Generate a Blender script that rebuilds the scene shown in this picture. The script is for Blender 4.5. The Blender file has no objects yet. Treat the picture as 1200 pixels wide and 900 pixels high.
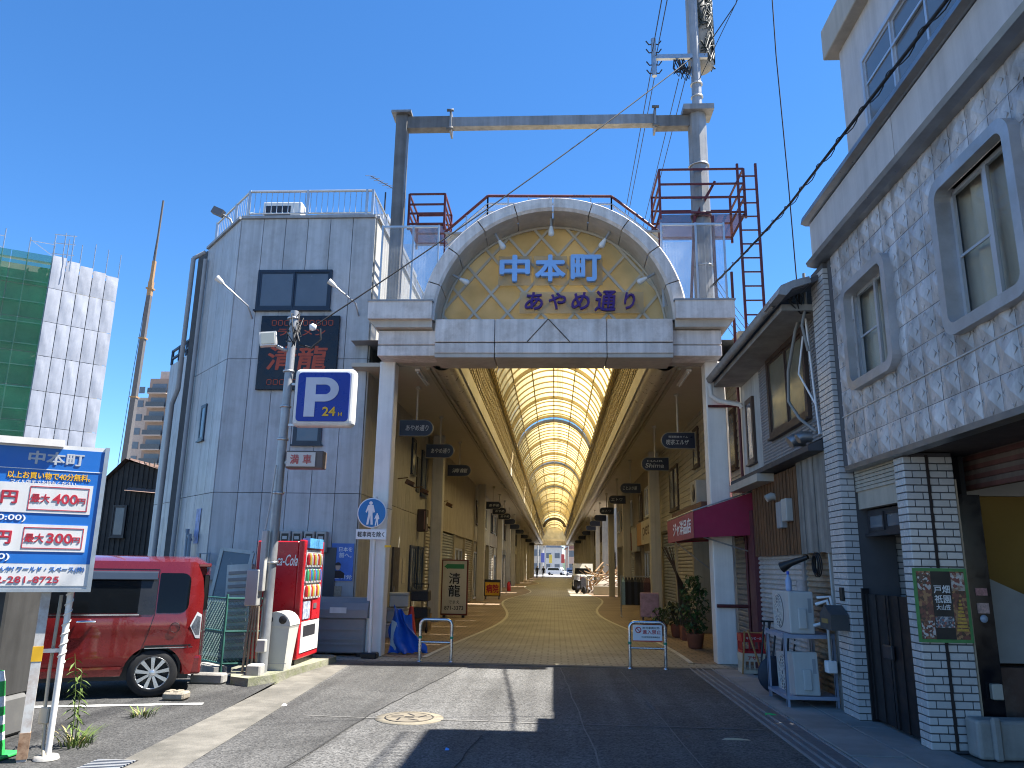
import bpy, bmesh, math, random
from mathutils import Vector, Matrix
random.seed(11)
S = bpy.context.scene
C = S.collection
R = math.radians
PI = math.pi

# ---------------------------------------------------------------- camera
YAW, PITCH, ROLL = R(3.3), R(13.35), R(0.9)
fwd = Vector((-math.sin(YAW)*math.cos(PITCH), math.cos(YAW)*math.cos(PITCH), math.sin(PITCH)))
rt0 = Vector((math.cos(YAW), math.sin(YAW), 0)); up0 = rt0.cross(fwd)
rt = math.cos(ROLL)*rt0 + math.sin(ROLL)*up0
up = -math.sin(ROLL)*rt0 + math.cos(ROLL)*up0
cd = bpy.data.cameras.new('camera'); cam = bpy.data.objects.new('camera', cd); C.objects.link(cam)
cd.sensor_width = 36; cd.lens = 27.0; cd.clip_start = .05; cd.clip_end = 3000
cam.matrix_world = Matrix(((rt.x, up.x, -fwd.x, 0), (rt.y, up.y, -fwd.y, 0), (rt.z, up.z, -fwd.z, 1.6), (0, 0, 0, 1)))
S.camera = cam

# ---------------------------------------------------------------- sky and sun
SUN_EL, SUN_AZ = R(60.5), R(8)            # azimuth measured from +X towards +Y
w = bpy.data.worlds.new('World'); S.world = w; w.use_nodes = True
wn = w.node_tree.nodes; wl = w.node_tree.links
bg = wn['Background']; sky = wn.new('ShaderNodeTexSky'); sky.sky_type = 'NISHITA'
sky.sun_disc = False; sky.sun_elevation = SUN_EL; sky.sun_rotation = R(90) - SUN_AZ
sky.altitude = 0; sky.air_density = 0.85; sky.dust_density = 0.0; sky.ozone_density = 7.0
hsv = wn.new('ShaderNodeHueSaturation'); hsv.inputs['Saturation'].default_value = 1.16
wl.new(sky.outputs[0], hsv.inputs['Color']); wl.new(hsv.outputs[0], bg.inputs[0]); bg.inputs[1].default_value = 0.078
sl = bpy.data.lights.new('sun', 'SUN'); sl.energy = 4.8; sl.angle = R(.53); sl.color = (1, .955, .88)
so = bpy.data.objects.new('sun', sl); C.objects.link(so)
sd = Vector((math.cos(SUN_EL)*math.cos(SUN_AZ), math.cos(SUN_EL)*math.sin(SUN_AZ), math.sin(SUN_EL)))
so.rotation_euler = sd.to_track_quat('Z', 'Y').to_euler(); so.location = sd*60
S.view_settings.view_transform = 'Standard'; S.view_settings.look = 'None'
S.view_settings.gamma = 1; S.view_settings.exposure = 1.8; S.view_settings.use_curve_mapping = False
S.render.engine = 'CYCLES'
cy = S.cycles
cy.use_denoising = True; cy.max_bounces = 8; cy.diffuse_bounces = 4; cy.glossy_bounces = 4
cy.transmission_bounces = 4; cy.transparent_max_bounces = 10; cy.caustics_reflective = False; cy.caustics_refractive = False
cy.sample_clamp_indirect = 6; cy.pixel_filter_type = 'BLACKMAN_HARRIS'; cy.filter_width = 1.1

# ---------------------------------------------------------------- materials
MATS = {}
def mat(name, col=(.5, .5, .5), rough=.65, metal=0, var=.14, scale=2.5, bump=0, bscale=40, streak=0, rnd=0,
        dirt=None, damt=0, dscale=1.2, coat=0, spec=.4, emit=0):
    if name in MATS: return MATS[name]
    m = bpy.data.materials.new(name); m.use_nodes = True
    N = m.node_tree.nodes; L = m.node_tree.links
    b = N['Principled BSDF']
    b.inputs['Roughness'].default_value = rough; b.inputs['Metallic'].default_value = metal
    b.inputs['Specular IOR Level'].default_value = spec
    if coat: b.inputs['Coat Weight'].default_value = coat; b.inputs['Coat Roughness'].default_value = .04
    g = N.new('ShaderNodeNewGeometry')
    cur = None
    def noise(sc, det=5, vec=None, rough_=.6):
        n = N.new('ShaderNodeTexNoise'); n.inputs['Scale'].default_value = sc; n.inputs['Detail'].default_value = det
        n.inputs['Roughness'].default_value = rough_
        L.new(vec if vec else g.outputs['Position'], n.inputs['Vector']); return n.outputs['Fac']
    def rng(s, a, b_, c, d):
        r = N.new('ShaderNodeMapRange'); L.new(s, r.inputs[0])
        for i, v in enumerate((a, b_, c, d)): r.inputs[i+1].default_value = v
        return r.outputs[0]
    def mul(a, b_):
        x = N.new('ShaderNodeMath'); x.operation = 'MULTIPLY'; L.new(a, x.inputs[0]); L.new(b_, x.inputs[1]); return x.outputs[0]
    f = rng(noise(scale), .25, .75, 1-var, 1+var)
    if streak:
        mp = N.new('ShaderNodeMapping'); mp.inputs['Scale'].default_value = (9, 9, .35); L.new(g.outputs['Position'], mp.inputs[0])
        f = mul(f, rng(noise(1, 4, mp.outputs[0]), .35, .7, 1+streak*.15, 1-streak))
    if rnd:
        oi = N.new('ShaderNodeObjectInfo'); f = mul(f, rng(oi.outputs['Random'], 0, 1, 1-rnd, 1+rnd))
    hs = N.new('ShaderNodeHueSaturation'); hs.inputs['Color'].default_value = (*col, 1); L.new(f, hs.inputs['Value'])
    cur = hs.outputs[0]
    if dirt:
        mx = N.new('ShaderNodeMix'); mx.data_type = 'RGBA'
        L.new(rng(noise(dscale, 8, None, .7), .52-damt*.2, .72, 0, min(1, damt*1.6)), mx.inputs[0])
        L.new(cur, mx.inputs[6]); mx.inputs[7].default_value = (*dirt, 1); cur = mx.outputs[2]
    L.new(cur, b.inputs['Base Color'])
    L.new(rng(noise(scale*3), .3, .7, max(.02, rough-.08), min(1, rough+.1)), b.inputs['Roughness'])
    if bump:
        bp = N.new('ShaderNodeBump'); bp.inputs['Strength'].default_value = bump; bp.inputs['Distance'].default_value = .02
        L.new(noise(bscale, 6), bp.inputs['Height']); L.new(bp.outputs[0], b.inputs['Normal'])
    if emit:
        L.new(cur, b.inputs['Emission Color']); b.inputs['Emission Strength'].default_value = emit
    MATS[name] = m; return m

def nodes_mat(name):
    m = bpy.data.materials.new(name); m.use_nodes = True; MATS[name] = m
    return m, m.node_tree.nodes, m.node_tree.links

def glass_mat(name, tint=(.55, .6, .62), refl=.12, rough=.02, ior=1.5):
    if name in MATS: return MATS[name]
    m, N, L = nodes_mat(name); N.remove(N['Principled BSDF'])
    t = N.new('ShaderNodeBsdfTransparent'); t.inputs[0].default_value = (*tint, 1)
    gl = N.new('ShaderNodeBsdfGlossy'); gl.inputs['Roughness'].default_value = rough
    fr = N.new('ShaderNodeLayerWeight'); pw = N.new('ShaderNodeMath'); pw.operation = 'POWER'; L.new(fr.outputs['Facing'], pw.inputs[0]); pw.inputs[1].default_value = 4.5
    ms = N.new('ShaderNodeMath'); ms.operation = 'MULTIPLY'; L.new(pw.outputs[0], ms.inputs[0]); ms.inputs[1].default_value = (ior-1)*1.2
    ad = N.new('ShaderNodeMath'); ad.operation = 'ADD'; ad.use_clamp = True; L.new(ms.outputs[0], ad.inputs[0]); ad.inputs[1].default_value = refl
    mx = N.new('ShaderNodeMixShader'); L.new(ad.outputs[0], mx.inputs[0]); L.new(t.outputs[0], mx.inputs[1]); L.new(gl.outputs[0], mx.inputs[2])
    L.new(mx.outputs[0], N['Material Output'].inputs[0]); return m

def trans_mat(name, col, frac=.6, clear=0, var=.1, scale=1.0, rnd=.06):
    """a sheet that lets light through: diffuse + translucent (+ clear) """
    if name in MATS: return MATS[name]
    m, N, L = nodes_mat(name); N.remove(N['Principled BSDF'])
    g = N.new('ShaderNodeNewGeometry'); n = N.new('ShaderNodeTexNoise'); n.inputs['Scale'].default_value = scale; n.inputs['Detail'].default_value = 6
    L.new(g.outputs['Position'], n.inputs['Vector'])
    r = N.new('ShaderNodeMapRange'); L.new(n.outputs['Fac'], r.inputs[0])
    for i, v in enumerate((.3, .7, 1-var, 1+var)): r.inputs[i+1].default_value = v
    oi = N.new('ShaderNodeObjectInfo'); r2 = N.new('ShaderNodeMapRange'); L.new(oi.outputs['Random'], r2.inputs[0])
    r2.inputs[3].default_value = 1-rnd; r2.inputs[4].default_value = 1+rnd
    mu = N.new('ShaderNodeMath'); mu.operation = 'MULTIPLY'; L.new(r.outputs[0], mu.inputs[0]); L.new(r2.outputs[0], mu.inputs[1])
    hs = N.new('ShaderNodeHueSaturation'); hs.inputs['Color'].default_value = (*col, 1); L.new(mu.outputs[0], hs.inputs['Value'])
    d = N.new('ShaderNodeBsdfDiffuse'); t = N.new('ShaderNodeBsdfTranslucent')
    L.new(hs.outputs[0], d.inputs[0]); L.new(hs.outputs[0], t.inputs[0])
    mx = N.new('ShaderNodeMixShader'); mx.inputs[0].default_value = frac; L.new(d.outputs[0], mx.inputs[1]); L.new(t.outputs[0], mx.inputs[2])
    out = mx.outputs[0]
    if clear:
        tp = N.new('ShaderNodeBsdfTransparent'); m2 = N.new('ShaderNodeMixShader'); m2.inputs[0].default_value = clear
        L.new(out, m2.inputs[1]); L.new(tp.outputs[0], m2.inputs[2]); out = m2.outputs[0]
    L.new(out, N['Material Output'].inputs[0]); return m

def asphalt(name, col, light, grain=1.0, patch=.35):
    m, N, L = nodes_mat(name); b = N['Principled BSDF']; g = N.new('ShaderNodeNewGeometry')
    def noise(sc, det, r=.6):
        n = N.new('ShaderNodeTexNoise'); n.inputs['Scale'].default_value = sc; n.inputs['Detail'].default_value = det
        n.inputs['Roughness'].default_value = r; L.new(g.outputs['Position'], n.inputs['Vector']); return n.outputs['Fac']
    def ramp(s, a, b_, c0, c1):
        r = N.new('ShaderNodeValToRGB'); r.color_ramp.elements[0].position = a; r.color_ramp.elements[1].position = b_
        r.color_ramp.elements[0].color = (*c0, 1); r.color_ramp.elements[1].color = (*c1, 1); L.new(s, r.inputs[0]); return r.outputs[0]
    v = N.new('ShaderNodeTexVoronoi'); v.inputs['Scale'].default_value = 58*grain; L.new(g.outputs['Position'], v.inputs['Vector'])
    base = ramp(v.outputs['Color'], .05, .95, tuple(c*.4 for c in col), light)
    big = ramp(noise(.55, 7, .65), .36, .66, (1-patch,)*3, (1.12,)*3)
    mx = N.new('ShaderNodeMix'); mx.data_type = 'RGBA'; mx.blend_type = 'MULTIPLY'; mx.inputs[0].default_value = 1
    L.new(base, mx.inputs[6]); L.new(big, mx.inputs[7])
    # long worn tracks along the road
    mp = N.new('ShaderNodeMapping'); mp.inputs['Scale'].default_value = (3.2, .12, 1); mp.inputs['Rotation'].default_value = (0, 0, R(4)); L.new(g.outputs['Position'], mp.inputs[0])
    n2 = N.new('ShaderNodeTexNoise'); n2.inputs['Scale'].default_value = 1; n2.inputs['Detail'].default_value = 5; L.new(mp.outputs[0], n2.inputs['Vector'])
    tr = ramp(n2.outputs['Fac'], .38, .7, (.8,)*3, (1.24,)*3)
    m2 = N.new('ShaderNodeMix'); m2.data_type = 'RGBA'; m2.blend_type = 'MULTIPLY'; m2.inputs[0].default_value = 1
    L.new(mx.outputs[2], m2.inputs[6]); L.new(tr, m2.inputs[7])
    # cracks and dark repairs
    vc = N.new('ShaderNodeTexVoronoi'); vc.feature = 'DISTANCE_TO_EDGE'; vc.inputs['Scale'].default_value = .33
    nd = N.new('ShaderNodeTexNoise'); nd.inputs['Scale'].default_value = 1.7; nd.inputs['Detail'].default_value = 6; L.new(g.outputs['Position'], nd.inputs['Vector'])
    av = N.new('ShaderNodeVectorMath'); av.operation = 'ADD'; L.new(g.outputs['Position'], av.inputs[0]); L.new(nd.outputs['Color'], av.inputs[1]); L.new(av.outputs[0], vc.inputs['Vector'])
    ck = ramp(vc.outputs['Distance'], .004, .012, (.72,)*3, (1,)*3)
    m3 = N.new('ShaderNodeMix'); m3.data_type = 'RGBA'; m3.blend_type = 'MULTIPLY'; m3.inputs[0].default_value = .7
    L.new(m2.outputs[2], m3.inputs[6]); L.new(ck, m3.inputs[7]); L.new(m3.outputs[2], b.inputs['Base Color'])
    b.inputs['Roughness'].default_value = .85
    bp = N.new('ShaderNodeBump'); bp.inputs['Strength'].default_value = .5; bp.inputs['Distance'].default_value = .008
    L.new(v.outputs['Distance'], bp.inputs['Height']); L.new(bp.outputs[0], b.inputs['Normal'])
    return m

def paver_mat(name, c1, c2, mortar, sx=.2, sy=.1, rot=0, bump=.4):
    m, N, L = nodes_mat(name); b = N['Principled BSDF']; g = N.new('ShaderNodeNewGeometry')
    mp = N.new('ShaderNodeMapping'); mp.inputs['Rotation'].default_value = (0, 0, rot); L.new(g.outputs['Position'], mp.inputs[0])
    # shallow fan-shaped waves in the courses
    wv = N.new('ShaderNodeSeparateXYZ'); L.new(mp.outputs[0], wv.inputs[0])
    pp = N.new('ShaderNodeMath'); pp.operation = 'PINGPONG'; pp.inputs[1].default_value = .45; L.new(wv.outputs[0], pp.inputs[0])
    sq = N.new('ShaderNodeMath'); sq.operation = 'POWER'; sq.inputs[1].default_value = 2; L.new(pp.outputs[0], sq.inputs[0])
    ad = N.new('ShaderNodeMath'); ad.operation = 'ADD'; L.new(sq.outputs[0], ad.inputs[0]); L.new(wv.outputs[1], ad.inputs[1])
    cb = N.new('ShaderNodeCombineXYZ'); L.new(wv.outputs[0], cb.inputs[0]); L.new(ad.outputs[0], cb.inputs[1])
    br = N.new('ShaderNodeTexBrick'); br.inputs['Scale'].default_value = 1; br.inputs['Brick Width'].default_value = sx; br.inputs['Row Height'].default_value = sy
    br.inputs['Mortar Size'].default_value = .016; br.inputs['Color1'].default_value = (*c1, 1); br.inputs['Color2'].default_value = (*c2, 1); br.inputs['Mortar'].default_value = (*mortar, 1)
    L.new(cb.outputs[0], br.inputs['Vector'])
    n = N.new('ShaderNodeTexNoise'); n.inputs['Scale'].default_value = .8; n.inputs['Detail'].default_value = 8; L.new(g.outputs['Position'], n.inputs['Vector'])
    r = N.new('ShaderNodeMapRange'); L.new(n.outputs['Fac'], r.inputs[0])
    for i, v in enumerate((.3, .7, .72, 1.18)): r.inputs[i+1].default_value = v
    hs = N.new('ShaderNodeHueSaturation'); L.new(br.outputs['Color'], hs.inputs['Color']); L.new(r.outputs[0], hs.inputs['Value'])
    L.new(hs.outputs[0], b.inputs['Base Color']); b.inputs['Roughness'].default_value = .6
    bp = N.new('ShaderNodeBump'); bp.inputs['Strength'].default_value = bump; bp.inputs['Distance'].default_value = .01; bp.invert = True
    L.new(br.outputs['Fac'], bp.inputs['Height']); L.new(bp.outputs[0], b.inputs['Normal'])
    return m

# ---------------------------------------------------------------- mesh builder
class MB:
    def __init__(s): s.v = []; s.f = []; s.mi = []; s.sm = []
    def add(s, vs, fs, mi=0, smooth=False):
        o = len(s.v); s.v += [tuple(v) for v in vs]
        for f in fs: s.f.append(tuple(i+o for i in f)); s.mi.append(mi); s.sm.append(smooth)
        return s
    def box(s, x0, y0, z0, x1, y1, z1, mi=0):
        x0, x1 = min(x0, x1), max(x0, x1); y0, y1 = min(y0, y1), max(y0, y1); z0, z1 = min(z0, z1), max(z0, z1)
        return s.add([(x0,y0,z0),(x1,y0,z0),(x1,y1,z0),(x0,y1,z0),(x0,y0,z1),(x1,y0,z1),(x1,y1,z1),(x0,y1,z1)],
              [(0,3,2,1),(4,5,6,7),(0,1,5,4),(1,2,6,5),(2,3,7,6),(3,0,4,7)], mi)
    def cbox(s, x0, y0, z0, x1, y1, z1, r=.02, seg=2, mi=0):
        bm = bmesh.new(); bmesh.ops.create_cube(bm, size=1)
        for v in bm.verts: v.co = Vector(((x0+x1)/2+v.co.x*(x1-x0), (y0+y1)/2+v.co.y*(y1-y0), (z0+z1)/2+v.co.z*(z1-z0)))
        bmesh.ops.bevel(bm, geom=bm.edges[:], offset=r, segments=seg, affect='EDGES', profile=.5)
        return s.bm(bm, mi)
    def bm(s, bm, mi=0, smooth=False):
        bm.verts.ensure_lookup_table(); bm.verts.index_update()
        s.add([v.co[:] for v in bm.verts], [[v.index for v in f.verts] for f in bm.faces], mi, smooth); bm.free(); return s
    def obox(s, M, sx, sy, sz, mi=0):
        vs = [M @ Vector((x*sx/2, y*sy/2, z*sz/2)) for z in (-1, 1) for x, y in ((-1,-1),(1,-1),(1,1),(-1,1))]
        return s.add(vs, [(0,3,2,1),(4,5,6,7),(0,1,5,4),(1,2,6,5),(2,3,7,6),(3,0,4,7)], mi)
    def bar(s, p, q, wd, ht=None, upv=(0,0,1), mi=0):
        p, q = Vector(p), Vector(q); d = (q-p); ln = d.length
        if ln < 1e-6: return s
        d.normalize(); u = Vector(upv)
        if abs(d.dot(u)) > .98: u = Vector((0,1,0)) if abs(d.y) < .9 else Vector((1,0,0))
        x = d.cross(u).normalized(); u = x.cross(d).normalized()
        M = Matrix((( x.x, d.x, u.x, 0),(x.y, d.y, u.y, 0),(x.z, d.z, u.z, 0),(0,0,0,1))); M.translation = (p+q)/2
        return s.obox(M, wd, ln, ht or wd, mi)
    def tube(s, pts, r, n=8, mi=0, cap=True):
        pts = [Vector(p) for p in pts]; k = len(pts); rs = r if isinstance(r, (list, tuple)) else [r]*k
        vs = []; prev = None
        for i, p in enumerate(pts):
            d = (pts[min(i+1, k-1)]-pts[max(i-1, 0)]).normalized()
            if prev is None:
                u = Vector((0,0,1)) if abs(d.z) < .9 else Vector((1,0,0)); x = d.cross(u).normalized()
            else:
                x = (prev-d*prev.dot(d)).normalized()
            prev = x; y = d.cross(x)
            for j in range(n):
                a = 2*PI*j/n; vs.append(p+(x*math.cos(a)+y*math.sin(a))*rs[i])
        fs = [(i*n+j, i*n+(j+1)%n, (i+1)*n+(j+1)%n, (i+1)*n+j) for i in range(k-1) for j in range(n)]
        s.add(vs, fs, mi, True)
        if cap: s.add(vs[:n], [tuple(range(n))[::-1]], mi); s.add(vs[-n:], [tuple(range(n))], mi)
        return s
    def lathe(s, prof, c=(0,0,0), n=20, mi=0, axis='z', smooth=True, cap=True):
        c = Vector(c); vs = []
        for r, h in prof:
            for j in range(n):
                a = 2*PI*j/n; p = (r*math.cos(a), r*math.sin(a), h)
                if axis == 'y': p = (p[0], p[2], p[1])
                if axis == 'x': p = (p[2], p[0], p[1])
                vs.append(c+Vector(p))
        k = len(prof)
        s.add(vs, [(i*n+j, i*n+(j+1)%n, (i+1)*n+(j+1)%n, (i+1)*n+j) for i in range(k-1) for j in range(n)], mi, smooth)
        if not cap: return s
        if prof[0][0] > 1e-5: s.add(vs[:n], [tuple(range(n))[::-1]], mi)
        if prof[-1][0] > 1e-5 and abs(prof[-1][1]-prof[-2][1]) > 1e-6: s.add(vs[-n:], [tuple(range(n))], mi)
        return s
    def prism(s, poly, d0, d1, plane='xz', mi=0):
        def P(a, b, d): return {'xz': (a, d, b), 'yz': (d, a, b), 'xy': (a, b, d)}[plane]
        n = len(poly); vs = [P(a, b, d0) for a, b in poly]+[P(a, b, d1) for a, b in poly]
        s.add(vs, [tuple(range(n))[::-1], tuple(range(n, 2*n))]+[(i, (i+1)%n, n+(i+1)%n, n+i) for i in range(n)], mi); return s
    def sweep(s, prof, y0, y1, mi=0, smooth=False):
        """open xz profile swept along y"""
        n = len(prof); vs = [(x, y0, z) for x, z in prof]+[(x, y1, z) for x, z in prof]
        return s.add(vs, [(i, i+1, n+i+1, n+i) for i in range(n-1)], mi, smooth)
    def quad(s, a, b, c, d, mi=0): return s.add([a, b, c, d], [(0,1,2,3)], mi)
    def mesh(s, name, mats):
        me = bpy.data.meshes.new(name); me.from_pydata(s.v, [], s.f)
        for m in (mats if isinstance(mats, (list, tuple)) else [mats]): me.materials.append(m)
        me.polygons.foreach_set('material_index', s.mi); me.polygons.foreach_set('use_smooth', s.sm)
        bm = bmesh.new(); bm.from_mesh(me); bmesh.ops.recalc_face_normals(bm, faces=bm.faces[:]); bm.to_mesh(me); bm.free()
        me.update(); return me
    def build(s, name, mats, parent=None, **kw):
        return link(name, s.mesh(name, mats), parent, **kw)

def link(name, me, parent=None, loc=None, rz=0, label=None, kind=None):
    o = bpy.data.objects.new(name, me); C.objects.link(o)
    if parent is not None:
        o.parent = parent
        base = -Vector(parent.location) if (parent.type == 'EMPTY' and not parent.get('_l')) else Vector((0,0,0))
        o.location = base+Vector(loc or (0,0,0))
    elif loc: o.location = loc
    o.rotation_euler[2] = rz
    if label: o['label'] = label
    if kind: o['kind'] = kind
    return o

def thing(name, label, cat, loc=(0,0,0), rz=0, group=None, local=False):
    o = bpy.data.objects.new(name, None); C.objects.link(o); o.location = loc; o.rotation_euler[2] = rz
    o['label'] = label; o['category'] = cat
    if group: o['group'] = group
    if local or rz: o['_l'] = 1
    return o
def tag(o, label, cat, group=None):
    o['label'] = label; o['category'] = cat
    if group: o['group'] = group
    return o
def struct(o): o['kind'] = 'structure'; return o
def copy_tree(root, loc, rz=None, label=None, group=None):
    r = root.copy(); C.objects.link(r); r.location = loc
    if rz is not None: r.rotation_euler[2] = rz
    if label: r['label'] = label
    if group: r['group'] = group
    for ch in root.children:
        c = ch.copy(); C.objects.link(c); c.parent = r
        for g in ch.children:
            d = g.copy(); C.objects.link(d); d.parent = c
    return r

def text_mesh(name, body, m, size=1, extrude=.004, bold=0, shear=0, space=1, wx=1, align='CENTER'):
    cu = bpy.data.curves.new(name, 'FONT'); cu.body = body; cu.size = 1; cu.extrude = extrude/size; cjk = any(ord(ch) > 0x2000 for ch in body); cu.offset = 0 if cjk else bold*.6
    cu.shear = shear; cu.space_character = space; cu.align_x = align; cu.resolution_u = 3
    o = bpy.data.objects.new(name, cu); C.objects.link(o)
    dg = bpy.context.evaluated_depsgraph_get(); me = bpy.data.meshes.new_from_object(o.evaluated_get(dg))
    bpy.data.objects.remove(o); bpy.data.curves.remove(cu)
    if cjk and bold:          # thicken the strokes with shifted copies, each a hair deeper
        vs = [v.co.copy() for v in me.vertices]; fs = [tuple(p.vertices) for p in me.polygons]; V, F = [], []
        for k, (dx, dy) in enumerate(((0,0),(1,0),(-1,0),(0,1),(0,-1),(.7,.7),(-.7,.7),(.7,-.7),(-.7,-.7))):
            o_ = len(V); V += [(v.x+dx*bold, v.y+dy*bold, v.z-k*.00035/size) for v in vs]; F += [tuple(i+o_ for i in f) for f in fs]
        me = bpy.data.meshes.new(name); me.from_pydata(V, [], F)
    me.materials.clear(); me.materials.append(m)
    for v in me.vertices: v.co.x *= size*wx; v.co.y *= size; v.co.z *= size
    return me
def text(name, body, m, parent, origin, size, xdir=(1,0,0), ydir=(0,0,1), fit=None, height=None, center=True, **kw):
    """lettering whose box is centred on origin; fit = width, height = height in metres"""
    me = text_mesh(name, body, m, size, **kw)
    xs = [v.co.x for v in me.vertices]; ys = [v.co.y for v in me.vertices]
    if not xs: return None
    cx, cy_ = (min(xs)+max(xs))/2, (min(ys)+max(ys))/2
    sx = fit/(max(xs)-min(xs)) if fit else 1; sy = height/(max(ys)-min(ys)) if height else (sx if fit else 1)
    X, Y = Vector(xdir).normalized(), Vector(ydir).normalized(); Z = X.cross(Y); O = Vector(origin)
    for v in me.vertices:
        v.co = O+X*((v.co.x-cx)*sx)+Y*((v.co.y-cy_)*sy)+Z*v.co.z
    return link(name, me, parent)

M_white = mat('white_paint', (.8,.76,.7), .45, var=.06, streak=.12, dirt=(.25,.2,.15), damt=.12)
M_dark = mat('dark_metal', (.03,.03,.035), .4, var=.2)
M_steel = mat('galvanised_steel', (.42,.43,.44), .38, metal=.85, var=.15, scale=6)
M_grey = mat('grey_paint', (.3,.31,.32), .5, var=.1, streak=.15)
M_black = mat('black', (.012,.012,.014), .35)
M_wire = mat('cable_black', (.015,.015,.017), .6)
M_conc = mat('concrete', (.33,.32,.3), .85, var=.2, scale=3, bump=.3, bscale=25, streak=.15, dirt=(.12,.11,.09), damt=.3)
M_glass = glass_mat('window_glass', (.86,.87,.86), .015, ior=1.22)
M_curtain = mat('curtain', (.72,.66,.56), .9, var=.1)
M_room = mat('dark_room', (.03,.032,.035), .9)
M_rust = mat('rust_red_paint', (.095,.016,.02), .55, var=.25, scale=5, dirt=(.12,.05,.03), damt=.3)
# ================================================================ ground
M_road = asphalt('asphalt_road', (.07,.07,.069), (.165,.162,.155))
M_lot = asphalt('asphalt_lot', (.05,.05,.05), (.105,.104,.1), 1.2, .5)
M_ground = mat('far_ground', (.3,.29,.27), .9, var=.2, scale=.3)
M_slab = mat('pavement_slab', (.27,.26,.245), .85, var=.16, scale=2.2, bump=.25, bscale=60, rnd=.1, dirt=(.13,.125,.115), damt=.35)
M_gut = mat('gutter_concrete', (.155,.145,.125), .88, var=.3, scale=4, bump=.4, bscale=50, dirt=(.06,.058,.05), damt=.55)
M_line = mat('road_paint', (.62,.62,.6), .7, var=.12, scale=12, dirt=(.15,.15,.15), damt=.55, dscale=9)
M_pav = paver_mat('arcade_pavers', (.34,.305,.235), (.40,.36,.28), (.19,.165,.125), .24, .13)
M_pav2 = paver_mat('side_pavers', (.27,.185,.12), (.31,.22,.145), (.16,.11,.07), .22, .22)
M_moss = mat('mossy_kerb', (.29,.28,.22), .9, var=.25, scale=5, bump=.6, bscale=18, dirt=(.12,.14,.05), damt=.6, dscale=5)

def sheet(name, pts, z, m, thick=0):
    b = MB()
    if thick: b.prism(pts, z-thick, z, 'xy')
    else: b.add([(x, y, z) for x, y in pts], [tuple(range(len(pts)))])
    return b.build(name, m)
struct(sheet('ground', [(-700,-300),(700,-300),(700,900),(-700,900)], -.04, M_ground))
struct(sheet('road', [(-2.5,-14),(2.22,-14),(2.22,13.62),(-3.42,13.62),(-2.94,6.5)], 0, M_road))
struct(sheet('parking_lot', [(-40,-14),(-2.9,-14),(-3.46,6.4),(-3.95,12.4),(-4.0,15.2),(-40,15.2)], -.004, M_lot))
struct(sheet('gutter_strip', [(-2.5,-14),(-2.94,6.5),(-3.36,13.6),(-3.9,13.6),(-3.52,6.4),(-3.0,-14)], .004, M_gut))
struct(sheet('alley_floor', [(-40,15.2),(-3.9,15.2),(-3.9,140),(-40,140)], -.012, M_lot))
struct(sheet('east_ground', [(2.2,-14),(45,-14),(45,140),(2.2,140)], -.01, M_gut))
# right drain channel: cover strips between two steel edge rails
dr = MB().box(2.22,-14,-.05,2.6,13.6,.002).build('drain_channel', mat('drain_cover', (.12,.12,.125), .6, var=.2, scale=6)); struct(dr)
for x in (2.235, 2.33, 2.42, 2.585):
    MB().box(x-.012,-14,.0,x+.012,13.58,.012).build('drain_rail', mat('drain_rail', (.25,.25,.25), .6, var=.25, scale=4), dr)
pv = struct(MB().box(2.6,-6,-.05,3.62,13.6,.0).build('pavement', M_gut))
sm = MB().cbox(-.245,-.49,-.03,.245,.49,.018,.006,1).mesh('slab', M_slab)
for i, x in enumerate((2.86, 3.36)):
    y = -2.0+.35*i
    while y < 13.1:
        if y > 4:
            o = link('slab', sm, pv, loc=(x, y, random.uniform(-.004, .004))); o.rotation_euler = (random.uniform(-.006,.006), random.uniform(-.006,.006), 0)
        y += 1.0
M_road2 = asphalt('asphalt_patch', (.052,.052,.052), (.115,.113,.108), 1.1, .4)
struct(sheet('road_patch', [(-2.86,4.0),(-2.25,4.0),(-2.0,9.0),(-1.45,13.3),(-3.3,13.3),(-2.94,6.5)], .003, M_road2))
M_seam = mat('road_seam', (.03,.03,.03), .9); M_scuff = mat('road_scuff', (.17,.165,.155), .9, var=.3, scale=9)
for a, b_, w_, m_ in (((-2.3,4.0),(-2.0,9.0),.012,M_seam),((-2.0,9.0),(-1.45,13.3),.012,M_seam),((-2.7,8.72),(2.15,8.62),.02,M_scuff),((.4,6.5),(.1,13.2),.012,M_scuff),((1.3,5.0),(1.05,12.9),.010,M_scuff),((-1.0,4.5),(-.7,8.0),.01,M_seam),((-.7,8.0),(.6,8.4),.008,M_seam)):
    a, b_ = Vector((*a,.0075)), Vector((*b_,.0075)); d = b_-a; nn = Vector((-d.y,d.x,0)).normalized()*w_; q = MB(); k = 14; random.seed(int(abs(a.x*100)))
    P_ = [a+d*(i/k)+nn*random.uniform(-1.0,1.0) for i in range(k+1)]
    for i in range(k): q.quad(P_[i]-nn*.6, P_[i+1]-nn*.6, P_[i+1]+nn*.6, P_[i]+nn*.6)
    struct(q.build('road_seam', m_))
# parking bay lines
for k, (a, b_) in enumerate([((-7.5,8.35),(-4.05,9.28)), ((-7.5,11.4),(-4.35,11.55))]):
    a, b_ = Vector((*a, .003)), Vector((*b_, .003)); n = (b_-a).normalized().cross(Vector((0,0,1)))*.06
    o = MB().quad(a-n, b_-n, b_+n, a+n).build('bay_line', M_line); struct(o)
# mossy kerb beneath bin and vending machine
kb = struct(MB().prism([(-4.35,10.75),(-4.05,10.6),(-3.86,11.0),(-3.62,13.3),(-3.75,13.5),(-4.7,13.5),(-4.7,11.6)], -.03, .1, 'xy').build('kerb', M_moss))
MB().cbox(-4.2,10.86,.0,-4.0,11.06,.24,.02,1).build('kerb_stone', M_conc, kb)
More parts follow.
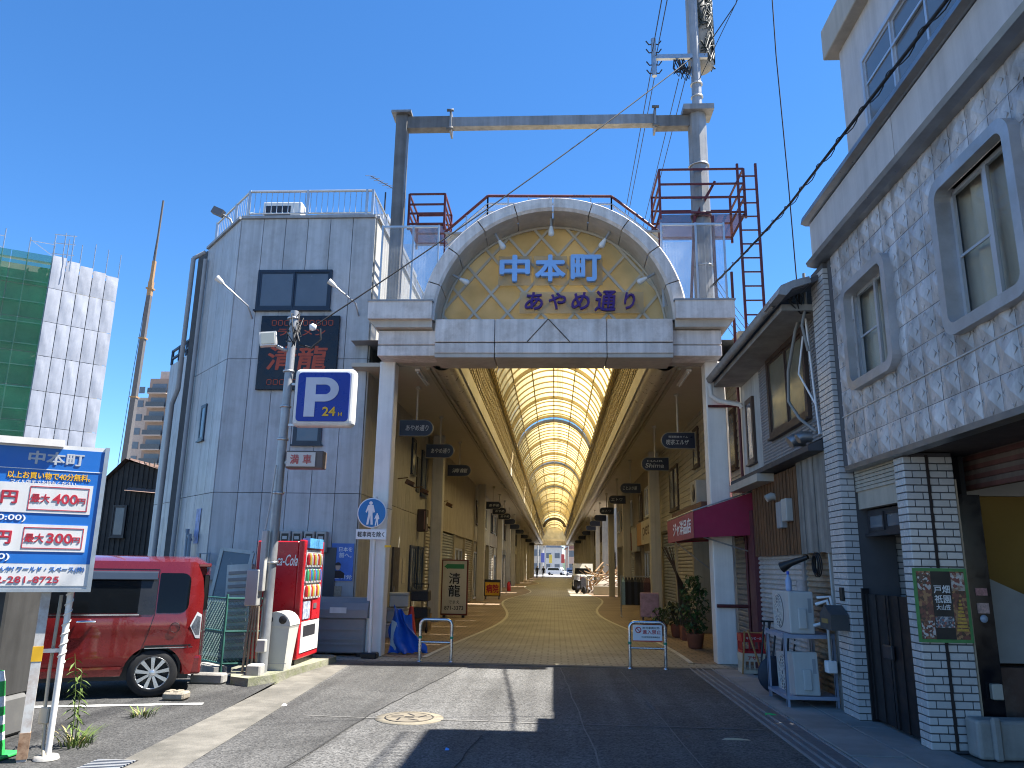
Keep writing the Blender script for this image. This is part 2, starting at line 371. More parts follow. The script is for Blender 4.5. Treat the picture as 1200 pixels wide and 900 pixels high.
# arcade floor
struct(sheet('arcade_floor', [(-4.2,13.6),(3.9,13.6),(3.9,136),(-4.2,136)], .004, M_pav))
def wavy(side):
    b = MB(); e = []
    y = 14.2
    while y < 134:
        ph = (y-14.2)/26*2*PI
        e.append((side*(2.0+.42*math.cos(ph+(0.6 if side < 0 else -.2))), y)); y += .5
    o = side*4.1
    for (x0, y0), (x1, y1) in zip(e, e[1:]):
        b.quad((x0,y0,.012),(x1,y1,.012),(o,y1,.012),(o,y0,.012))
        b.quad((x0,y0,.003),(x1,y1,.003),(x1,y1,.012),(x0,y0,.012))
    b.quad((e[0][0],y0*0+14.2,.0),(o,14.2,.0),(o,14.2,.012),(e[0][0],14.2,.012))
    ob = struct(b.build('side_pavement', M_pav2))
    l = MB()
    for (x0, y0), (x1, y1) in zip(e, e[1:]):
        w_ = side*-.09; l.quad((x0,y0,.016),(x1,y1,.016),(x1+w_,y1,.016),(x0+w_,y0,.016))
    l.build('edge_stone', mat('edge_stone', (.6,.56,.46), .8), ob)
wavy(-1); wavy(1)
struct(MB().box(-3.2,13.42,-.03,3.2,13.6,.010).build('threshold_strip', M_gut))
# manhole
mh = thing('manhole_cover', 'round concrete and iron manhole cover set in the sunlit road', 'manhole', (-1.55,8.75,0))
MB().lathe([(.365,.0),(.365,.006),(.26,.008),(.0,.008)], (-1.55,8.75,0), 40).build('collar', mat('manhole_collar', (.2,.175,.13), .85, var=.2, scale=8, bump=.3), mh)
MB().lathe([(.262,.004),(.262,.011),(.25,.012),(.0,.012)], (-1.55,8.75,0), 36).build('lid', mat('manhole_lid', (.18,.155,.115), .8, var=.25, scale=10, dirt=(.1,.09,.08), damt=.4, dscale=6), mh)
rg = MB()
for k in range(36):
    a, b_ = 2*PI*k/36, 2*PI*(k+1)/36
    rg.quad(*[(-1.55+r*math.cos(t), 8.75+r*math.sin(t), .0135) for r, t in ((.25,a),(.262,a),(.262,b_),(.25,b_))])
for k in range(5):
    a = 1.2*k; rg.bar((-1.55+.1*math.cos(a),8.75+.1*math.sin(a),.013),(-1.55+.2*math.cos(a+.6),8.75+.2*math.sin(a+.6),.013),.022,.004)
rg.box(-1.6,8.73,.012,-1.5,8.78,.0145); rg.build('ring_groove', M_dark, mh)
# drain grate at the left gutter
gr = thing('drain_grate', 'black steel drain grate in the gutter below the blue sign', 'grate', (-3.45,6.62,0))
MB().box(-3.74,6.1,-.05,-3.4,6.66,.006).build('pit', M_black, gr)
for k in range(12): MB().box(-3.73,6.11+k*.046,.0,-3.41,6.128+k*.046,.014).build('grate_bar', M_grey, gr)

# ================================================================ entrance gate
GY, CX, CZ = 13.6, -.05, 6.06
M_gate = mat('gate_panel', (.76,.69,.63), .55, var=.08, scale=1.6, streak=.24, rnd=.06, dirt=(.3,.22,.15), damt=.34, dscale=2.6)
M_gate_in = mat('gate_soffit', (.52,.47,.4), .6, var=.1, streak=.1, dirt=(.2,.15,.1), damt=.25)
M_tymp = trans_mat('golden_sheet', (.56,.45,.24), .42, var=.22, scale=1.4)
gate = thing('arcade_gate', 'pale arched entrance gate of the shopping arcade with golden lattice front', 'gate', (0,14.3,0))
# ring panels
NS = 10
for k in range(NS):
    a0 = PI*k/NS+.004; a1 = PI*(k+1)/NS-.004; b = MB(); n = 6
    for j in range(n):
        t0 = a0+(a1-a0)*j/n; t1 = a0+(a1-a0)*(j+1)/n
        def p(r, t, y): return (CX+r*math.cos(t), y, CZ+r*math.sin(t))
        b.quad(p(2.27,t0,GY), p(2.27,t1,GY), p(2.46,t1,GY), p(2.46,t0,GY))
        b.quad(p(2.46,t0,GY), p(2.46,t1,GY), p(2.5,t1,GY+.07), p(2.5,t0,GY+.07))
        b.quad(p(2.5,t0,GY+.07), p(2.5,t1,GY+.07), p(2.5,t1,GY+.95), p(2.5,t0,GY+.95))
        b.quad(p(2.27,t0,GY), p(2.27,t1,GY), p(2.22,t1,GY+.05), p(2.22,t0,GY+.05))
        b.quad(p(2.22,t0,GY+.05), p(2.22,t1,GY+.05), p(2.22,t1,GY+.95), p(2.22,t0,GY+.95), 1)
    b.build('arch_panel', [M_gate, M_gate_in], gate)
bk = MB()
for j in range(60):
    t0, t1 = PI*j/60, PI*(j+1)/60
    bk.quad(*[(CX+r*math.cos(t), GY+.97, CZ+r*math.sin(t)) for r, t in ((2.2,t0),(2.2,t1),(2.5,t1),(2.5,t0))])
bk.build('arch_back', M_gate_in, gate)
# tympanum
ty = MB(); ty.add([(CX,GY+.8,CZ-.1)]+[(CX+2.23*math.cos(PI*j/48), GY+.8, CZ+2.23*math.sin(PI*j/48)) for j in range(49)], [(0,j+1,j+2) for j in range(48)])
ty.build('tympanum', M_tymp, gate)
M_lat = mat('lattice_bar', (.50,.45,.36), .5, var=.1)
def chord(x0, sl):
    # clip a diagonal through the base point x0 with slope sl to the half disc
    out = []
    for i in range(400):
        z = 2.2*i/400; x = x0+z/sl
        if x*x+z*z < 2.2*2.2 and abs(x) < 2.2: out.append((x, z))
    return (out[0], out[-1]) if len(out) > 14 else None
for k in range(-9, 10):
    for sl in (1.2, -1.2):
        c = chord(k*.66+.1, sl)
        if c:
            yy = GY+.77 if sl > 0 else GY+.755
            MB().bar((CX+c[0][0],yy,CZ+c[0][1]),(CX+c[1][0],yy,CZ+c[1][1]),.05,.028,(0,1,0)).build('lattice_bar', M_lat, gate)
        # bars that start on the arc at the other end
rim = MB().tube([(CX+2.2*math.cos(PI*j/40),GY+.76,CZ+2.2*math.sin(PI*j/40)) for j in range(41)], .03, 6); rim.build('arch_rim', M_lat, gate)
# beam: core, proud panels with open joints
MB().box(-3.28,GY+.2,5.42,3.0,GY+.95,6.07).build('beam_core', M_gate_in, gate)
def panel(x0, x1, z0, z1, y, d=.1, name='beam_panel'):
    MB().cbox(x0+.006,y,z0+.004,x1-.006,y+d,z1-.004,.008,1).build(name, M_gate, gate)
for a, b_ in ((-2.24,-1.12),(-1.12,.95),(.95,2.16)):
    panel(a, b_, 5.63, 6.08, GY, .3); panel(a, b_, 5.42, 5.62, GY+.01, .3)
    MB().box(a+.01,GY+.03,5.345,b_-.01,GY+.85,5.42).build('beam_soffit', M_gate_in, gate)
ch = MB()
for a, b_ in (((-.52,5.632),(-.13,6.075)), ((-.13,6.075),(.27,5.632))):
    ch.bar((a[0],GY-.004,a[1]),(b_[0],GY-.004,b_[1]),.018,.006,(0,1,0))
ch.build('chevron_joint', mat('joint_brown', (.1,.075,.06), .8), gate)
for x0, x1 in ((-3.34,-2.24),(2.16,3.06)):
    panel(x0, x1, 5.62, 5.9, GY+.14, .5); panel(x0, x1, 5.4, 5.61, GY+.14, .5)
for x0, x1, s_ in ((-3.5,-2.3,-1),(2.2,3.27,1)):
    b = MB(); xi = x1 if s_ < 0 else x0; xo = x0 if s_ < 0 else x1
    # overhanging block with sloped underside
    b.prism([(xo,6.06),(xo,6.4),(xi,6.4),(xi,6.06)], GY-.1, GY+1.1, 'xz')
    b.prism([(xo,6.06),(xi,6.06),(xi,5.92),(xo-s_*.14,5.92)], GY+.0, GY+1.05, 'xz', 1)
    b.build('shoulder_block', [M_gate, M_gate_in], gate)
    MB().box(min(xo,xi)-.02,GY-.12,6.4,max(xo,xi)+.02,GY+1.12,6.43).build('coping', M_grey, gate)
for x0, x1 in ((-3.38,-3.08),(2.82,3.18)):
    c = MB().cbox(x0,14.2,.0,x1,14.56,5.42,.015,1).build('column', M_white, gate)
    MB().box(x0-.004,14.195,2.6,x1+.004,14.565,2.615).build('column_joint', M_grey, c)
# letters
M_lb = mat('light_blue_letter', (.27,.50,.86), .4, var=.05); M_pu = mat('purple_letter', (.055,.012,.16), .45, var=.1)
M_plate = trans_mat('clear_backing', (.7,.62,.45), .5, .55)
for ch_, x in zip('中本町', (-.80,-.10,.60)):
    MB().box(x-.33,GY+.70,7.0,x+.33,GY+.706,7.62).build('backing_plate', M_plate, gate)
    text('letter', ch_, M_lb, gate, (x,GY+.62,7.32), 1, fit=.6, height=.56, extrude=.045, bold=.032)
MB().box(-.70,GY+.70,6.42,1.72,GY+.706,6.86).build('backing_plate', M_plate, gate)
for ch_, x, s_ in zip('あやめ通り', (-.42,.04,.49,.97,1.44), (.36,.34,.36,.42,.34)):
    text('letter', ch_, M_pu, gate, (x,GY+.64,6.65), 1, height=s_, fit=s_*(.62 if ch_ == 'り' else 1.0), extrude=.025, bold=.018, shear=.12)
# spot lamps on the intrados
M_bulb = mat('lamp_white', (.75,.74,.7), .25)
for a in (152, 121, 91, 60, 28):
    t = R(a); c, s_ = math.cos(t), math.sin(t); p = Vector((CX+2.2*c, GY+.35, CZ+2.2*s_)); d = Vector((-c, .1, -s_))
    l = MB().tube([p, p+d*.16], [.028,.024], 8).build('spot_lamp', M_grey, gate)
    MB().tube([p+d*.16, p+d*.2, p+d*.3, p+d*.34, p+d*.36], [.03,.04,.062,.055,.015], 10).build('bulb', M_bulb, l)

# ================================================================ vaulted roof of the arcade
roof = thing('arcade_roof', 'long barrel-vaulted translucent yellow roof over the shopping street', 'arcade roof', (0,74,0))
M_vault = trans_mat('yellow_panel', (.9,.71,.32), .62, var=.16, scale=.9, rnd=.1)
M_rib = mat('vault_rib', (.42,.34,.2), .5, var=.12)
M_cream = mat('cream_soffit', (.5,.46,.38), .6, var=.08, scale=1.2, dirt=(.25,.2,.13), damt=.2)
M_cove = mat('cove_metal', (.45,.4,.31), .32, metal=.35, var=.1, scale=2)
M_colu = mat('cream_column', (.5,.47,.41), .5, var=.08, streak=.18, dirt=(.2,.15,.1), damt=.15)
RV, ZV = 1.78, 6.5
A0 = math.acos(1.7/RV)-.0
def arc(r, t): return (CX+r*math.cos(t), ZV+r*math.sin(t))
T0, T1 = R(15), R(165)
NB = 6
bay = []
for k in range(NB):
    b = MB(); n = 4
    for j in range(n):
        t0 = T0+(T1-T0)*(k+j/n)/NB; t1 = T0+(T1-T0)*(k+(j+1)/n)/NB
        a, c = arc(RV, t0), arc(RV, t1); b.add([(a[0],0,a[1]),(c[0],0,c[1]),(c[0],1,c[1]),(a[0],1,a[1])], [(0,1,2,3)], 0, True)
    bay.append(b.mesh('roof_panel', M_vault))
gaps = [34.1+15*i for i in range(7)]
segs = []; y0 = 14.62
for g_ in gaps+[136.0]:
    n = round((g_-y0)/2.45); L_ = (g_-y0)/n
    segs += [(y0+i*L_, L_) for i in range(n)]; y0 = g_+1.0
for y, L_ in segs:
    for k in range(NB):
        if random.random() < .012 and y > 60: continue
        o = link('roof_panel', bay[k], roof, loc=(0,y,0)); o.scale = (1, L_-.03, 1)
def ribmesh(r, w_, h_, m):
    b = MB(); n = 28
    for j in range(n):
        t0 = T0+(T1-T0)*j/n; t1 = T0+(T1-T0)*(j+1)/n
        for ra, rb in ((r, r-h_),):
            q = [arc(ra,t0),arc(ra,t1),arc(rb,t1),arc(rb,t0)]
            b.quad((q[3][0],-w_/2,q[3][1]),(q[2][0],-w_/2,q[2][1]),(q[2][0],w_/2,q[2][1]),(q[3][0],w_/2,q[3][1]))
            for s_ in (-1, 1): b.quad(*[(x, s_*w_/2, z) for x, z in q])
    return b.mesh('rib', m)
thin = ribmesh(RV-.005, .06, .045, M_rib); thick = ribmesh(RV-.005, .11, .11, M_rib)
y = 14.7; i = 0
while y < 136:
    if not any(g_ < y < g_+.95 for g_ in gaps):
        if i % 6 == 0: link('main_rib', thick, roof, loc=(0,y,0))
        elif y < 95 or i % 2 == 0: link('rib', thin, roof, loc=(0,y,0))
    y += .86; i += 1
for g_ in gaps:
    for d in (-.03, 1.03): link('main_rib', thick, roof, loc=(0,g_+d,0))
for k in range(NB+1):
    t = T0+(T1-T0)*k/NB; x, z = arc(RV-.05, t); MB().box(x-.02,14.6,z-.025,x+.02,136,z+.025).build('purlin', M_rib, roof)
# dark fire ring far inside
dk = ribmesh(RV-.12, .8, .34, mat('dark_ring', (.05,.035,.025), .6)); link('fire_ring', dk, roof, loc=(0,106,0))
for s_ in (-1, 1):
    X = lambda v: CX+s_*v
    for y0, y1 in ((14.6,40),(40,70),(70,104),(104,136)):
        sb = MB(); sb.box(min(X(4.0),X(2.36)),y0+.004,5.42,max(X(4.0),X(2.36)),y1-.004,5.5); sb.build('soffit', M_cream, roof)
        prof = [(X(2.42),5.46),(X(2.42),5.43)]+[(X(2.2+.26*math.cos(R(a))),5.56+.26*math.sin(R(a))) for a in range(200,341,14)][::(1)]
        pr = [(X(2.2+.25*math.cos(R(a))), 5.60+.25*math.sin(R(a))) for a in list(range(345,180,-12))]
        pr = pr[::-1]
        MB().sweep([(X(2.42),5.5)]+[(X(2.18-.24*math.cos(R(a))*-1 if False else 2.18+.24*math.cos(R(a))), 5.58-.24*math.sin(R(a))) for a in range(0,181,15)]+[(X(1.93),5.6)], y0, y1, 0, True).build('cove', M_cove, roof)
        MB().box(min(X(1.97),X(1.9)),y0,5.56,max(X(1.97),X(1.9)),y1,5.9).build('fascia', M_cream, roof)
        MB().box(min(X(2.5),X(2.43)),y0,5.36,max(X(2.5),X(2.43)),y1,5.42).build('trim_rail', mat('trim_rail', (.32,.28,.2), .5), roof)
        MB().add([(X(4.05),y0,5.96),(X(4.05),y1,5.96),(X(1.9),y1,5.99),(X(1.9),y0,5.99)], [(0,1,2,3)]).build('roof_deck', M_grey, roof)
        MB().add([(X(1.90),y0,7.03),(X(1.90),y1,7.03),(X(1.66),y1,7.06),(X(1.66),y0,7.06)], [(0,1,2,3)]).build('roof_flashing', M_grey, roof)
        MB().quad((X(1.98),y0,5.9),(X(1.98),y1,5.9),(X(1.86),y1,7.02),(X(1.86),y0,7.02)).build('vent_backing', mat('vent_dark', (.15,.12,.075), .8), roof)
    lat = MB()
    y = 14.7
    while y < 75:
        for d in (1, -1):
            ya, yb = (y, y+.9) if d > 0 else (y+.9, y)
            lat.bar((X(1.93),ya,5.9),(X(1.80),yb,6.97),.035,.02,(1,0,0))
        y += .3
    lat.bar((X(1.79),14.6,6.97),(X(1.79),136,6.97),.07); lat.bar((X(1.93),14.6,5.92),(X(1.93),136,5.92),.05)
    for k in range(1, 4):
        f_ = k/4; lat.bar((X(1.93-.13*f_),14.6,5.9+1.07*f_),(X(1.93-.13*f_),110,5.9+1.07*f_),.025)
    lat.build('lattice_screen', M_rib, roof, kind='stuff')
    # small round soffit lamps
colp = {-1: (23.0,37.2,50,59,66,76,85,94,105,116,128), 1: (26,36.2,46.0,60.5,69,77,86,95,105,116,128)}
cm = MB().cbox(-.17,-.17,0,.17,.17,5.42,.02,1).mesh('column', M_colu)
for s_ in (-1, 1):
    for y in colp[s_]:
        c = link('column', cm, roof, loc=(-3.5 if s_ < 0 else 3.3, y, .01))
# far end wall of the vault
for s_ in (-1, 1): MB().box(min(CX+s_*3.2,CX+s_*1.7),14.56,5.5,max(CX+s_*3.2,CX+s_*1.7),14.6,6.06).build('end_plate', M_gate_in, roof)
fe = MB(); fe.add([(CX,136,6.0)]+[(CX+2.3*math.cos(PI*j/24),136,6.0+2.3*math.sin(PI*j/24)) for j in range(25)], [(0,j+1,j+2) for j in range(24)])
fe.build('end_screen', M_tymp, roof)
MB().box(-3.9,135.9,5.2,3.8,136.3,6.05).build('end_beam', M_gate, roof)
# ================================================================ grey corner building
M_sid = mat('grey_siding', (.44,.455,.47), .45, var=.07, scale=1.0, streak=.24, rnd=.06, dirt=(.2,.19,.17), damt=.26, dscale=2.2)
M_sidy = mat('yellow_lit_siding', (.44,.42,.37), .5, var=.06, streak=.2, rnd=.04, dirt=(.2,.17,.12), damt=.2)  # the same grey siding, with the arcade's yellow light put into its colour
M_joint = mat('joint_dark', (.06,.065,.07), .8)
M_navyf = mat('navy_frame', (.02,.03,.05), .35)
M_frost = mat('frosted_glass', (.11,.13,.155), .18, var=.12, scale=1.5, spec=.6)
def rotz_face(p0, p1):
    p0, p1 = Vector((*p0, 0)), Vector((*p1, 0)); d = (p1-p0); L_ = d.length; d.normalize()
    return p0, d, L_, d.cross(Vector((0,0,1)))      # outward = d x z
def face_panels(parent, p0, p1, zs, n, m, t=.03, joint=.012, name='siding_panel', skip=()):
    o, d, L_, nrm = rotz_face(p0, p1)
    for i in range(n):
        a = o+d*(L_*i/n+joint/2); b_ = o+d*(L_*(i+1)/n-joint/2)
        for k in range(len(zs)-1):
            if (i, k) in skip: continue
            z0, z1 = zs[k]+joint/2, zs[k+1]-joint/2
            bb = MB(); q = [a-nrm*.02, b_-nrm*.02, b_+nrm*t, a+nrm*t]
            # shallow folded rib in the middle of every sheet
            bb.add([(v.x,v.y,z) for z in (z0, z1) for v in q], [(0,3,2,1),(4,5,6,7),(0,1,5,4),(1,2,6,5),(2,3,7,6),(3,0,4,7)])
            bb.build(name, m, parent)
def window(parent, o, d, wd, ht, nrm, frame, glass, split=2, fw=.045, depth=.06, inner=None, name='window', sill=True, sashw=.035):
    """framed sliding window on a wall; o = lower left corner, d along wall, nrm outward"""
    o, d, nrm = Vector(o), Vector(d).normalized(), Vector(nrm).normalized(); Z = Vector((0,0,1)); b = MB()
    def bx(u0, u1, v0, v1, n0, n1, bld, mi=0):
        vs = [o+d*u+Z*v+nrm*n for n in (n0, n1) for u, v in ((u0,v0),(u1,v0),(u1,v1),(u0,v1))]
        bld.add(vs, [(0,3,2,1),(4,5,6,7),(0,1,5,4),(1,2,6,5),(2,3,7,6),(3,0,4,7)], mi)
    for u0, u1, v0, v1 in ((0,wd,0,fw),(0,wd,ht-fw,ht),(0,fw,fw,ht-fw),(wd-fw,wd,fw,ht-fw)): bx(u0,u1,v0,v1,-.05,depth,b)
    if sill: bx(-.03,wd+.03,-.03,0,-.02,depth+.03,b)
    f = b.build(name, frame, parent)
    iw = (wd-2*fw)/split
    for k in range(split):
        u0 = fw+iw*k; n0 = .012 if k % 2 else .03; sh = MB()
        for a0, a1, v0, v1 in ((u0,u0+iw,fw,fw+sashw),(u0,u0+iw,ht-fw-sashw,ht-fw),(u0,u0+sashw,fw+sashw,ht-fw-sashw),(u0+iw-sashw,u0+iw,fw+sashw,ht-fw-sashw)):
            bx(a0,a1,v0,v1,n0-.012,n0+.012,sh)
        sh.build('sash', frame, f)
        g = MB(); bx(u0+sashw,u0+iw-sashw,fw+sashw,ht-fw-sashw,n0-.004,n0+.002,g); g.build('pane', glass, f)
    if inner is not None:
        g = MB(); bx(fw,wd-fw,fw,ht-fw,-.03,-.02,g); g.build('backing', inner, f)
    return f

lb = thing('corner_building', 'three-storey grey panelled corner building beside the arcade gate', 'building', (-5.5,18,0))
A, B_, Cc, D = (-3.83,15.0), (-6.75,15.0), (-8.2,16.6), (-9.6,18.15)
core = MB().prism([A, (-3.83,22.6), (-10.2,22.6), (-8.2-.4,16.9), Cc, B_][::-1], 0, 8.80, 'xy'); core.build('core', M_joint, lb)
zs = [.05, 2.94, 5.68, 8.80]
face_panels(lb, B_, A, zs, 6, M_sid); face_panels(lb, Cc, B_, zs, 4, M_sid)
face_panels(lb, A, (-3.83,22.6), zs, 15, M_sidy)
for a, b_ in ((B_, A), (Cc, B_), (A, (-3.83,22.6))):
    o, d, L_, n_ = rotz_face(a, b_); q = MB(); q.bar(Vector((*a,8.83))+n_*.02, Vector((*b_,8.83))+n_*.02, .12, .06); q.build('coping', M_grey, lb)
# roof railing
M_rail = mat('aluminium', (.5,.51,.52), .35, metal=.7, var=.08)
rl = MB(); pts = [(-8.1,16.65),(-6.68,15.08),(-3.95,15.08),(-3.95,22.4)]
for (x0,y0),(x1,y1) in zip(pts, pts[1:]):
    L_ = math.hypot(x1-x0, y1-y0); n = int(L_/.12)
    for z, r_ in ((9.5,.028),(8.98,.02)): rl.tube([(x0,y0,z),(x1,y1,z)], r_, 6)
    for i in range(n+1):
        f_ = i/n; p = (x0+(x1-x0)*f_, y0+(y1-y0)*f_); rl.tube([(*p,8.98),(*p,9.5)], .008, 4, cap=False)
    for i in range(int(L_/1.3)+1):
        f_ = min(1, i*1.3/L_); p = (x0+(x1-x0)*f_, y0+(y1-y0)*f_); rl.bar((*p,8.84),(*p,9.52),.05)
rl.build('roof_railing', M_rail, lb)
window(lb, (-6.26,14.965,6.73), (1,0,0), 1.58, .88, (0,-1,0), M_navyf, M_frost, 2, .05, .05)
window(lb, (-5.24,14.965,3.9), (1,0,0), .58, .5, (0,-1,0), M_navyf, M_frost, 1, .04, .04)
window(lb, (-7.62,15.93,4.1), (.672,-.74,0), .34, .78, (-.74,-.672,0), M_navyf, M_frost, 1, .03, .04)
# service door recess on the ground floor
MB().box(-5.72,14.94,.05,-4.7,14.975,1.75).build('service_door', mat('door_grey', (.2,.21,.22), .5, streak=.2), lb)
MB().box(-4.42,14.93,.05,-4.2,14.975,1.9).build('side_door', mat('door_dark', (.06,.065,.07), .4), lb)
# windows and doors of the arcade side
for y, z0, h_, wd in ((20.05,3.95,.95,.55),(21.6,3.5,1.3,.75)):
    window(lb, (-3.795,y,z0), (0,1,0), wd, h_, (1,0,0), M_navyf, M_frost, 1, .04, .04)
for y in (20.4, 21.55): window(lb, (-3.795,y,.95), (0,1,0), .85, 1.15, (1,0,0), M_navyf, M_frost, 2, .04, .04)
for y, wd in ((16.35,.8),(18.2,.75)):
    dd = MB().box(-3.81,y,.03,-3.755,y+wd,2.0).build('door', mat('door_brown', (.05,.04,.035), .4), lb)
    MB().tube([(-3.73,y+.1,.95),(-3.73,y+.1,1.1)], .012, 6).build('handle', M_steel, dd)
MB().box(-3.8,20.9,3.55,-3.765,21.35,4.5).build('louvre', M_dark, lb)
# downpipes on the chamfer
pp = MB()
o, d, L_, nrm = rotz_face(Cc, B_)
def cp(u, out=.1): v = o+d*u+nrm*out; return (v.x, v.y)
pp.tube([(*cp(.12),8.5),(*cp(.12),.1)], .05, 8); pp.tube([(*cp(-.15,.3),8.55),(*cp(-.15,.3),5.4),(*cp(-.5,.3),5.1),(*cp(-.5,.3),.1)], .055, 8)
pp.tube([(*cp(-.15,.3),8.55),(*cp(.05,.1),8.7)], .05, 8)
for u, z1 in ((1.15,2.1),(1.32,2.0)): pp.tube([(*cp(u),z1),(*cp(u,.16),z1+.12),(*cp(u+.1,.16),z1+.14),(*cp(u+.12,.12),.1)], .035, 8)
pp.build('downpipe', M_grey, lb)

wg = thing('low_wing', 'low grey panelled wing behind the corner building with black roof rail', 'building', (-9.6,19,0))
MB().prism([Cc,(-8.9,22.0),(-11.3,22.0),D][::-1], 0, 6.36, 'xy').build('core', M_sid, wg)
face_panels(wg, D, (-8.24,16.64), [.05,2.9,6.36], 6, M_sid)
r2 = MB()
o2, d2, L2, n2 = rotz_face(D, Cc)
for z in (6.52, 6.72): r2.bar(Vector((*D,z))+n2*.02, Vector((*D,z))+d2*1.9+n2*.02, .05)
for k in range(4): p = Vector((*D,0))+d2*(.05+.6*k)+n2*.02; r2.bar((p.x,p.y,6.36),(p.x,p.y,6.74),.05)
r2.build('roof_rail', M_navyf, wg)

# roof furniture
ac = thing('rooftop_air_conditioner', 'pale air-conditioner unit on the corner building roof', 'air conditioner', (-6.2,16.3,8.8))
MB().cbox(-6.75,16.0,8.86,-5.85,16.4,9.72,.02).build('casing', M_white, ac)
MB().box(-6.7,15.99,8.95,-6.1,15.998,9.62).build('grille', M_dark, ac)
b = MB(); n = 30; vs = []
for k in range(n+1):
    x = -5.8+1.75*k/n; vs += [(x,16.9+(.03 if k % 2 else 0),8.8),(x,16.9+(.03 if k % 2 else 0),9.82)]
b.add(vs, [(2*k,2*k+2,2*k+3,2*k+1) for k in range(n)]); b.build('roof_hut_front', M_white, lb); MB().box(-5.8,16.95,8.8,-4.05,21,9.86).build('roof_hut', M_grey, lb)
at = MB(); at.tube([(-4.15,17,8.8),(-4.15,17,10.45)], .02, 6); at.tube([(-4.55,17,10.9),(-3.8,17.0,10.45)], .012, 5)
for k in range(6):
    f_ = k/6; p = Vector((-4.55,17,10.9)).lerp(Vector((-3.9,17,10.5)), f_); at.tube([p+Vector((-.07,-.2,-.1)), p+Vector((.07,.2,.1))], .007, 4)
tag(at.build('television_antenna', M_dark), 'thin television antenna on the corner building roof', 'antenna')
rc = thing('roof_spotlight', 'spotlight bracket jutting from the upper left edge of grey building roof', 'spotlight', (-7.9,16.3,8.85))
MB().tube([(-7.25,15.85,8.85),(-7.4,15.8,9.2),(-7.6,15.78,9.32)], .025, 6).build('arm', M_grey, rc)
MB().obox(Matrix.Translation((-7.68,15.75,9.36))@Matrix.Rotation(R(25),4,'Y'), .26, .14, .16).build('head', mat('spot_dark', (.12,.12,.13), .5), rc)

# restaurant board
rs = thing('restaurant_sign', 'black board with red brush lettering on the grey corner building', 'sign', (-5.27,14.95,5))
MB().cbox(-6.09,14.90,5.01,-4.44,14.962,6.59,.008,1).build('board', mat('sign_black', (.008,.009,.016), .3, var=.2), rs)
M_redl = mat('red_letter', (.42,.07,.035), .6, var=.15, scale=8)
text('lettering', 'ラーメン', M_redl, rs, (-5.22,14.897,6.23), 1, fit=1.0, height=.15, bold=.012, extrude=.003)
text('lettering', '清龍', M_redl, rs, (-5.27,14.897,5.68), 1, fit=1.25, height=.52, bold=.02, extrude=.003, shear=.08)
sq = MB()
for z in (6.43, 5.17):
    for k in range(10):
        x = -5.86+k*.132
        for a, b_, c_, d_ in ((0,.1,0,.014),(0,.1,.106,.12),(0,.014,0,.12),(.086,.1,0,.12)): sq.box(x+a,14.893,z-.06+c_,x+b_,14.899,z-.06+d_)
sq.build('border_squares', M_redl, rs)
for nm, lab, (p0, p1, p2) in (('arm_lamp', 'thin arm lamp left of the dark window on the grey building', ((-6.32,14.97,6.55),(-6.34,14.75,6.75),(-6.86,14.6,7.2))),
                             ('arm_lamp', 'thin arm lamp right of the dark window on the grey building', ((-4.07,14.97,6.6),(-4.09,14.75,6.8),(-4.5,14.6,7.12)))):
    l = thing(nm, lab, 'lamp', p0); MB().tube([p0, p1, p2], .016, 6).build('arm', M_steel, l)
    d = (Vector(p2)-Vector(p1)).normalized(); MB().tube([Vector(p2)-d*.02, Vector(p2)+d*.05, Vector(p2)+d*.16], [.03,.05,.065], 8).build('head', M_white, l)

# posters, meters
M_skin = mat('skin_print', (.5,.34,.26), .6)
po = thing('election_poster', 'blue poster of a man in dark suit on the grey building', 'poster', (-4.06,14.95,1.4))
MB().box(-4.3,14.945,1.28,-3.86,14.958,1.98).build('sheet', mat('poster_blue', (.06,.16,.5), .4, var=.3, scale=4), po)
fm = MB(); fm.prism([(-4.28,1.33),(-4.28,1.42),(-4.2,1.47),(-4.1,1.47),(-4.02,1.42),(-4.02,1.33)], 14.94, 14.944, 'xz'); fm.build('suit_print', M_black, po)
fm = MB(); fm.prism([(-4.15+.052*math.cos(2*PI*k/16), 1.545+.07*math.sin(2*PI*k/16)) for k in range(16)], 14.939, 14.944, 'xz'); fm.build('face_print', M_skin, po)
fm = MB(); fm.prism([(-4.15+.058*math.cos(PI*k/10), 1.565+.06*math.sin(PI*k/10)) for k in range(11)], 14.937, 14.9385, 'xz'); fm.build('hair_print', M_black, po)
M_wp = mat('white_print', (.75,.75,.75), .6, var=.03)
text('lettering', '日本を', M_wp, po, (-4.02,14.942,1.87), 1, fit=.26, bold=.01, extrude=.001); text('lettering', '前へ。', M_wp, po, (-4.02,14.942,1.76), 1, fit=.24, bold=.01, extrude=.001)
text('lettering', '公明党', M_wp, po, (-4.05,14.942,1.35), 1, fit=.36, height=.08, bold=.01, extrude=.001)
nt = tag(MB().box(-4.22,14.945,1.0,-4.06,14.958,1.18).build('notice', mat('notice_tan', (.35,.28,.2), .6, var=.4, scale=20)), 'small tan notice below the blue election poster', 'notice')
ps = thing('wall_poster', 'tall faded blue poster on the angled left face of grey building', 'poster', (-7.25,15.5,2))
o3, d3, L3, n3 = rotz_face(Cc, B_); u0 = 1.30; a = o3+d3*u0+n3*.045; b_ = o3+d3*(u0+.28)+n3*.045
MB().add([(a.x,a.y,1.95),(b_.x,b_.y,1.95),(b_.x,b_.y,2.65),(a.x,a.y,2.65)], [(0,1,2,3)]).build('sheet', mat('poster_pale', (.2,.27,.5), .5, var=.6, scale=6), ps)
M_meter = mat('meter_case', (.42,.41,.38), .5, streak=.1)
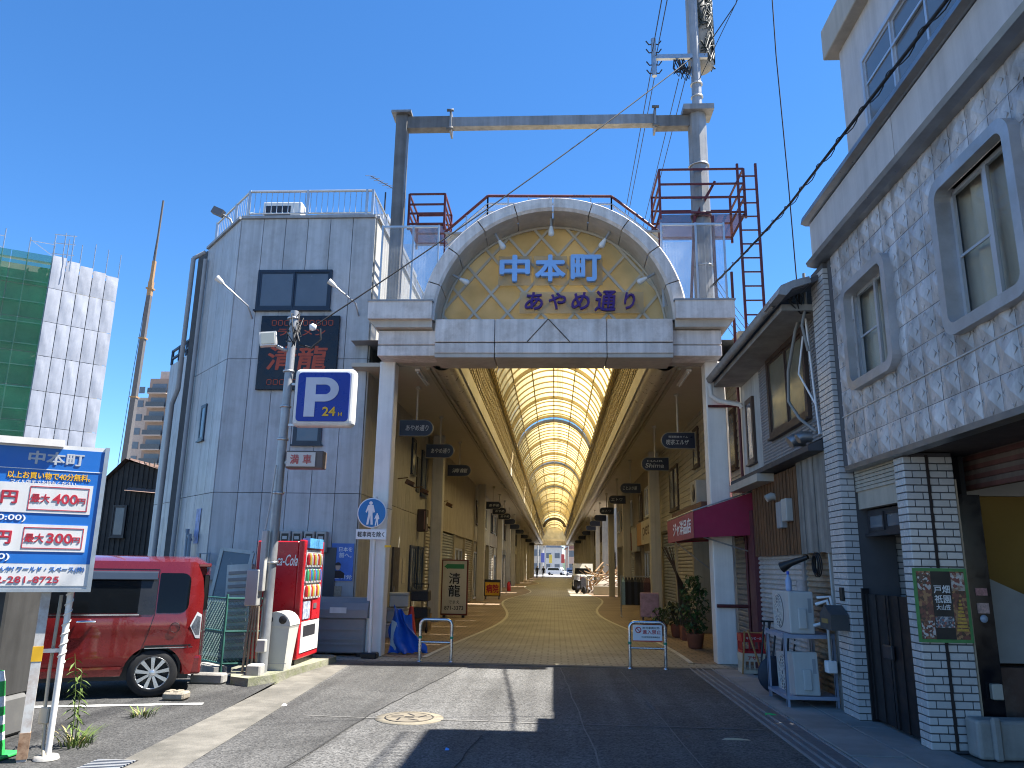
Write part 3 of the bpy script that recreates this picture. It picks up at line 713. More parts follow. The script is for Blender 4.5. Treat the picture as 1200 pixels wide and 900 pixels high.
for k in range(5):
    x = -5.42+k*.235; e = thing('electricity_meter', ('leftmost','second','third','fourth','rightmost')[k]+' of five beige electricity meters above the vending machine', 'meter', (x,14.95,1.8), group='row of electricity meters')
    MB().cbox(x-.1,14.8,1.80,x+.1,14.963,2.2,.012,1).build('case', M_meter, e)
    w_ = MB().box(x-.065,14.785,2.0,x+.065,14.80,2.15).build('window', M_black, e); MB().box(x-.045,14.78,2.04,x+.045,14.785,2.1).build('dial', mat('dial', (.4,.42,.42), .3), w_)
gm = thing('gas_meter', 'grey gas meter with looping pipes on the grey building', 'meter', (-6.6,14.95,1.2))
MB().cbox(-6.72,14.75,1.25,-6.42,14.93,1.55,.02).build('case', M_grey, gm)
gp = MB(); gp.tube([(-6.85,14.85,.1),(-6.85,14.85,1.75),(-6.66,14.85,1.75),(-6.66,14.85,1.54)], .028, 8); gp.tube([(-6.48,14.85,1.54),(-6.48,14.85,1.7),(-6.35,14.85,1.7),(-6.35,14.85,1.2),(-6.35,14.85,.5)], .022, 8)
gp.build('pipe', M_grey, gm)

# ================================================================ dark house and far buildings on the left
M_char = mat('charred_board', (.055,.05,.045), .85, var=.25, streak=.3)
M_roofb = mat('brown_tin_roof', (.22,.15,.125), .6, var=.15, streak=.2)
dh = thing('dark_house', 'small dark boarded house with brown tin roof behind the car', 'house', (-13.5,25,0))
MB().box(-15.2,24,0,-11.2,30,3.2).build('wall', M_char, dh)
gb = MB(); gb.prism([(-15.2,3.2),(-13.75,4.7),(-11.2,4.2),(-11.2,3.2)], 24, 30, 'xz'); gb.build('gable', M_char, dh)
rr = MB()
rr.add([(-15.4,23.8,3.05),(-13.75,23.8,4.78),(-13.75,30,4.78),(-15.4,30,3.05)], [(0,1,2,3)]); rr.add([(-13.75,23.8,4.78),(-11.1,23.8,4.0),(-11.1,30,4.0),(-13.75,30,4.78)], [(0,1,2,3)])
for k in range(5): rr.bar((-13.6+k*.55,23.8,4.76-k*.16),(-13.6+k*.55,30,4.76-k*.16),.04,.05)
rr.add([(-13.6,23.7,3.75),(-10.9,23.7,3.55),(-10.9,26.5,4.75),(-13.6,26.5,4.95)], [(0,1,2,3)])
rr.build('roof', M_roofb, dh)
for k in range(24): MB().box(-15.2+k*.166,23.97,.0,-15.18+k*.166,24.0,3.3+min(k*.166,1.4)).build('batten', M_char, dh)
window(dh, (-14.0,23.96,2.3), (1,0,0), .45, 1.0, (0,-1,0), M_dark, M_frost, 1)
MB().tube([(-15.1,23.5,1.9),(-15.1,23.3,2.3),(-14.7,23.3,2.4)], .1, 8).build('vent_hood', M_grey, dh)

sc = thing('scaffolded_tower', 'tall tower wrapped in green mesh and silver scaffold sheeting', 'building', (-44,62,0))
M_green = trans_mat('green_mesh', (.02,.13,.075), .3, .38, var=.2, scale=.6)
M_sheet = mat('silver_sheet', (.29,.305,.35), .5, var=.1, scale=.8, bump=.5, bscale=1.3, streak=.08, rnd=.05)
P0 = Vector((-43.5,60,0)); dW = Vector((.707,.707,0)); dG = Vector((-.855,-.518,0))
q = [P0+dW*.3+Vector((-.2,.9,0)), P0+dW*5.2+Vector((-.6,.6,0)), P0+dW*5.2+Vector((-14,14,0)), P0+dG*16+Vector((-.3,.9,0))]
MB().prism([(v.x,v.y) for v in q], 0, 26.3, 'xy').build('tower_wall', mat('tower_wall', (.3,.3,.29), .8), sc)
nW = dW.cross(Vector((0,0,1))); nc, nr = 5, 9
def drape(a, d, w_, z0, z1, nrm, m, nm, amp=.12):
    b = MB(); n = 7
    vs = []
    for i in range(n+1):
        for j in range(n+1):
            u, v = i/n, j/n; bl = amp*(math.sin(PI*u)*math.sin(PI*v)*random.uniform(.2,1)+.15*random.uniform(-1,1))
            p = a+d*(w_*u)+nrm*bl; vs.append((p.x,p.y,z0+(z1-z0)*v))
    b.add(vs, [(i*(n+1)+j,(i+1)*(n+1)+j,(i+1)*(n+1)+j+1,i*(n+1)+j+1) for i in range(n) for j in range(n)], 0, True); b.build(nm, m, sc)
for i in range(nc):
    for k in range(nr):
        z0 = 27.3-(k+1)*3.0; top = z0+2.96-(.0 if k else .18*i)
        drape(P0+dW*(5.4*i/nc+.03), dW, 5.4/nc-.06, z0, top, nW, M_sheet, 'silver_sheet')
nG = (-dG).cross(Vector((0,0,1)))
for i in range(5):
    for k in range(9):
        a = P0+dG*(3.0*(i+1)); drape(a, -dG, 2.95, 27.2-(k+1)*2.9, 27.2-k*2.9-.05, nG, M_green, 'green_mesh', .08)
fl = MB()
for k in range(15):
    z = 26.6-k*1.85; a = P0+dG*15-nG*.5; b_ = P0-nG*.5; fl.bar((a.x,a.y,z),(b_.x,b_.y,z),.5,.08)
    a2 = P0-nW*.4; b2 = P0+dW*5.3-nW*.4; fl.bar((a2.x,a2.y,z),(b2.x,b2.y,z),.5,.08)
for k in range(9):
    p = P0+dG*(1.85*k)-nG*.2; fl.bar((p.x,p.y,0),(p.x,p.y,28.2+.4*(k % 3)),.07)
for k in range(6):
    p = P0+dW*(1.07*k)-nW*.2; fl.bar((p.x,p.y,0),(p.x,p.y,29.3-.2*(k % 3)),.06)
for k in range(0, 9, 2):
    p = P0+dG*(1.85*k)-nG*.2; p2 = p+dG*1.85; fl.bar((p.x,p.y,27.2),(p2.x,p2.y,28.4),.05); fl.bar((p.x,p.y,28.3),(p2.x,p2.y,28.3),.05)
p = P0+dW*.6; 
for a, b_ in ((0,1.7),): 
    for z in (27.6,28.6,29.4): fl.bar((p.x-.9,p.y,z),(p.x+.8,p.y+.5,z),.06)
    for u in (-.9,0,.8): fl.bar((p.x+u,p.y+.2,26),(p.x+u,p.y+.2,29.6-.3*abs(u)),.07)
fl.build('scaffold_frame', M_steel, sc)

cr = thing('crane_boom', 'tall telescopic crane boom standing between scaffold tower and apartments', 'crane', (-69,120,0))
b0, b1 = Vector((-69.6,120,0)), Vector((-68.6,120,63)); M_boom = mat('boom_grey', (.10,.09,.085), .5); M_boomy = mat('boom_orange', (.28,.17,.08), .5)
for a, b_, w_, m in ((0,.25,1.0,M_boom),(.25,.44,.88,M_boom),(.44,.6,.78,M_boom),(.6,.72,.68,M_boom),(.72,.76,.7,M_boomy),(.76,.82,.52,M_boomy),(.82,1,.26,M_boom)):
    MB().bar(b0.lerp(b1,a), b0.lerp(b1,b_), w_).build('boom_section', m, cr)
for a in (.25,.44,.6,.74): MB().bar(b0.lerp(b1,a-.002), b0.lerp(b1,a+.002), 1.1).build('boom_collar', M_boomy, cr)
MB().tube([b0+Vector((-1.3,0,0)), b0.lerp(b1,.5)+Vector((-.9,0,0)), b0.lerp(b1,.98)], .05, 4).build('cable', M_wire, cr)

ap = thing('apartment_tower', 'distant brown apartment block with balconies behind the grey wing', 'building', (-80,150,0))
M_apt = mat('apartment_tile', (.28,.2,.16), .7, var=.1); M_apt2 = mat('apartment_pale', (.4,.33,.29), .7)
MB().box(-83.5,150,0,-66,162,38.2).build('wall', M_apt, ap); MB().box(-86.8,151.5,0,-83.5,162,34.5).build('stair_tower', M_apt2, ap)
MB().box(-82,151,38.2,-70,160,40).build('roof_house', M_apt2, ap)
for k in range(13):
    z = 2.9*k
    for x0 in (-83.2,-79.0,-74.8,-70.6):
        MB().box(x0,148.7,z,x0+3.9,150,z+.2).build('balcony_slab', M_apt2, ap)
        MB().box(x0,148.7,z+.2,x0+3.9,148.82,z+1.2).build('balcony_rail', mat('balcony_dark', (.07,.08,.09), .3), ap)
        MB().box(x0+.3,149.95,z+.25,x0+3.4,149.98,z+2.3).build('window', M_frost, ap)
    MB().box(-86.4,151.4,z+.6,-85.2,151.48,z+2.0).build('window', M_frost, ap)

# ================================================================ car
car = thing('parked_car', 'dark red boxy minicar parked side-on behind the blue sign', 'car', (-4.75,9.6,0))
M_car = mat('car_red', (.19,.011,.012), .25, metal=.35, var=.03, coat=1, spec=.5)
M_cglass = mat('car_glass', (.004,.005,.006), .08, var=.02, spec=.25); M_tyre = mat('tyre', (.018,.018,.019), .8, var=.2)
M_alloy = mat('alloy', (.6,.61,.62), .28, metal=.85, var=.06); M_chrome = mat('chrome', (.7,.71,.73), .15, metal=1)
XR, LN, YN, YF = -4.26, 3.39, 9.6, 11.07
def ctop(s_):   # roofline by distance from the rear
    if s_ < .12: return 1.56+.09*(s_/.12)**.5
    if s_ < 2.1: return 1.665
    if s_ < 2.75: return 1.665-(s_-2.1)/.65*.55
    return 1.11-(s_-2.75)/.64*.28
def cbot(s_):
    b = .26
    for wc in (.5, 2.93):
        dx = abs(s_-wc)
        if dx < .335: b = max(b, .285+math.sqrt(.335**2-dx**2)*1.0)
    return b
def cin(s_, z):  # inset of the flank
    v = 0
    if z > .98: v += .115*((z-.98)/.68)**1.3
    if z < .42: v += .03*((.42-z)/.2)
    e = min(s_, LN-s_)
    if e < .22: v += .13*(1-e/.22)**2.2
    v -= .012*math.exp(-((z-.86)/.07)**2)
    return v
xs = sorted(set([round(k*.045, 4) for k in range(int(LN/.045)+1)]+[0, .005, .02, LN]+[wc+s_*.334 for wc in (.5,2.93) for s_ in (-1,1)]))
nz = 16
for sgn, Y0 in ((1, YN), (-1, YF)):
    pass
b = MB(); grid = {}
for side, Y0, sg in ((0, YN, 1), (1, YF, -1)):
    vs = []
    for s_ in xs:
        zb, zt = cbot(s_), ctop(s_)
        for j in range(nz+1):
            z = zb+(zt-zb)*j/nz; vs.append((XR-s_, Y0+sg*cin(s_, z), z))
    b.add(vs, [(i*(nz+1)+j,(i+1)*(nz+1)+j,(i+1)*(nz+1)+j+1,i*(nz+1)+j+1) for i in range(len(xs)-1) for j in range(nz)], 0, True)
# roof / bonnet skin
vs = []; nr_ = 10
for s_ in xs:
    zt = ctop(s_); y0, y1 = YN+cin(s_, zt), YF-cin(s_, zt)
    for j in range(nr_+1):
        f_ = j/nr_; vs.append((XR-s_, y0+(y1-y0)*f_, zt+.075*(1-abs(2*f_-1)**2.4)))
b.add(vs, [(i*(nr_+1)+j,(i+1)*(nr_+1)+j,(i+1)*(nr_+1)+j+1,i*(nr_+1)+j+1) for i in range(len(xs)-1) for j in range(nr_)], 0, True)
for s_ in (0, LN):  # tail and nose
    zb, zt = cbot(s_), ctop(s_); vs = []
    for j in range(nz+1):
        z = zb+(zt-zb)*j/nz; y0, y1 = YN+cin(s_, z), YF-cin(s_, z)
        for k in range(7): f_ = k/6; vs.append((XR-s_+(1 if s_ == 0 else -1)*.05*math.sin(PI*f_), y0+(y1-y0)*f_, z+(.075*(1-abs(2*f_-1)**2.4) if j == nz else 0)))
    b.add(vs, [(j*7+k,j*7+k+1,(j+1)*7+k+1,(j+1)*7+k) for j in range(nz) for k in range(6)], 0, True)
body = b.build('body', M_car, car)
MB().box(XR-LN+.1,YN+.1,.2,XR-.1,YF-.1,.5).build('underbody', M_black, car)
def flank(pts, name, m, out=.004, parent=car, both=False):
    """polygon (s, z) laid on the near flank as a thin patch, finely cut so that it follows the curve"""
    bm = bmesh.new(); vv = [bm.verts.new((p[0], 0, p[1])) for p in pts]; bm.faces.new(vv)
    bmesh.ops.triangulate(bm, faces=bm.faces[:])
    bmesh.ops.subdivide_edges(bm, edges=bm.edges[:], cuts=3, use_grid_fill=True)
    for v in bm.verts: s_, z = v.co.x, v.co.z; v.co = Vector((XR-s_, YN+cin(s_, z)-out, z))
    q = MB(); q.bm(bm, 0, True); return q.build(name, m, parent)
def rr_poly(s0, s1, z0, z1, r, corners=(1,1,1,1)):
    out = []
    for (cx, cz, a0, on) in ((s1,z1,0,corners[0]),(s0,z1,90,corners[1]),(s0,z0,180,corners[2]),(s1,z0,270,corners[3])):
        rr_ = r if on else .012
        ox = cx-rr_ if cx == s1 else cx+rr_; oz = cz-rr_ if cz == z1 else cz+rr_
        for k in range(5): t = R(a0+22.5*k); out.append((ox+rr_*math.cos(t), oz+rr_*math.sin(t)))
    return out
flank(rr_poly(.17,.53,1.02,1.52,.1,(0,1,1,0)), 'quarter_window', M_cglass)
flank(rr_poly(.55,.74,1.0,1.46,.02), 'pillar_cover', mat('pillar_black', (.02,.022,.026), .3), .006)
flank(rr_poly(.72,1.45,1.02,1.45,.03), 'rear_door_window', M_cglass, .005)
flank(rr_poly(1.52,2.35,1.02,1.45,.06,(1,0,0,0)), 'front_door_window', M_cglass, .005)
vis = MB(); 
for s0, s1 in ((.56,1.5),(1.53,2.2)):
    vs = []
    for s_ in (s0, s1):
        for z, o_ in ((1.54,.004),(1.52,.03),(1.44,.045),(1.43,.04)): vs.append((XR-s_, YN+cin(s_, z)-o_, z))
    vis.add(vs, [(i,i+1,i+5,i+4) for i in range(3)])
vis.build('window_visor', mat('visor_smoke', (.03,.04,.055), .12, spec=.7), car)
def seam(pts, w_=.006, m=None, name='door_seam', out=.003):
    q = MB()
    for (s0,z0),(s1,z1) in zip(pts, pts[1:]):
        for k in range(6):
            f0, f1 = k/6, (k+1)/6; a = (s0+(s1-s0)*f0, z0+(z1-z0)*f0); c = (s0+(s1-s0)*f1, z0+(z1-z0)*f1)
            q.bar((XR-a[0],YN+cin(*a)-out,a[1]),(XR-c[0],YN+cin(*c)-out,c[1]),w_,.004,(0,1,0))
    return q.build(name, m or M_black, car)
seam([(.545,1.56),(.545,1.0),(.60,.75),(.66,.55),(.85,.34)]); seam([(1.5,1.55),(1.49,.98),(1.49,.32)]); seam([(2.45,1.1),(2.45,.4)])
seam([(.55,1.565),(2.1,1.565)]); seam([(.72,1.0),(2.3,1.0)], .014, M_chrome, 'belt_trim', .004)
seam([(.1,.62),(.62,.615)], .018, M_black, 'side_slit'); seam([(.08,.595),(.62,.59)], .01, M_chrome, 'slit_trim')
seam([(.85,.36),(2.6,.36)], .03, M_car, 'sill_trim', .02)
for s_ in (1.28, 2.22):
    h = MB().tube([(XR-s_+.1,YN-.03,.92),(XR-s_+.05,YN-.045,.925),(XR-s_-.05,YN-.045,.925),(XR-s_-.1,YN-.03,.92)], .014, 8).build('door_handle', M_chrome, car)
    MB().lathe([(0,-.002),(.045,-.002),(.05,.012)], (XR-s_+.02,YN-.004,.905), 14, axis='y').build('handle_recess', mat('recess', (.12,.006,.008), .4), h)
fc = MB().tube([(XR-.3+.055*math.cos(2*PI*k/20),YN-.001+cin(.3,.84),.84+.06*math.sin(2*PI*k/20)) for k in range(21)], .003, 4); fc.build('fuel_flap', M_black, car)
# tail lamp wraps around the corner
tl = MB(); vs = []
outl = [(.0,.98),(.03,1.02),(.10,.92),(.12,.83),(.05,.70),(.0,.68)]
flank([(.004,.99),(.06,1.03),(.13,.86),(.055,.70),(.004,.69)], 'tail_lamp', mat('lamp_clear', (.5,.52,.55), .1, metal=.3), .008)
flank([(.015,.96),(.06,.985),(.108,.86),(.055,.745),(.015,.74)], 'lamp_lens', mat('lamp_grey', (.13,.15,.18), .1, metal=.5, var=.5, scale=40), .013)
MB().cbox(XR-.1,YN+.14,1.60,XR+.05,YF-.14,1.65,.012).build('roof_spoiler', M_car, car)
MB().cbox(XR-.02,YN+.16,1.05,XR+.045,YF-.16,1.5,.01).build('rear_window', M_cglass, car)
MB().cbox(XR-.2,YN+.08,.25,XR+.04,YF-.08,.48,.03).build('rear_bumper', M_car, car)
for side, yw in ((1, YN+.085), (-1, YF-.085)):
    for wc in (.5, 2.93):
        xw = XR-wc; sgn = -side
        wh = MB().lathe([(.19,-.075),(.265,-.08),(.285,-.06),(.288,0),(.285,.06),(.265,.08),(.19,.075)], (xw,yw,.287), 40, axis='y', cap=False).build('wheel', M_tyre, car)
        rimb = MB().lathe([(.192,sgn*.07),(.198,sgn*.076),(.188,sgn*.072),(.172,sgn*.03),(.165,-sgn*.03)], (xw,yw,.287), 36, axis='y', cap=False)
        rimb.build('rim', M_alloy, wh)
        MB().lathe([(0,-sgn*.02),(.17,-sgn*.02)], (xw,yw,.287), 30, axis='y').build('brake_disc', mat('brake', (.09,.085,.08), .5, metal=.6), wh)
        sp = MB(); yo = yw+sgn*.062
        for k in range(9):
            t = 2*PI*k/9+.2; c, s_ = math.cos(t), math.sin(t); tx, tz = -s_, c
            for e in (-1, 1):
                a = Vector((xw+c*.03+tx*e*.012,yo,.287+s_*.03+tz*e*.012)); d_ = Vector((xw+c*.185+tx*e*.026,yo-sgn*.004,.287+s_*.185+tz*e*.026))
            pr = [(xw+c*.03-tx*.014,.287+s_*.03-tz*.014),(xw+c*.19-tx*.024,.287+s_*.19-tz*.024),(xw+c*.19+tx*.024,.287+s_*.19+tz*.024),(xw+c*.03+tx*.014,.287+s_*.03+tz*.014)]
            sp.prism(pr, yo-.012, yo+.012, 'xz')
        sp.lathe([(0,sgn*.078),(.03,sgn*.078),(.05,sgn*.068),(.05,sgn*.04)], (xw,yw,.287), 16, axis='y')
        sp.build('spokes', M_alloy, wh)
car.location.x -= .1; car.rotation_euler[2] = R(24); car.scale = (1,1,.955)
ws = tag(MB().cbox(-4.62,9.42,.0,-4.36,9.62,.09,.02,1).box(-4.60,9.45,.085,-4.54,9.6,.1).box(-4.5,9.45,.085,-4.44,9.6,.1).build('wheel_chock', mat('chock', (.25,.22,.17), .9, var=.3, scale=10, bump=.4)), 'weathered concrete wheel block behind the car rear tyre', 'wheel stop')

# ================================================================ blue parking price board and its neighbours
SD = Vector((math.cos(R(31)), math.sin(R(31)), 0)); SN = SD.cross(Vector((0,0,1))); SO = Vector((-3.985,6.635,0)); Zv = Vector((0,0,1))
M_bl = mat('sign_blue', (.01,.13,.46), .4, var=.08, dirt=(.2,.25,.3), damt=.06, dscale=4); M_sw = mat('sign_white', (.66,.66,.65), .45, var=.06, streak=.1, dirt=(.3,.27,.2), damt=.1)
M_sr = mat('sign_red', (.42,.02,.04), .5); M_sy = mat('sign_yellow', (.75,.42,.02), .5)
bs = thing('parking_price_board', 'large blue parking price board with white and red panels on two posts', 'sign', (-4.2,6.5,0))
def sp_(u, z, n=0): return SO-SD*u+Zv*z+SN*n          # u = metres left of the right edge
def spbox(u0, u1, z0, z1, n0, n1, m, name):
    vs = [sp_(u, z, n) for n in (n0, n1) for u, z in ((u1,z0),(u0,z0),(u0,z1),(u1,z1))]
    return MB().add(vs, [(0,3,2,1),(4,5,6,7),(0,1,5,4),(1,2,6,5),(2,3,7,6),(3,0,4,7)]).build(name, m, bs)
spbox(0,1.62,1.345,2.57,-.07,0,M_sw,'cabinet'); spbox(.035,1.6,1.56,2.535,0,.004,M_bl,'blue_face'); spbox(.035,1.6,1.38,1.558,0,.005,M_sw,'white_strip')
spbox(.0,.035,1.345,2.575,.001,.016,M_steel,'edge_trim'); spbox(.36,1.62,2.55,2.61,-.08,.06,M_white,'lamp_housing'); spbox(0,1.62,1.33,1.355,-.07,.02,M_steel,'bottom_trim')
spbox(.04,1.6,2.347,2.353,.004,.008,M_wp,'rule_line')
for z0, z1 in ((1.98,2.23),(1.66,1.885)):
    spbox(.09,1.5,z0,z1,.004,.009,M_sw,'price_panel')
    fb = MB()
    for (u0,u1,a,c) in ((.115,.56,z0+.025,z0+.031),(.115,.56,z1-.031,z1-.025),(.115,.121,z0+.025,z1-.025),(.554,.56,z0+.025,z1-.025)):
        vs = [sp_(u, z, n) for n in (.009,.012) for u, z in ((u1,a),(u0,a),(u0,c),(u1,c))]; fb.add(vs, [(0,3,2,1),(4,5,6,7),(0,1,5,4),(1,2,6,5),(2,3,7,6),(3,0,4,7)])
    fb.build('red_border', M_sr, bs)
def stext(body, u, z, m, fit=None, height=None, bold=.012, n=.008): return text('lettering', body, m, bs, sp_(u, z, n), 1, xdir=SD, fit=fit, height=height, bold=bold, extrude=.0015)
stext('中本町', .40, 2.45, mat('sign_silver', (.45,.47,.5), .5), .42, .115, .03)
stext('以上お買い物で40分無料。', .43, 2.295, M_sy, .62, .062, .02); stext('マイル店までお持ちください。', .46, 2.252-.015, M_wp, .5, .036, .012)
for z, s_ in ((2.105,'最大400円'),(1.772,'最大300円')):
    stext(s_[:2], .475, z, M_sr, .14, .075, .02, .012); stext(s_[2:5], .29, z, M_sr, .19, .085, .03, .012); stext('円', .165, z-.012, M_sr, .06, .05, .02, .012); stext('円', .70, z, M_sr, .12, .11, .03, .012)
stext('0:00)', .66, 1.93, M_wp, .2, .062, .02); stext('00)', .70, 1.61, M_wp, .14, .062, .02)
stext('んか? ワールド・スペース(株)', .38, 1.515, M_bl, .62, .048, .014); stext('92-281-8725', .50, 1.43, M_sr, .5, .055, .012)
for u, nm, w_ in ((.33,'post',.07),(.15,'post',.04)):
    p = sp_(u, 0, -.09); q = MB()
    if u > .2:
        q.obox(Matrix.Translation((p.x,p.y,.78))@Matrix.Rotation(R(31),4,'Z'), w_, w_, 1.56); pst = q.build('post', mat('post_white', (.55,.55,.53), .5, var=.1, scale=8, dirt=(.22,.09,.03), damt=.42, dscale=7), bs)
        MB().obox(Matrix.Translation((p.x,p.y,.83))@Matrix.Rotation(R(31),4,'Z'), w_+.006, w_+.006, .12).build('yellow_band', M_sy, pst)
        MB().obox(Matrix.Translation((p.x,p.y,.12))@Matrix.Rotation(R(31),4,'Z'), w_+.008, w_+.008, .2).build('rusty_foot', mat('rust_brown', (.3,.2,.13), .8, var=.4, scale=14, dirt=(.12,.05,.02), damt=.6, dscale=12), pst)
    else:
        q.tube([(p.x,p.y,0),(p.x,p.y,1.56)], .026, 10); q.build('post', M_white, bs)
        sp2 = MB(); sp2.tube([(p.x+.03*math.cos(k*.9),p.y+.03*math.sin(k*.9),.75+k*.012) for k in range(50)], .006, 5); sp2.build('cable_spiral', M_white, bs)
pa, pb = sp_(.33,.85,-.09), sp_(.15,.85,-.09); MB().bar(pa, pb, .03).build('cross_brace', M_steel, bs)
p = sp_(.2,0,-.12)
MB().tube([(p.x-.02,p.y,1.3),(p.x-.03,p.y,.7),(p.x-.02,p.y,.35)], .014, 6).build('conduit', mat('beige_plastic', (.42,.38,.3), .6), bs); cb = MB(); cb.tube([(p.x,p.y,.3),(p.x+.01,p.y,.1),(p.x+.06,p.y-.05,.02)], .014, 6); cb.build('conduit', mat('beige_plastic', (.42,.38,.3), .6), bs)
MB().cbox(p.x-.05,p.y-.03,.27,p.x+.03,p.y+.03,.4,.008,1).build('junction_box', mat('beige_plastic2', (.42,.38,.3), .6), bs)
MB().lathe([(.1,0),(.09,.03),(.0,.035)], (p.x+.05,p.y,0), 12).build('concrete_foot', M_conc, bs)

tm = thing('ticket_machine', 'grey steel ticket machine housing behind the blue price board', 'machine', (-5.4,7.4,0))
MB().cbox(-5.75,7.1,.35,-5.05,7.6,1.55,.02,1).build('housing', mat('machine_grey', (.045,.045,.045), .6, var=.2, streak=.3), tm); MB().cbox(-5.55,7.15,.0,-5.0,7.55,.36,.03,1).build('plinth', mat('plinth_white', (.1,.1,.1), .6, dirt=(.2,.2,.18), damt=.3), tm)
MB().box(-5.4,7.08,1.2,-5.15,7.105,1.4).build('panel', M_dark, tm)
cn = thing('traffic_cone', 'green and white striped traffic cone at the left edge', 'cone', (-4.66,6.6,0))
M_cg = mat('cone_green', (.03,.35,.08), .5)
MB().cbox(-4.84,6.42,0,-4.48,6.78,.03,.01,1).build('base', M_cg, cn)
pr = [(.13,.03),(.115,.14),(.105,.2),(.098,.26),(.09,.33),(.08,.4),(.07,.48),(.055,.6),(.035,.68),(.0,.685)]
for i in range(len(pr)-1): MB().lathe([pr[i],pr[i+1]], (-4.66,6.6,0), 20).build('cone_band', M_cg if i % 2 == 0 else M_wp, cn)
# weeds
M_weed = mat('weed_green', (.10,.15,.03), .7, var=.35, scale=9, rnd=.1); M_weedy = mat('weed_straw', (.30,.25,.10), .8, var=.3, scale=9)
def weeds(name, lab, c, n, h0, h1, spread, lean=.5, tall=0):
    t = thing(name, lab, 'weed', (*c,0)); bg_, by = MB(), MB()
    for i in range(n):
        a = random.uniform(0, 2*PI); r_ = spread*random.random()**.7; p = Vector((c[0]+r_*math.cos(a), c[1]+r_*math.sin(a), 0)); h = random.uniform(h0, h1)
        dr_ = Vector((math.cos(a), math.sin(a), 0)); side = Vector((-dr_.y, dr_.x, 0))*random.uniform(.004,.009); tgt = bg_ if random.random() < .72 else by
        k = [p+dr_*(lean*h*f_*f_)+Vector((0,0,h*(f_-.25*lean*f_*f_))) for f_ in (0,.4,.75,1)]
        tgt.add([k[0]-side,k[0]+side,k[1]-side,k[1]+side,k[2]-side*.7,k[2]+side*.7,k[3]], [(0,1,3,2),(2,3,5,4),(4,5,6)])
    for i in range(tall):
        p = Vector((c[0]+random.uniform(-.06,.06), c[1]+random.uniform(-.06,.06), 0)); h = random.uniform(.6,.9); L_ = Vector((random.uniform(-.1,.15),random.uniform(-.1,.1),0))
        pts = [p+L_*f_*f_+Vector((0,0,h*f_)) for f_ in (0,.3,.6,.85,1)]; bg_.tube(pts, [.005,.005,.004,.003,.002], 5)
        for j in range(26):
            f_ = .2+.8*j/26; q = p+L_*f_*f_+Vector((0,0,h*f_)); a = j*2.4; dr_ = Vector((math.cos(a), math.sin(a), -.35)); sd_ = Vector((-math.sin(a), math.cos(a), 0))*.011; ln = random.uniform(.07,.13)
            bg_.add([q, q+dr_*ln*.5+sd_, q+dr_*ln+Vector((0,0,-.02)), q+dr_*ln*.5-sd_], [(0,1,2,3)])
    bg_.build('blades', M_weed, t, kind='stuff'); by.build('dry_blades', M_weedy, t, kind='stuff'); return t
weeds('weed_clump', 'tall leafy weeds growing beside the white sign post', (-4.22,7.12), 80, .05,.2,.15, .8, 2)
weeds('weed_clump', 'small tuft of dry grass on the tarmac below the car', (-4.35,8.5), 45, .04,.13,.15, .9)

# ================================================================ lamp pole with P sign
pl = thing('sign_pole', 'slim grey steel pole carrying the parking signs by the fence', 'pole', (-4.1,11.2,0))
MB().tube([(-4.1,11.2,0),(-4.08,11.2,3.0),(-4.06,11.2,5.42)], [.075,.068,.062], 14).build('shaft', mat('pole_grey', (.33,.34,.35), .45, metal=.5, var=.15, scale=5, streak=.15), pl)
for z in (1.6,2.6,3.4,3.9,4.45,5.3): MB().lathe([(.075,-.015),(.085,-.015),(.085,.015),(.075,.015)], (-4.075,11.2,z), 14).build('band', M_steel, pl)
for z in (3.62,4.25,3.05): MB().bar((-4.08,11.2,z),(-3.6,11.22,z),.035).build('bracket', M_steel, pl)
kn = MB()
for k in range(14):
    a = random.uniform(0,6.28); kn.tube([(-4.06,11.2,5.32+random.uniform(-.1,.1)),(-4.06+.14*math.cos(a),11.2+.14*math.sin(a),5.2+random.uniform(-.25,.2)),(-4.06+.07*math.cos(a+1),11.2-.07,5.0+random.uniform(-.2,.1))], .009, 5)
kn.tube([(-4.0,11.15,5.1),(-3.9,11.1,4.85),(-3.72,11.12,4.8),(-3.6,11.15,4.95),(-3.62,11.15,5.12)], .018, 6); kn.build('cable_bundle', M_wire, pl)
MB().lathe([(0,-.06),(.05,-.04),(.055,.03),(.0,.06)], (-3.72,11.1,5.13), 12).build('insulator', M_wp, pl)
MB().cbox(-4.36,11.0,1.0,-4.18,11.2,1.5,.012,1).build('meter_box', M_meter, pl); MB().cbox(-4.2,11.02,1.2,-4.12,11.12,2.05,.01,1).build('cable_box', M_meter, pl); MB().cbox(-4.16,11.04,.38,-4.02,11.12,.55,.01,1).build('switch_box', M_meter, pl)
cb = MB()
cb.tube([(-4.26,11.06,1.0),(-4.3,11.05,.5),(-4.32,11.05,.0)], .018, 6)
for k in range(1, 4): MB().tube([(-4.26+.03*k,11.06,1.0),(-4.3+.05*k,11.05,.5),(-4.32+.06*k,11.05+.02*k,.0)], .018, 6).build('conduit', mat('conduit_rusty', (.25,.2,.14), .7, var=.3, scale=9), pl)
MB().tube([(-4.11,11.1,3.0),(-4.14,11.08,2.4),(-4.17,11.04,2.0)], .012, 6).build('conduit', M_meter, pl); cb.build('conduit', mat('conduit_rusty', (.25,.2,.14), .7, var=.3, scale=9), pl)
pk = thing('parking_sign', 'blue and white lit-box sign with large P and yellow 24H', 'sign', (-3.46,11.2,3.6))
M_pblue = mat('p_blue', (.006,.026,.27), .3, var=.08); pg = MB().cbox(-3.93,11.06,3.58,-3.0,11.3,4.47,.08,4).build('cabinet', M_sw, pk)
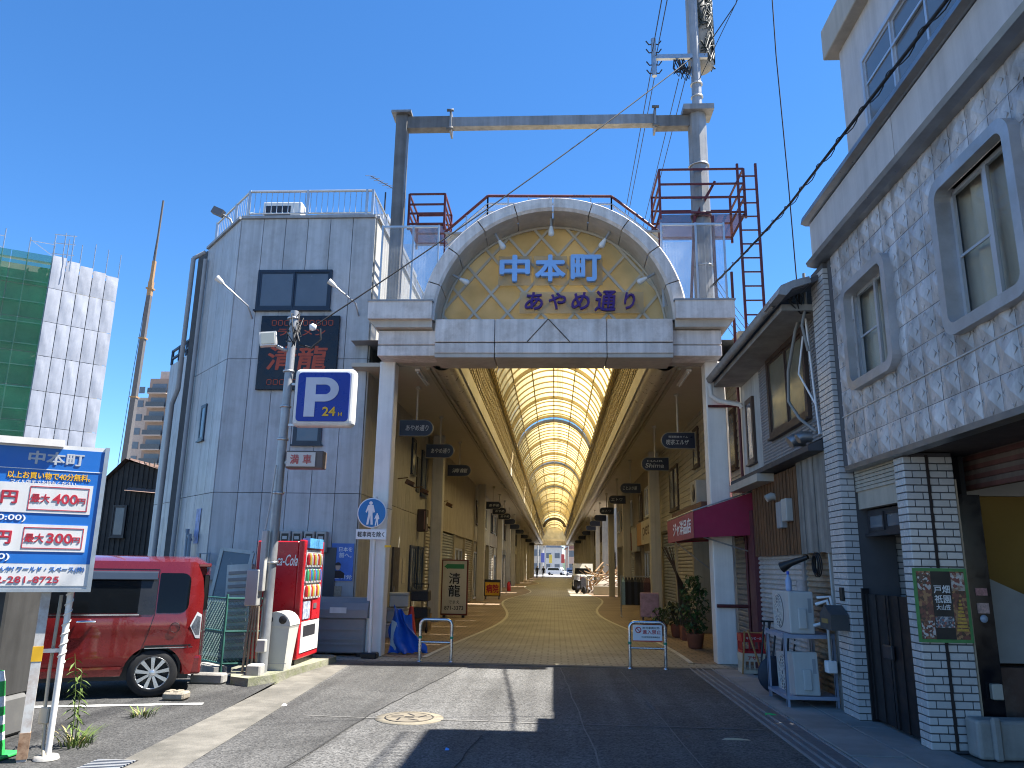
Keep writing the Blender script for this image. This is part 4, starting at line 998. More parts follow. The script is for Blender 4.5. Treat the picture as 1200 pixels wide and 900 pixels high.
b = MB(); b.prism([( -3.465+sx*(.395-.06)+.06*math.cos(R(a)), 4.025+sz*(.375-.06)+.06*math.sin(R(a))) for sx, sz, a0 in ((1,1,0),(-1,1,90),(-1,-1,180),(1,-1,270)) for a in range(a0,a0+91,18)], 11.05, 11.062, 'xz'); b.build('blue_face', M_pblue, pk)
M_plet = mat('p_letter', (.52,.52,.58), .4)
pp_ = MB()   # the P: stem, and a bowl with an open counter
pp_.box(-3.74,11.04,3.72,-3.58,11.052,4.32); n = 14
for k in range(n):
    t0, t1 = -PI/2+PI*k/n, -PI/2+PI*(k+1)/n
    o = lambda r_, t: (-3.44+r_[0]*math.cos(t), 4.135+r_[1]*math.sin(t))
    q = [o((.21,.185),t0),o((.21,.185),t1),o((.085,.075),t1),o((.085,.075),t0)]; pp_.prism(q, 11.04, 11.052, 'xz')
pp_.box(-3.58,11.04,4.21,-3.44,11.052,4.32); pp_.box(-3.58,11.04,3.95,-3.44,11.052,4.06); pp_.build('letter', M_plet, pk)
text('lettering', '24', M_sy, pk, (-3.36,11.045,3.8), 1, fit=.2, height=.14, bold=.035, extrude=.004); text('lettering', 'H', M_sy, pk, (-3.19,11.045,3.76), 1, fit=.055, height=.06, bold=.03, extrude=.004)
fs = thing('full_sign', 'small dirty white box sign with red characters below the P sign', 'sign', (-3.7,11.2,3))
MB().cbox(-3.98,11.12,2.96,-3.42,11.32,3.22,.012,1).build('box', mat('sign_box_brown', (.12,.09,.08), .5), fs); MB().box(-3.96,11.10,2.985,-3.53,11.121,3.195).build('face', mat('aged_face', (.55,.5,.45), .4, var=.1), fs)
for ch_, x in (('満',-3.84),('車',-3.65)): text('letter', ch_, mat('faded_red', (.45,.09,.08), .6), fs, (x,11.097,3.09), 1, fit=.13, height=.14, bold=.02, extrude=.003)
fl_ = thing('floodlight', 'square floodlight clamped to the top of the sign pole', 'floodlight', (-4.25,11.1,4.85))
hd = Matrix.Translation((-4.38,11.05,4.92))@Matrix.Rotation(R(-8),4,'Y')@Matrix.Rotation(R(12),4,'Z')
MB().obox(hd, .25, .1, .22).build('housing', M_white, fl_); MB().obox(hd@Matrix.Translation((0,-.055,0)), .2, .012, .17).build('lens', mat('lens_pale', (.5,.5,.42), .15), fl_); MB().tube([(-4.25,11.08,4.82),(-4.15,11.15,4.78),(-4.08,11.2,4.8)], .03, 6).build('bracket', M_steel, fl_)

# ================================================================ vending machine, bin, fence, storage box
M_cola = mat('vending_red', (.44,.012,.018), .3, var=.04, spec=.5)
vm = thing('vending_machine', 'red drinks vending machine standing by the grey building', 'vending machine', (-4.2,12.5,.1))
VX0, VX1, VY0, VY1 = -4.62, -3.86, 11.98, 12.98
MB().cbox(VX0,VY0,.18,VX1-.1,VY1,1.93,.015,1).build('body', M_cola, vm); MB().cbox(VX1-.1,VY0-.005,.18,VX1,VY1+.005,1.95,.02,2).build('front_frame', M_cola, vm)
MB().box(VX0+.05,VY0+.05,.1,VX1-.05,VY1-.05,.18).build('base', M_black, vm)
text('lettering', 'Coca-Cola', M_wp, vm, (-4.19,VY0-.004,1.64), 1, fit=.46, height=.17, shear=.35, bold=.012, extrude=.002)
MB().box(VX1-.02,VY0+.06,.27,VX1+.012,VY1-.05,.72).build('lower_panel', M_sw, vm)
wf = MB().box(VX1-.06,VY0+.07,1.08,VX1+.006,VY1-.16,1.80).build('display_window', mat('display_back', (.55,.57,.6), .3), vm)
cols = [(.4,.02,.02),(.05,.15,.45),(.5,.4,.05),(.04,.3,.12),(.45,.45,.45),(.3,.12,.05)]
for r_ in range(3):
    MB().box(VX1+.004,VY0+.07,1.06+r_*.24,VX1+.03,VY1-.16,1.085+r_*.24).build('shelf', M_sw, wf)
    for k in range(9):
        y = VY0+.12+k*.082; c = cols[(k*2+r_*3) % 6]
        MB().lathe([(.024,0),(.027,.02),(.027,.13),(.018,.15),(.012,.18),(.0,.18)], (VX1+.03,y,1.09+r_*.24), 10).build('drink', mat('drink_%d' % ((k*2+r_*3) % 6), c, .25), wf)
MB().box(VX1+.06,VY0+.07,1.06,VX1+.064,VY1-.16,1.80).build('glass', glass_mat('display_glass', (.97,.97,.97), .02, ior=1.1), vm)
MB().box(VX1-.02,VY0+.08,.76,VX1+.014,VY0+.42,1.02).build('advert', mat('advert', (.35,.4,.5), .3, var=.8, scale=18), vm); MB().box(VX1-.02,VY0+.5,.74,VX1+.02,VY1-.1,1.03).build('coin_panel', M_cola, vm)
MB().box(VX1+.018,VY0+.55,.9,VX1+.03,VY0+.7,.98).build('coin_slot', M_steel, vm); MB().box(VX1+.01,VY0+.15,.5,VX1+.016,VY0+.75,.66).build('flap', M_dark, vm)
MB().box(VX1-.08,VY0+.1,1.83,VX1+.04,VY1-.2,1.98).build('top_card', mat('top_card', (.1,.35,.65), .3, var=.5, scale=9), vm)
bn = thing('litter_bin', 'pale plastic litter bin with rounded lid beside vending machine', 'bin', (-4.0,11.55,.1))
b = MB()
for (a0, a1, z0, z1) in ((.72,1,.1,.68),(1.0,1.06,.68,.72)):
    vs = []
    for s_, z in ((a0,z0),(a1,z1)):
        for x, y in ((-1,-1),(1,-1),(1,1),(-1,1)): vs.append((-4.0+x*.2*s_, 11.55+y*.21*s_, z))
    b.add(vs, [(0,3,2,1),(4,5,6,7),(0,1,5,4),(1,2,6,5),(2,3,7,6),(3,0,4,7)])
M_bin = mat('bin_plastic', (.5,.5,.46), .45, var=.06, dirt=(.2,.2,.18), damt=.15)
b.build('tub', M_bin, bn)
b = MB(); n = 10
prof = [(-4.0+.215*math.cos(PI*k/n), .72+.19*math.sin(PI*k/n)) for k in range(n+1)]; b.prism(prof, 11.33, 11.77, 'xz'); b.build('lid', M_bin, bn)
for x in (-.1, .1): MB().lathe([(.0,-.002),(.055,-.002),(.06,.006)], (-4.0+x,11.326,.8), 14, axis='y').build('hole', M_black, bn)
MB().box(-4.19,11.335,.2,-3.81,11.34,.21).build('rim_line', M_grey, bn)
gb_ = thing('storage_box', 'large grey plastic refuse storage box beside the gate column', 'storage box', (-3.85,14.5,0))
M_gbx = mat('storage_grey', (.23,.235,.24), .5, var=.06, dirt=(.12,.12,.11), damt=.2)
MB().cbox(-4.32,14.1,.06,-3.36,14.7,.66,.03,2).build('tub', M_gbx, gb_)
lidp = [(14.06,.66),(14.74,.66),(14.74,.92),(14.62,1.0),(14.3,1.0),(14.12,.92),(14.06,.8)]; MB().prism(lidp, -4.36, -3.32, 'yz').build('lid', M_gbx, gb_)
MB().box(-4.0,14.05,.74,-3.7,14.062,.84).build('label_plate', M_sw, gb_)
for z in (.2,.28,.45): MB().box(-4.28,14.085,z,-3.4,14.102,z+.03).build('rib', M_gbx, gb_)
for x in (-4.25,-3.5): MB().cbox(x,14.15,0,x+.14,14.35,.07,.01,1).build('foot', M_black, gb_)
fe_ = thing('mesh_fence', 'low green chain-link fence beside the sign pole', 'fence', (-5.0,11.8,0))
M_fg = mat('fence_green', (.035,.13,.105), .5, var=.15)
FA, FB, FC = Vector((-6.5,12.9,0)), Vector((-4.75,11.35,0)), Vector((-4.2,11.55,0))
MB().bar(FA+Zv*.06, FB+Zv*.06, .2, .16).build('kerb_base', M_conc, fe_)
for a, c in ((FA,FB),(FB,FC)):
    for z in (.18,.62,1.08): MB().tube([a+Zv*z, c+Zv*z], .016, 6).build('rail', M_fg, fe_)
    L_ = (c-a).length; d = (c-a).normalized(); mesh_ = MB(); s_ = 0
    while s_ < L_+.9:
        for sg in (1, -1):
            p0 = s_ if sg > 0 else s_-.9; 
            u0, u1 = p0, p0+.9
            lo, hi = max(0, u0), min(L_, u1)
            if hi > lo:
                z0 = .18+(lo-u0) if sg > 0 else 1.08-(lo-u0); z1 = .18+(hi-u0) if sg > 0 else 1.08-(hi-u0)
                mesh_.bar(a+d*lo+Zv*z0, a+d*hi+Zv*z1, .0032)
        s_ += .055
    for p0 in [-.9+.055*k for k in range(16)]:
        lo, hi = 0, p0+.9
        if hi > 0: mesh_.bar(a+Zv*(.18-p0), a+d*min(hi,L_)+Zv*min(1.08,.18-p0+hi), .0032)
    mesh_.build('wire_mesh', M_fg, fe_, kind='stuff')
for p in (FA, FA.lerp(FB,.5), FB, FC): MB().tube([p, p+Zv*1.14], .02, 8).build('post', M_fg, fe_)
# stored doors and pipes behind the fence
sdm = mat('door_alu', (.4,.4,.38), .4, metal=.3, streak=.2)
for k, (x, y, r_, h_, lab) in enumerate(((-5.72,13.6,6,1.75,'white framed glass door leaning against the grey wall behind fence'),(-5.28,13.2,-4,1.5,'open steel louvred locker beside the stored door'))):
    t = thing('stored_door' if k == 0 else 'louvred_locker', lab, 'door' if k == 0 else 'locker', (x,y,0)); 
    Mx = Matrix.Translation((x,y,h_/2+.05))@Matrix.Rotation(R(r_),4,'Y')@Matrix.Rotation(R(-6),4,'X')
    if k == 0:
        for sx in (-.28,.28): MB().obox(Mx@Matrix.Translation((sx,0,0)), .06,.05,h_).build('frame', sdm, t)
        for sz in (-h_/2,h_/2,0): MB().obox(Mx@Matrix.Translation((0,0,sz)), .56,.045,.06).build('frame_rail', sdm, t)
        MB().obox(Mx, .5,.01,h_-.06).build('pane', M_frost, t)
    else:
        MB().obox(Mx, .42,.35,h_).build('case', sdm, t)
        for j in range(12): MB().obox(Mx@Matrix.Translation((0,-.19,-h_/2+.15+j*.11)), .34,.02,.05).build('slat', mat('slat_grey', (.16,.165,.17), .5), t)
tag(MB().cbox(-4.9,10.72,0,-4.45,10.9,.13,.02,1).build('concrete_block', M_conc), 'loose concrete block lying at the foot of the fence', 'block')

# round blue pedestrian sign
rd = thing('pedestrian_sign', 'round blue pedestrians-only sign on a white post by gate column', 'sign', (-3.22,13.98,0))
MB().tube([(-3.22,13.98,0),(-3.26,13.98,2.8)], .03, 10).build('post', M_white, rd); MB().cbox(-3.36,13.88,0,-3.08,14.1,.1,.02,1).build('foot', M_black, rd)
dk_ = MB().lathe([(0,-.012),(.262,-.012),(.27,0),(.262,.012),(0,.012)], (-3.3,13.9,2.5), 40, axis='y').build('disc', M_wp, rd)
MB().lathe([(0,-.002),(.25,-.002)], (-3.3,13.887,2.5), 40, axis='y').build('blue_face', mat('disc_blue', (.01,.16,.42), .35), rd)
fg = MB()
def man(cx, cz, s_):
    fg.lathe([(0,-.002),(.034*s_,-.002)], (cx,13.882,cz+.185*s_), 14, axis='y')
    fg.prism([(cx+a*s_, cz+b_*s_) for a, b_ in ((-.05,.15),(.05,.15),(.085,.02),(.06,0),(.045,.04),(.04,-.02),(.055,-.22),(.015,-.22),(0,-.04),(-.03,-.22),(-.07,-.22),(-.04,-.02),(-.045,.06),(-.075,.0),(-.095,.02))], 13.878, 13.883, 'xz')
man(-3.325,2.5,.95); man(-3.2,2.385,.5); fg.build('pedestrian_print', M_wp, rd)
MB().cbox(-3.57,13.885,2.03,-3.02,13.9,2.21,.004,1).build('plate', M_wp, rd); text('lettering', '軽車両を除く', M_black, rd, (-3.295,13.883,2.12), 1, fit=.49, height=.1, bold=.02, extrude=.001)
MB().box(-3.1,14.17,1.9,-2.98,14.193,1.94).build('sticker', M_sy, rd)
# ================================================================ tall tiled building on the right
M_tile = mat('white_brick_tile', (.52,.52,.515), .22, var=.06, scale=6, rnd=.09, dirt=(.25,.22,.17), damt=.12, spec=.5)
M_mort = mat('tile_mortar', (.09,.09,.095), .9)
M_emb = mat('embossed_metal', (.66,.63,.62), .42, metal=.25, var=.16, scale=1.3, rnd=.05, streak=.4, dirt=(.16,.15,.14), damt=.5, dscale=1.5)
M_band = mat('parapet_panel', (.52,.5,.49), .55, var=.07, streak=.15, dirt=(.2,.19,.18), damt=.15)
M_beige = mat('beige_concrete', (.44,.40,.34), .7, var=.08, streak=.15)
M_sillm = mat('sill_metal', (.28,.29,.3), .35, metal=.7, var=.25, scale=3)
M_alu = mat('window_alu', (.55,.56,.58), .35, metal=.6, var=.05)
tb = thing('tiled_building', 'three-storey building with embossed metal front and white brick tiles', 'building', (4.5,6,0))
MB().box(3.8,-2,2.8,12,9.2,5.95).build('core', M_room, tb)
for y0, y1, z0, z1 in ((-2,9.2,2.78,3.62),(-2,9.2,4.82,5.42),(8.55,9.2,3.62,4.82),(6.36,7.5,3.62,4.82),(4.0,5.28,3.62,4.82),(-2,3.0,3.62,4.82)):
    MB().box(3.39,y0,z0,3.47,y1,z1).build('backing', M_mort, tb)
# embossed panels
e = MB(); s_ = .143
h_ = .03
g_ = .13
# raised rim, sunken corner facets and a four-sided point: each panel reads as a diamond
e.add([(0,-s_,-s_),(0,s_,-s_),(0,s_,s_),(0,-s_,s_),(-h_*.1,0,-g_),(-h_*.1,g_,0),(-h_*.1,0,g_),(-h_*.1,-g_,0),(-h_,0,0)],
      [(0,1,4),(1,2,5),(2,3,6),(3,0,7),(0,4,8),(4,1,8),(1,5,8),(5,2,8),(2,6,8),(6,3,8),(3,7,8),(7,0,8)])
for a, c in (((0,-s_),(0,s_)),((-s_,0),(s_,0))): pass
for sy_, sz_ in ((1,1),(1,-1),(-1,1),(-1,-1)): e.bar((-.004,sy_*g_*.96,0),(-.004-0*h_,0,sz_*g_*.96),.007,.018,(1,0,0))
# deepen the four corners so that every panel reads as a raised diamond
em = e.mesh('embossed_panel', M_emb)
W1 = (7.42, 8.62, 3.55, 4.79); W2 = (5.2, 6.43, 3.52, 4.92)
W3 = (2.9, 4.1, 3.52, 4.92)
nz_ = 9; z0_ = 2.78
for i in range(24):
    y = 9.06-.29*(i+.5)
    for k in range(nz_):
        z = z0_+.29*(k+.5)
        if any(a+.1 < y < b_-.1 and c+.1 < z < d_-.1 for a, b_, c, d_ in (W1, W2, W3)): continue
        o = link('embossed_panel', em, tb, loc=(3.385, y, z)); o.rotation_euler = (0, random.uniform(-.008,.008), random.uniform(-.008,.008))
MB().box(3.36,2,2.73,3.5,9.1,2.785).build('bottom_trim', M_sillm, tb); MB().box(3.372,2,3.353,3.39,9.08,3.367).build('seam_strip', mat('seam_pale', (.5,.5,.5), .4, metal=.4), tb)
def rwindow(a, b_, c, d_, lab=None):
    """rounded metal surround in the X plane"""
    r_ = .17; o = []; q = []; w_ = .1
    def rr(y0, y1, z0, z1, r):
        out = []
        for cy_, cz, a0 in ((y1-r,z1-r,0),(y0+r,z1-r,90),(y0+r,z0+r,180),(y1-r,z0+r,270)):
            for k in range(7): t = R(a0+15*k); out.append((cy_+r*math.cos(t), cz+r*math.sin(t)))
        return out
    po_, pi_ = rr(a, b_, c, d_, r_), rr(a+w_, b_-w_, c+w_, d_-w_, .09); n = len(po_); m_ = MB()
    vs = [(3.29,y,z) for y, z in po_]+[(3.29,y,z) for y, z in pi_]+[(3.4,y,z) for y, z in po_]+[(3.46,y,z) for y, z in pi_]
    m_.add(vs, [f for i in range(n) for f in ((i,(i+1)%n,n+(i+1)%n,n+i),(i,2*n+i,2*n+(i+1)%n,(i+1)%n),(n+i,n+(i+1)%n,3*n+(i+1)%n,3*n+i))])
    w__ = m_.build('window', mat('surround_steel', (.46,.46,.47), .38, metal=.5, var=.2, scale=3, dirt=(.2,.17,.13), damt=.3), tb)
    f_ = MB(); y0, y1, z0, z1 = a+w_, b_-w_, c+w_, d_-w_; ym = (y0+y1)/2
    for u0, u1, v0, v1, x in ((y0,y1,z0,z0+.04,3.43),(y0,y1,z1-.04,z1,3.43),(y0,y0+.04,z0,z1,3.43),(y1-.04,y1,z0,z1,3.43),(ym-.05,ym-.005,z0,z1,3.425),(ym+.005,ym+.05,z0,z1,3.445)): f_.box(x,u0,v0,x+.03,u1,v1)
    f_.box(3.44,ym,(z0+z1)/2-.012,3.455,y1,(z0+z1)/2+.012)
    f_.build('sash', M_alu, w__)
    MB().box(3.445,y0+.04,z0+.04,3.449,ym-.02,z1-.04).build('pane', M_glass, w__); MB().box(3.46,ym+.02,z0+.04,3.464,y1-.04,z1-.04).build('pane', M_glass, w__)
    cu = MB(); n = 26; vs = []
    for k in range(n+1):
        y = y0-.35+(y1-y0+.7)*k/n; x = 3.54+.025*math.sin(k*1.7)+.012*math.sin(k*4.1); vs += [(x,y,z0-.05),(x,y,z1+.05)]
    cu.add(vs, [(2*k,2*k+2,2*k+3,2*k+1) for k in range(n)], 0, True); cu.build('curtain', M_curtain, w__)
    MB().box(3.47,a+.02,c+.02,3.75,b_-.02,d_-.02).build('dark_recess', M_room, w__) if False else None
    return w__
# the wall core is opened behind each window by leaving the core shallow there
for W in (W1, W2, W3): rwindow(*W)
# parapet band, sill and third storey
for y0, y1 in ((6.9,9.35),(4.4,6.89),(-2,4.39)): MB().box(3.27,y0,5.42,3.45,y1,5.94).build('parapet_panel', M_band, tb)
MB().prism([(3.30,5.36),(3.22,5.38),(3.2,5.43),(3.45,5.43),(3.45,5.36)], -2, 9.4, 'xz').build('string_course', M_sillm, tb)
MB().prism([(3.24,5.95),(3.18,5.98),(3.2,6.06),(3.65,6.16),(3.65,5.95)], -2, 9.42, 'xz').build('sill_course', M_sillm, tb)
MB().box(3.45,8.8,5.4,3.6,9.35,5.95).build('parapet_return', M_band, tb)
MB().box(3.62,-2,5.95,12,8.75,8.02).build('upper_core', M_band, tb)
for y0, y1 in ((8.05,8.75),(-2,3.6)): MB().box(3.6,y0,6.1,3.62,y1,8.02).build('upper_panel', M_band, tb)
MB().box(3.6,3.6,7.42,3.625,8.05,8.02).build('upper_panel', M_band, tb)
for k in range(2):
    y1 = 8.05-k*2.25; w3 = window(tb, (3.6,y1,6.2), (0,-1,0), 2.2, 1.2, (-1,0,0), M_alu, mat('upper_glass', (.13,.145,.16), .08, var=.1, scale=.8, spec=.7), 3, .05, .06)
    MB().box(3.555,y1-2.15,7.02,3.58,y1-.05,7.05).build('transom', M_alu, w3)
rs_ = MB().cbox(3.45,-2,8.02,12,8.9,8.45,.01,1).build('roof_slab', M_beige, tb)
ra = MB()
for k in range(60): ra.tube([(3.65,8.75-.12*k,8.45),(3.65,8.75-.12*k,9.15)], .012, 5)
for z in (8.6, 9.15): ra.tube([(3.65,8.8,z),(3.65,1,z)], .02, 6)
ra.build('roof_railing', M_white, tb)
MB().tube([(3.36,5.0,5.25),(3.36,4.97,5.05),(3.34,5.0,4.95),(3.36,5.06,5.0),(3.34,5.02,5.06)], .006, 5).build('loose_wire', M_wire, tb)
# ---- brick-tiled piers
TB = []      # (matrix, distance)
PW, PH = .165, .0712
def tile_face(o, d, nrm, wd, z0, z1, half=0):
    o, d, nrm = Vector(o), Vector(d), Vector(nrm); row = 0; z = z0
    while z+PH <= z1+.001:
        u = -(PW/2 if (row+half) % 2 else 0)
        while u < wd-.01:
            a, b_ = max(0, u), min(wd, u+PW)
            if b_-a > .02: TB.append((o+d*((a+b_)/2)+Vector((0,0,z+PH/2)), d, nrm, b_-a-.010))
            u += PW
        z += PH; row += 1
pillars = [((3.45,7.8,0),(3.93,8.02,2.76))]
MB().box(3.458,7.808,0,3.922,8.02,2.76).build('pillar_core', M_mort, tb)
tile_face((3.45,7.808,.0), (1,0,0), (0,-1,0), .48, .02, 2.74); tile_face((3.458,8.02,.0), (0,-1,0), (-1,0,0), .22, .02, 2.74, 1)
n_near = len(TB)
MB().box(3.338,9.208,0,3.9,9.66,5.36).build('pier_core', M_mort, tb)
tile_face((3.338,9.66,0), (0,-1,0), (-1,0,0), .46, .02, 5.34); tile_face((3.33,9.208,0), (1,0,0), (0,-1,0), .165, .02, 5.34, 1)
MB().box(3.5,9.23,0,4.15,9.4,2.76).build('recess_core', M_mort, tb)
tile_face((3.5,9.23,0), (1,0,0), (0,-1,0), .6, 1.0, 2.6)
MB().box(3.33,4.3,5.0,3.42,4.75,5.42).build('pier_core', M_mort, tb)
tile_face((3.338,4.75,0), (0,-1,0), (-1,0,0), .45, 3.0, 5.36)
bl = {}
def bmesh_(w_):
    k = round(w_, 3)
    if k not in bl: bl[k] = MB().cbox(-w_/2,-.008,-(PH-.012)/2,w_/2,.008,(PH-.012)/2,.003,1).mesh('brick', M_tile)
    return bl[k]
rest = MB()
def vis_rank(t):
    return (Vector(t[0])-Vector((0,0,1.6))).length
order = sorted(range(len(TB)), key=lambda i: (i >= n_near, vis_rank(TB[i])))
for c, i in enumerate(order):
    p, d, nrm, w_ = TB[i]
    if c < 300:
        o = link('brick', bmesh_(w_), tb, loc=p); o.rotation_euler[2] = math.atan2(d.y, d.x)
    else:
        Mx = Matrix.Translation(p)@Matrix.Rotation(math.atan2(d.y, d.x),4,'Z'); rest.obox(Mx, w_, .016, PH-.012)
rest.build('brick_mass', M_tile, tb, kind='stuff')
MB().box(3.665,7.79,.02,3.69,7.806,2.74).build('crack_pipe', mat('crack_brown', (.03,.022,.02), .8), tb)
MB().box(3.70,9.21,1.0,3.715,9.222,2.7).build('recess_joint', M_black, tb)
MB().box(3.93,7.8,0,3.945,7.86,2.5).build('pillar_trim', mat('trim_tan', (.35,.28,.2), .6), tb)
# recess above the black gate
MB().box(3.52,8.02,2.3,3.6,9.2,2.5).build('shutter_box', mat('shutter_cream', (.4,.37,.31), .6, streak=.2), tb)
for k in range(6): MB().box(3.5,8.02,2.5+.042*k,3.53,9.2,2.535+.042*k).build('shutter_slat', mat('shutter_cream', (.4,.37,.31)), tb)
window(tb, (3.62,9.15,2.02), (0,-1,0), .9, .26, (-1,0,0), M_dark, M_frost, 2, .03, .03)
MB().box(4.1,8.03,0,4.15,9.23,2.76).build('recess_wall', M_room, tb)
# open shop front nearer to the camera
MB().box(3.97,7.9,.22,4.2,7.96,2.36).build('black_panel', mat('gloss_black', (.006,.007,.012), .15, var=.1), tb)
M_must = mat('mustard_wall', (.24,.155,.035), .7, var=.12, scale=1.2)
MB().box(4.2,8.5,0,9,8.6,2.76).build('shop_wall', M_must, tb); MB().box(8.9,-2,0,9,8.5,2.76).build('shop_back_wall', M_must, tb)
MB().box(3.45,-2,2.77,9,9.2,2.8).build('shop_ceiling', mat('soffit_brown', (.11,.085,.07), .7, var=.2, streak=.2), tb)
for k in range(9):
    MB().box(4.18+.012*(k % 2),2,2.42+.048*k,4.24,8.44,2.466+.048*k).build('fascia_board', mat('brown_tin%d' % (k % 2), ((.13,.05,.04),(.16,.12,.1))[k % 2], .55, var=.25, streak=.3), tb)
MB().box(4.24,8.43,2.40,9,8.5,2.78).build('lintel', mat('lintel_white', (.4,.4,.4), .6), tb)
MB().prism([(4.08,.75),(4.08,1.2),(4.36,1.55),(4.9,1.3),(4.9,.75)], 8.2, 8.25, 'xz').build('white_board', mat('board_white', (.3,.32,.33), .5), tb)
MB().box(4.0,8.1,0,4.9,8.48,.72).build('low_wall', mat('brick_brown', (.12,.075,.06), .8, var=.35, scale=5, dirt=(.3,.28,.25), damt=.4), tb)
MB().tube([(4.35,8.48,2.3),(4.4,8.47,2.05),(4.48,8.47,1.85)], .004, 4).build('hanging_string', M_wp, tb)
mi = MB(); mi.cbox(4.07,7.84,.46,4.17,7.9,.6,.008,1); mi.build('letter_slot', mat('slot_beige', (.42,.4,.35), .5), tb)
pb_ = thing('concrete_trough', 'low worn concrete block at the foot of the white brick pillar', 'block', (4.0,7.7,0))
b = MB(); b.cbox(3.75,7.55,0,4.45,7.78,.33,.03,2); b.build('block', M_conc, pb_); MB().cbox(3.86,7.5,0,3.94,7.56,.36,.02,1).build('rib', M_conc, pb_); MB().cbox(4.4,7.5,0,4.5,7.56,.34,.02,1).build('rib', M_conc, pb_)
# festival poster
def print_mat(name, cols, sc):
    m, N, L = nodes_mat(name); v = N.new('ShaderNodeTexVoronoi'); v.inputs['Scale'].default_value = sc; g = N.new('ShaderNodeNewGeometry'); L.new(g.outputs['Position'], v.inputs['Vector'])
    r = N.new('ShaderNodeValToRGB'); r.color_ramp.interpolation = 'CONSTANT'; sp = N.new('ShaderNodeSeparateColor'); L.new(v.outputs['Color'], sp.inputs[0]); L.new(sp.outputs[0], r.inputs[0])
    while len(r.color_ramp.elements) < len(cols): r.color_ramp.elements.new(.5)
    for i, c in enumerate(cols): r.color_ramp.elements[i].position = i/len(cols); r.color_ramp.elements[i].color = (*c, 1)
    L.new(r.outputs[0], N['Principled BSDF'].inputs['Base Color']); N['Principled BSDF'].inputs['Roughness'].default_value = .35; return m
fp = thing('festival_poster', 'festival poster with green tape border on the white brick pillar', 'poster', (3.67,7.79,1.3))
MB().box(3.425,7.776,.965,3.925,7.786,1.645).build('tape_border', mat('green_tape', (.07,.26,.08), .4, var=.25, scale=15), fp)
MB().box(3.455,7.770,.995,3.895,7.776,1.615).build('sheet', print_mat('print_float', [(.14,.04,.03),(.25,.1,.05),(.07,.03,.02),(.35,.18,.08),(.18,.05,.04)], 40), fp)
MB().box(3.585,7.767,.995,3.765,7.77,1.615).build('centre_strip', mat('poster_black', (.01,.012,.016), .35), fp)
pm = print_mat('print_crowd', [(.05,.03,.025),(.5,.46,.44),(.13,.05,.03),(.28,.12,.07),(.55,.52,.5),(.08,.06,.06),(.2,.03,.02)], 55)
MB().box(3.59,7.765,1.1,3.76,7.768,1.2).build('photo', print_mat('print_street', [(.1,.14,.2),(.45,.46,.48),(.2,.22,.26),(.3,.1,.08),(.06,.07,.09)], 60), fp)
MB().box(3.458,7.765,1.0,3.58,7.77,1.16).build('photo', pm, fp); MB().box(3.458,7.765,1.44,3.58,7.77,1.6).build('photo', pm, fp)
MB().box(3.77,7.765,1.44,3.89,7.77,1.6).build('photo', print_mat('print_pale', [(.5,.48,.46),(.3,.18,.12),(.55,.52,.5),(.22,.06,.05),(.4,.35,.3)], 45), fp)
b = MB()
for k in range(9): z = 1.07+k*.033; w_ = .055*(1-k/9.5); b.box(3.83-w_,7.762,z,3.83+w_,7.766,z+.022)
b.build('lantern_tower', mat('lantern_gold', (.55,.33,.06), .4, var=.4, scale=60), fp)
for s_, z, h_ in (('戸畑',1.45,.075),('祇園',1.36,.075),('大山笠',1.285,.05)): text('lettering', s_, M_wp, fp, (3.675,7.764,z), 1, fit=.15 if len(s_) < 3 else .13, height=h_, bold=.015, extrude=.001)
for z, c, lab in ((1.43,(.4,.2,.2),'small striped sticker on the black panel, topmost of three'),(1.29,(.5,.35,.33),'square pink sticker on the black panel, middle of three'),(1.18,(.4,.5,.65),'round pale blue sticker on the black panel, lowest of three')):
    nm = 'sticker'
    if z > 1.2: o = MB().box(4.05,7.893,z-.035 if z > 1.4 else z-.06,4.16,7.899,z+.035).build(nm, mat('sticker%d' % int(z*100), c, .4, var=.5, scale=60))
    else: o = MB().lathe([(0,0),(.036,0),(.036,.004)], (4.1,7.893,z), 18, axis='y').build(nm, mat('sticker118', c, .4))
    tag(o, lab, 'sticker')
# black double gate
bgt = thing('black_gate', 'black metal double gate between the white brick piers', 'gate', (3.5,8.65,0))
M_bg = mat('gate_black', (.012,.012,.014), .4, var=.2)
for y0, y1 in ((8.06,8.6),(8.62,9.16)):
    lf = MB().box(3.5,y0,.05,3.53,y1,1.36).build('leaf', M_bg, bgt)
    for y in (y0, y1-.05): MB().box(3.485,y,.05,3.5,y+.05,1.36).build('stile', M_bg, lf)
    MB().box(3.488,(y0+y1)/2-.01,.05,3.5,(y0+y1)/2+.01,1.36).build('groove_bar', M_bg, lf)
for y in (8.0, 9.16): MB().box(3.46,y+.01,0,3.54,y+.05,1.42).build('post', M_bg, bgt)
MB().cbox(3.45,8.5,.72,3.49,8.72,.86,.01,1).build('latch', M_dark, bgt)
mb_ = thing('mailbox', 'dark house-shaped mailbox on the tiled pier beside the gate', 'mailbox', (3.22,9.45,.9))
MB().prism([(9.25,.95),(9.62,.95),(9.62,1.12),(9.435,1.22),(9.25,1.12)], 3.12, 3.32, 'yz').build('body', mat('mailbox_grey', (.08,.085,.09), .45, metal=.4), mb_)
MB().box(3.112,9.34,1.02,3.12,9.54,1.07).build('slot', mat('brass', (.35,.27,.1), .4, metal=.6), mb_)
MB().cbox(3.295,9.34,1.22+.05,3.33,9.42,1.42,.006,1).build('bracket', M_black, mb_)

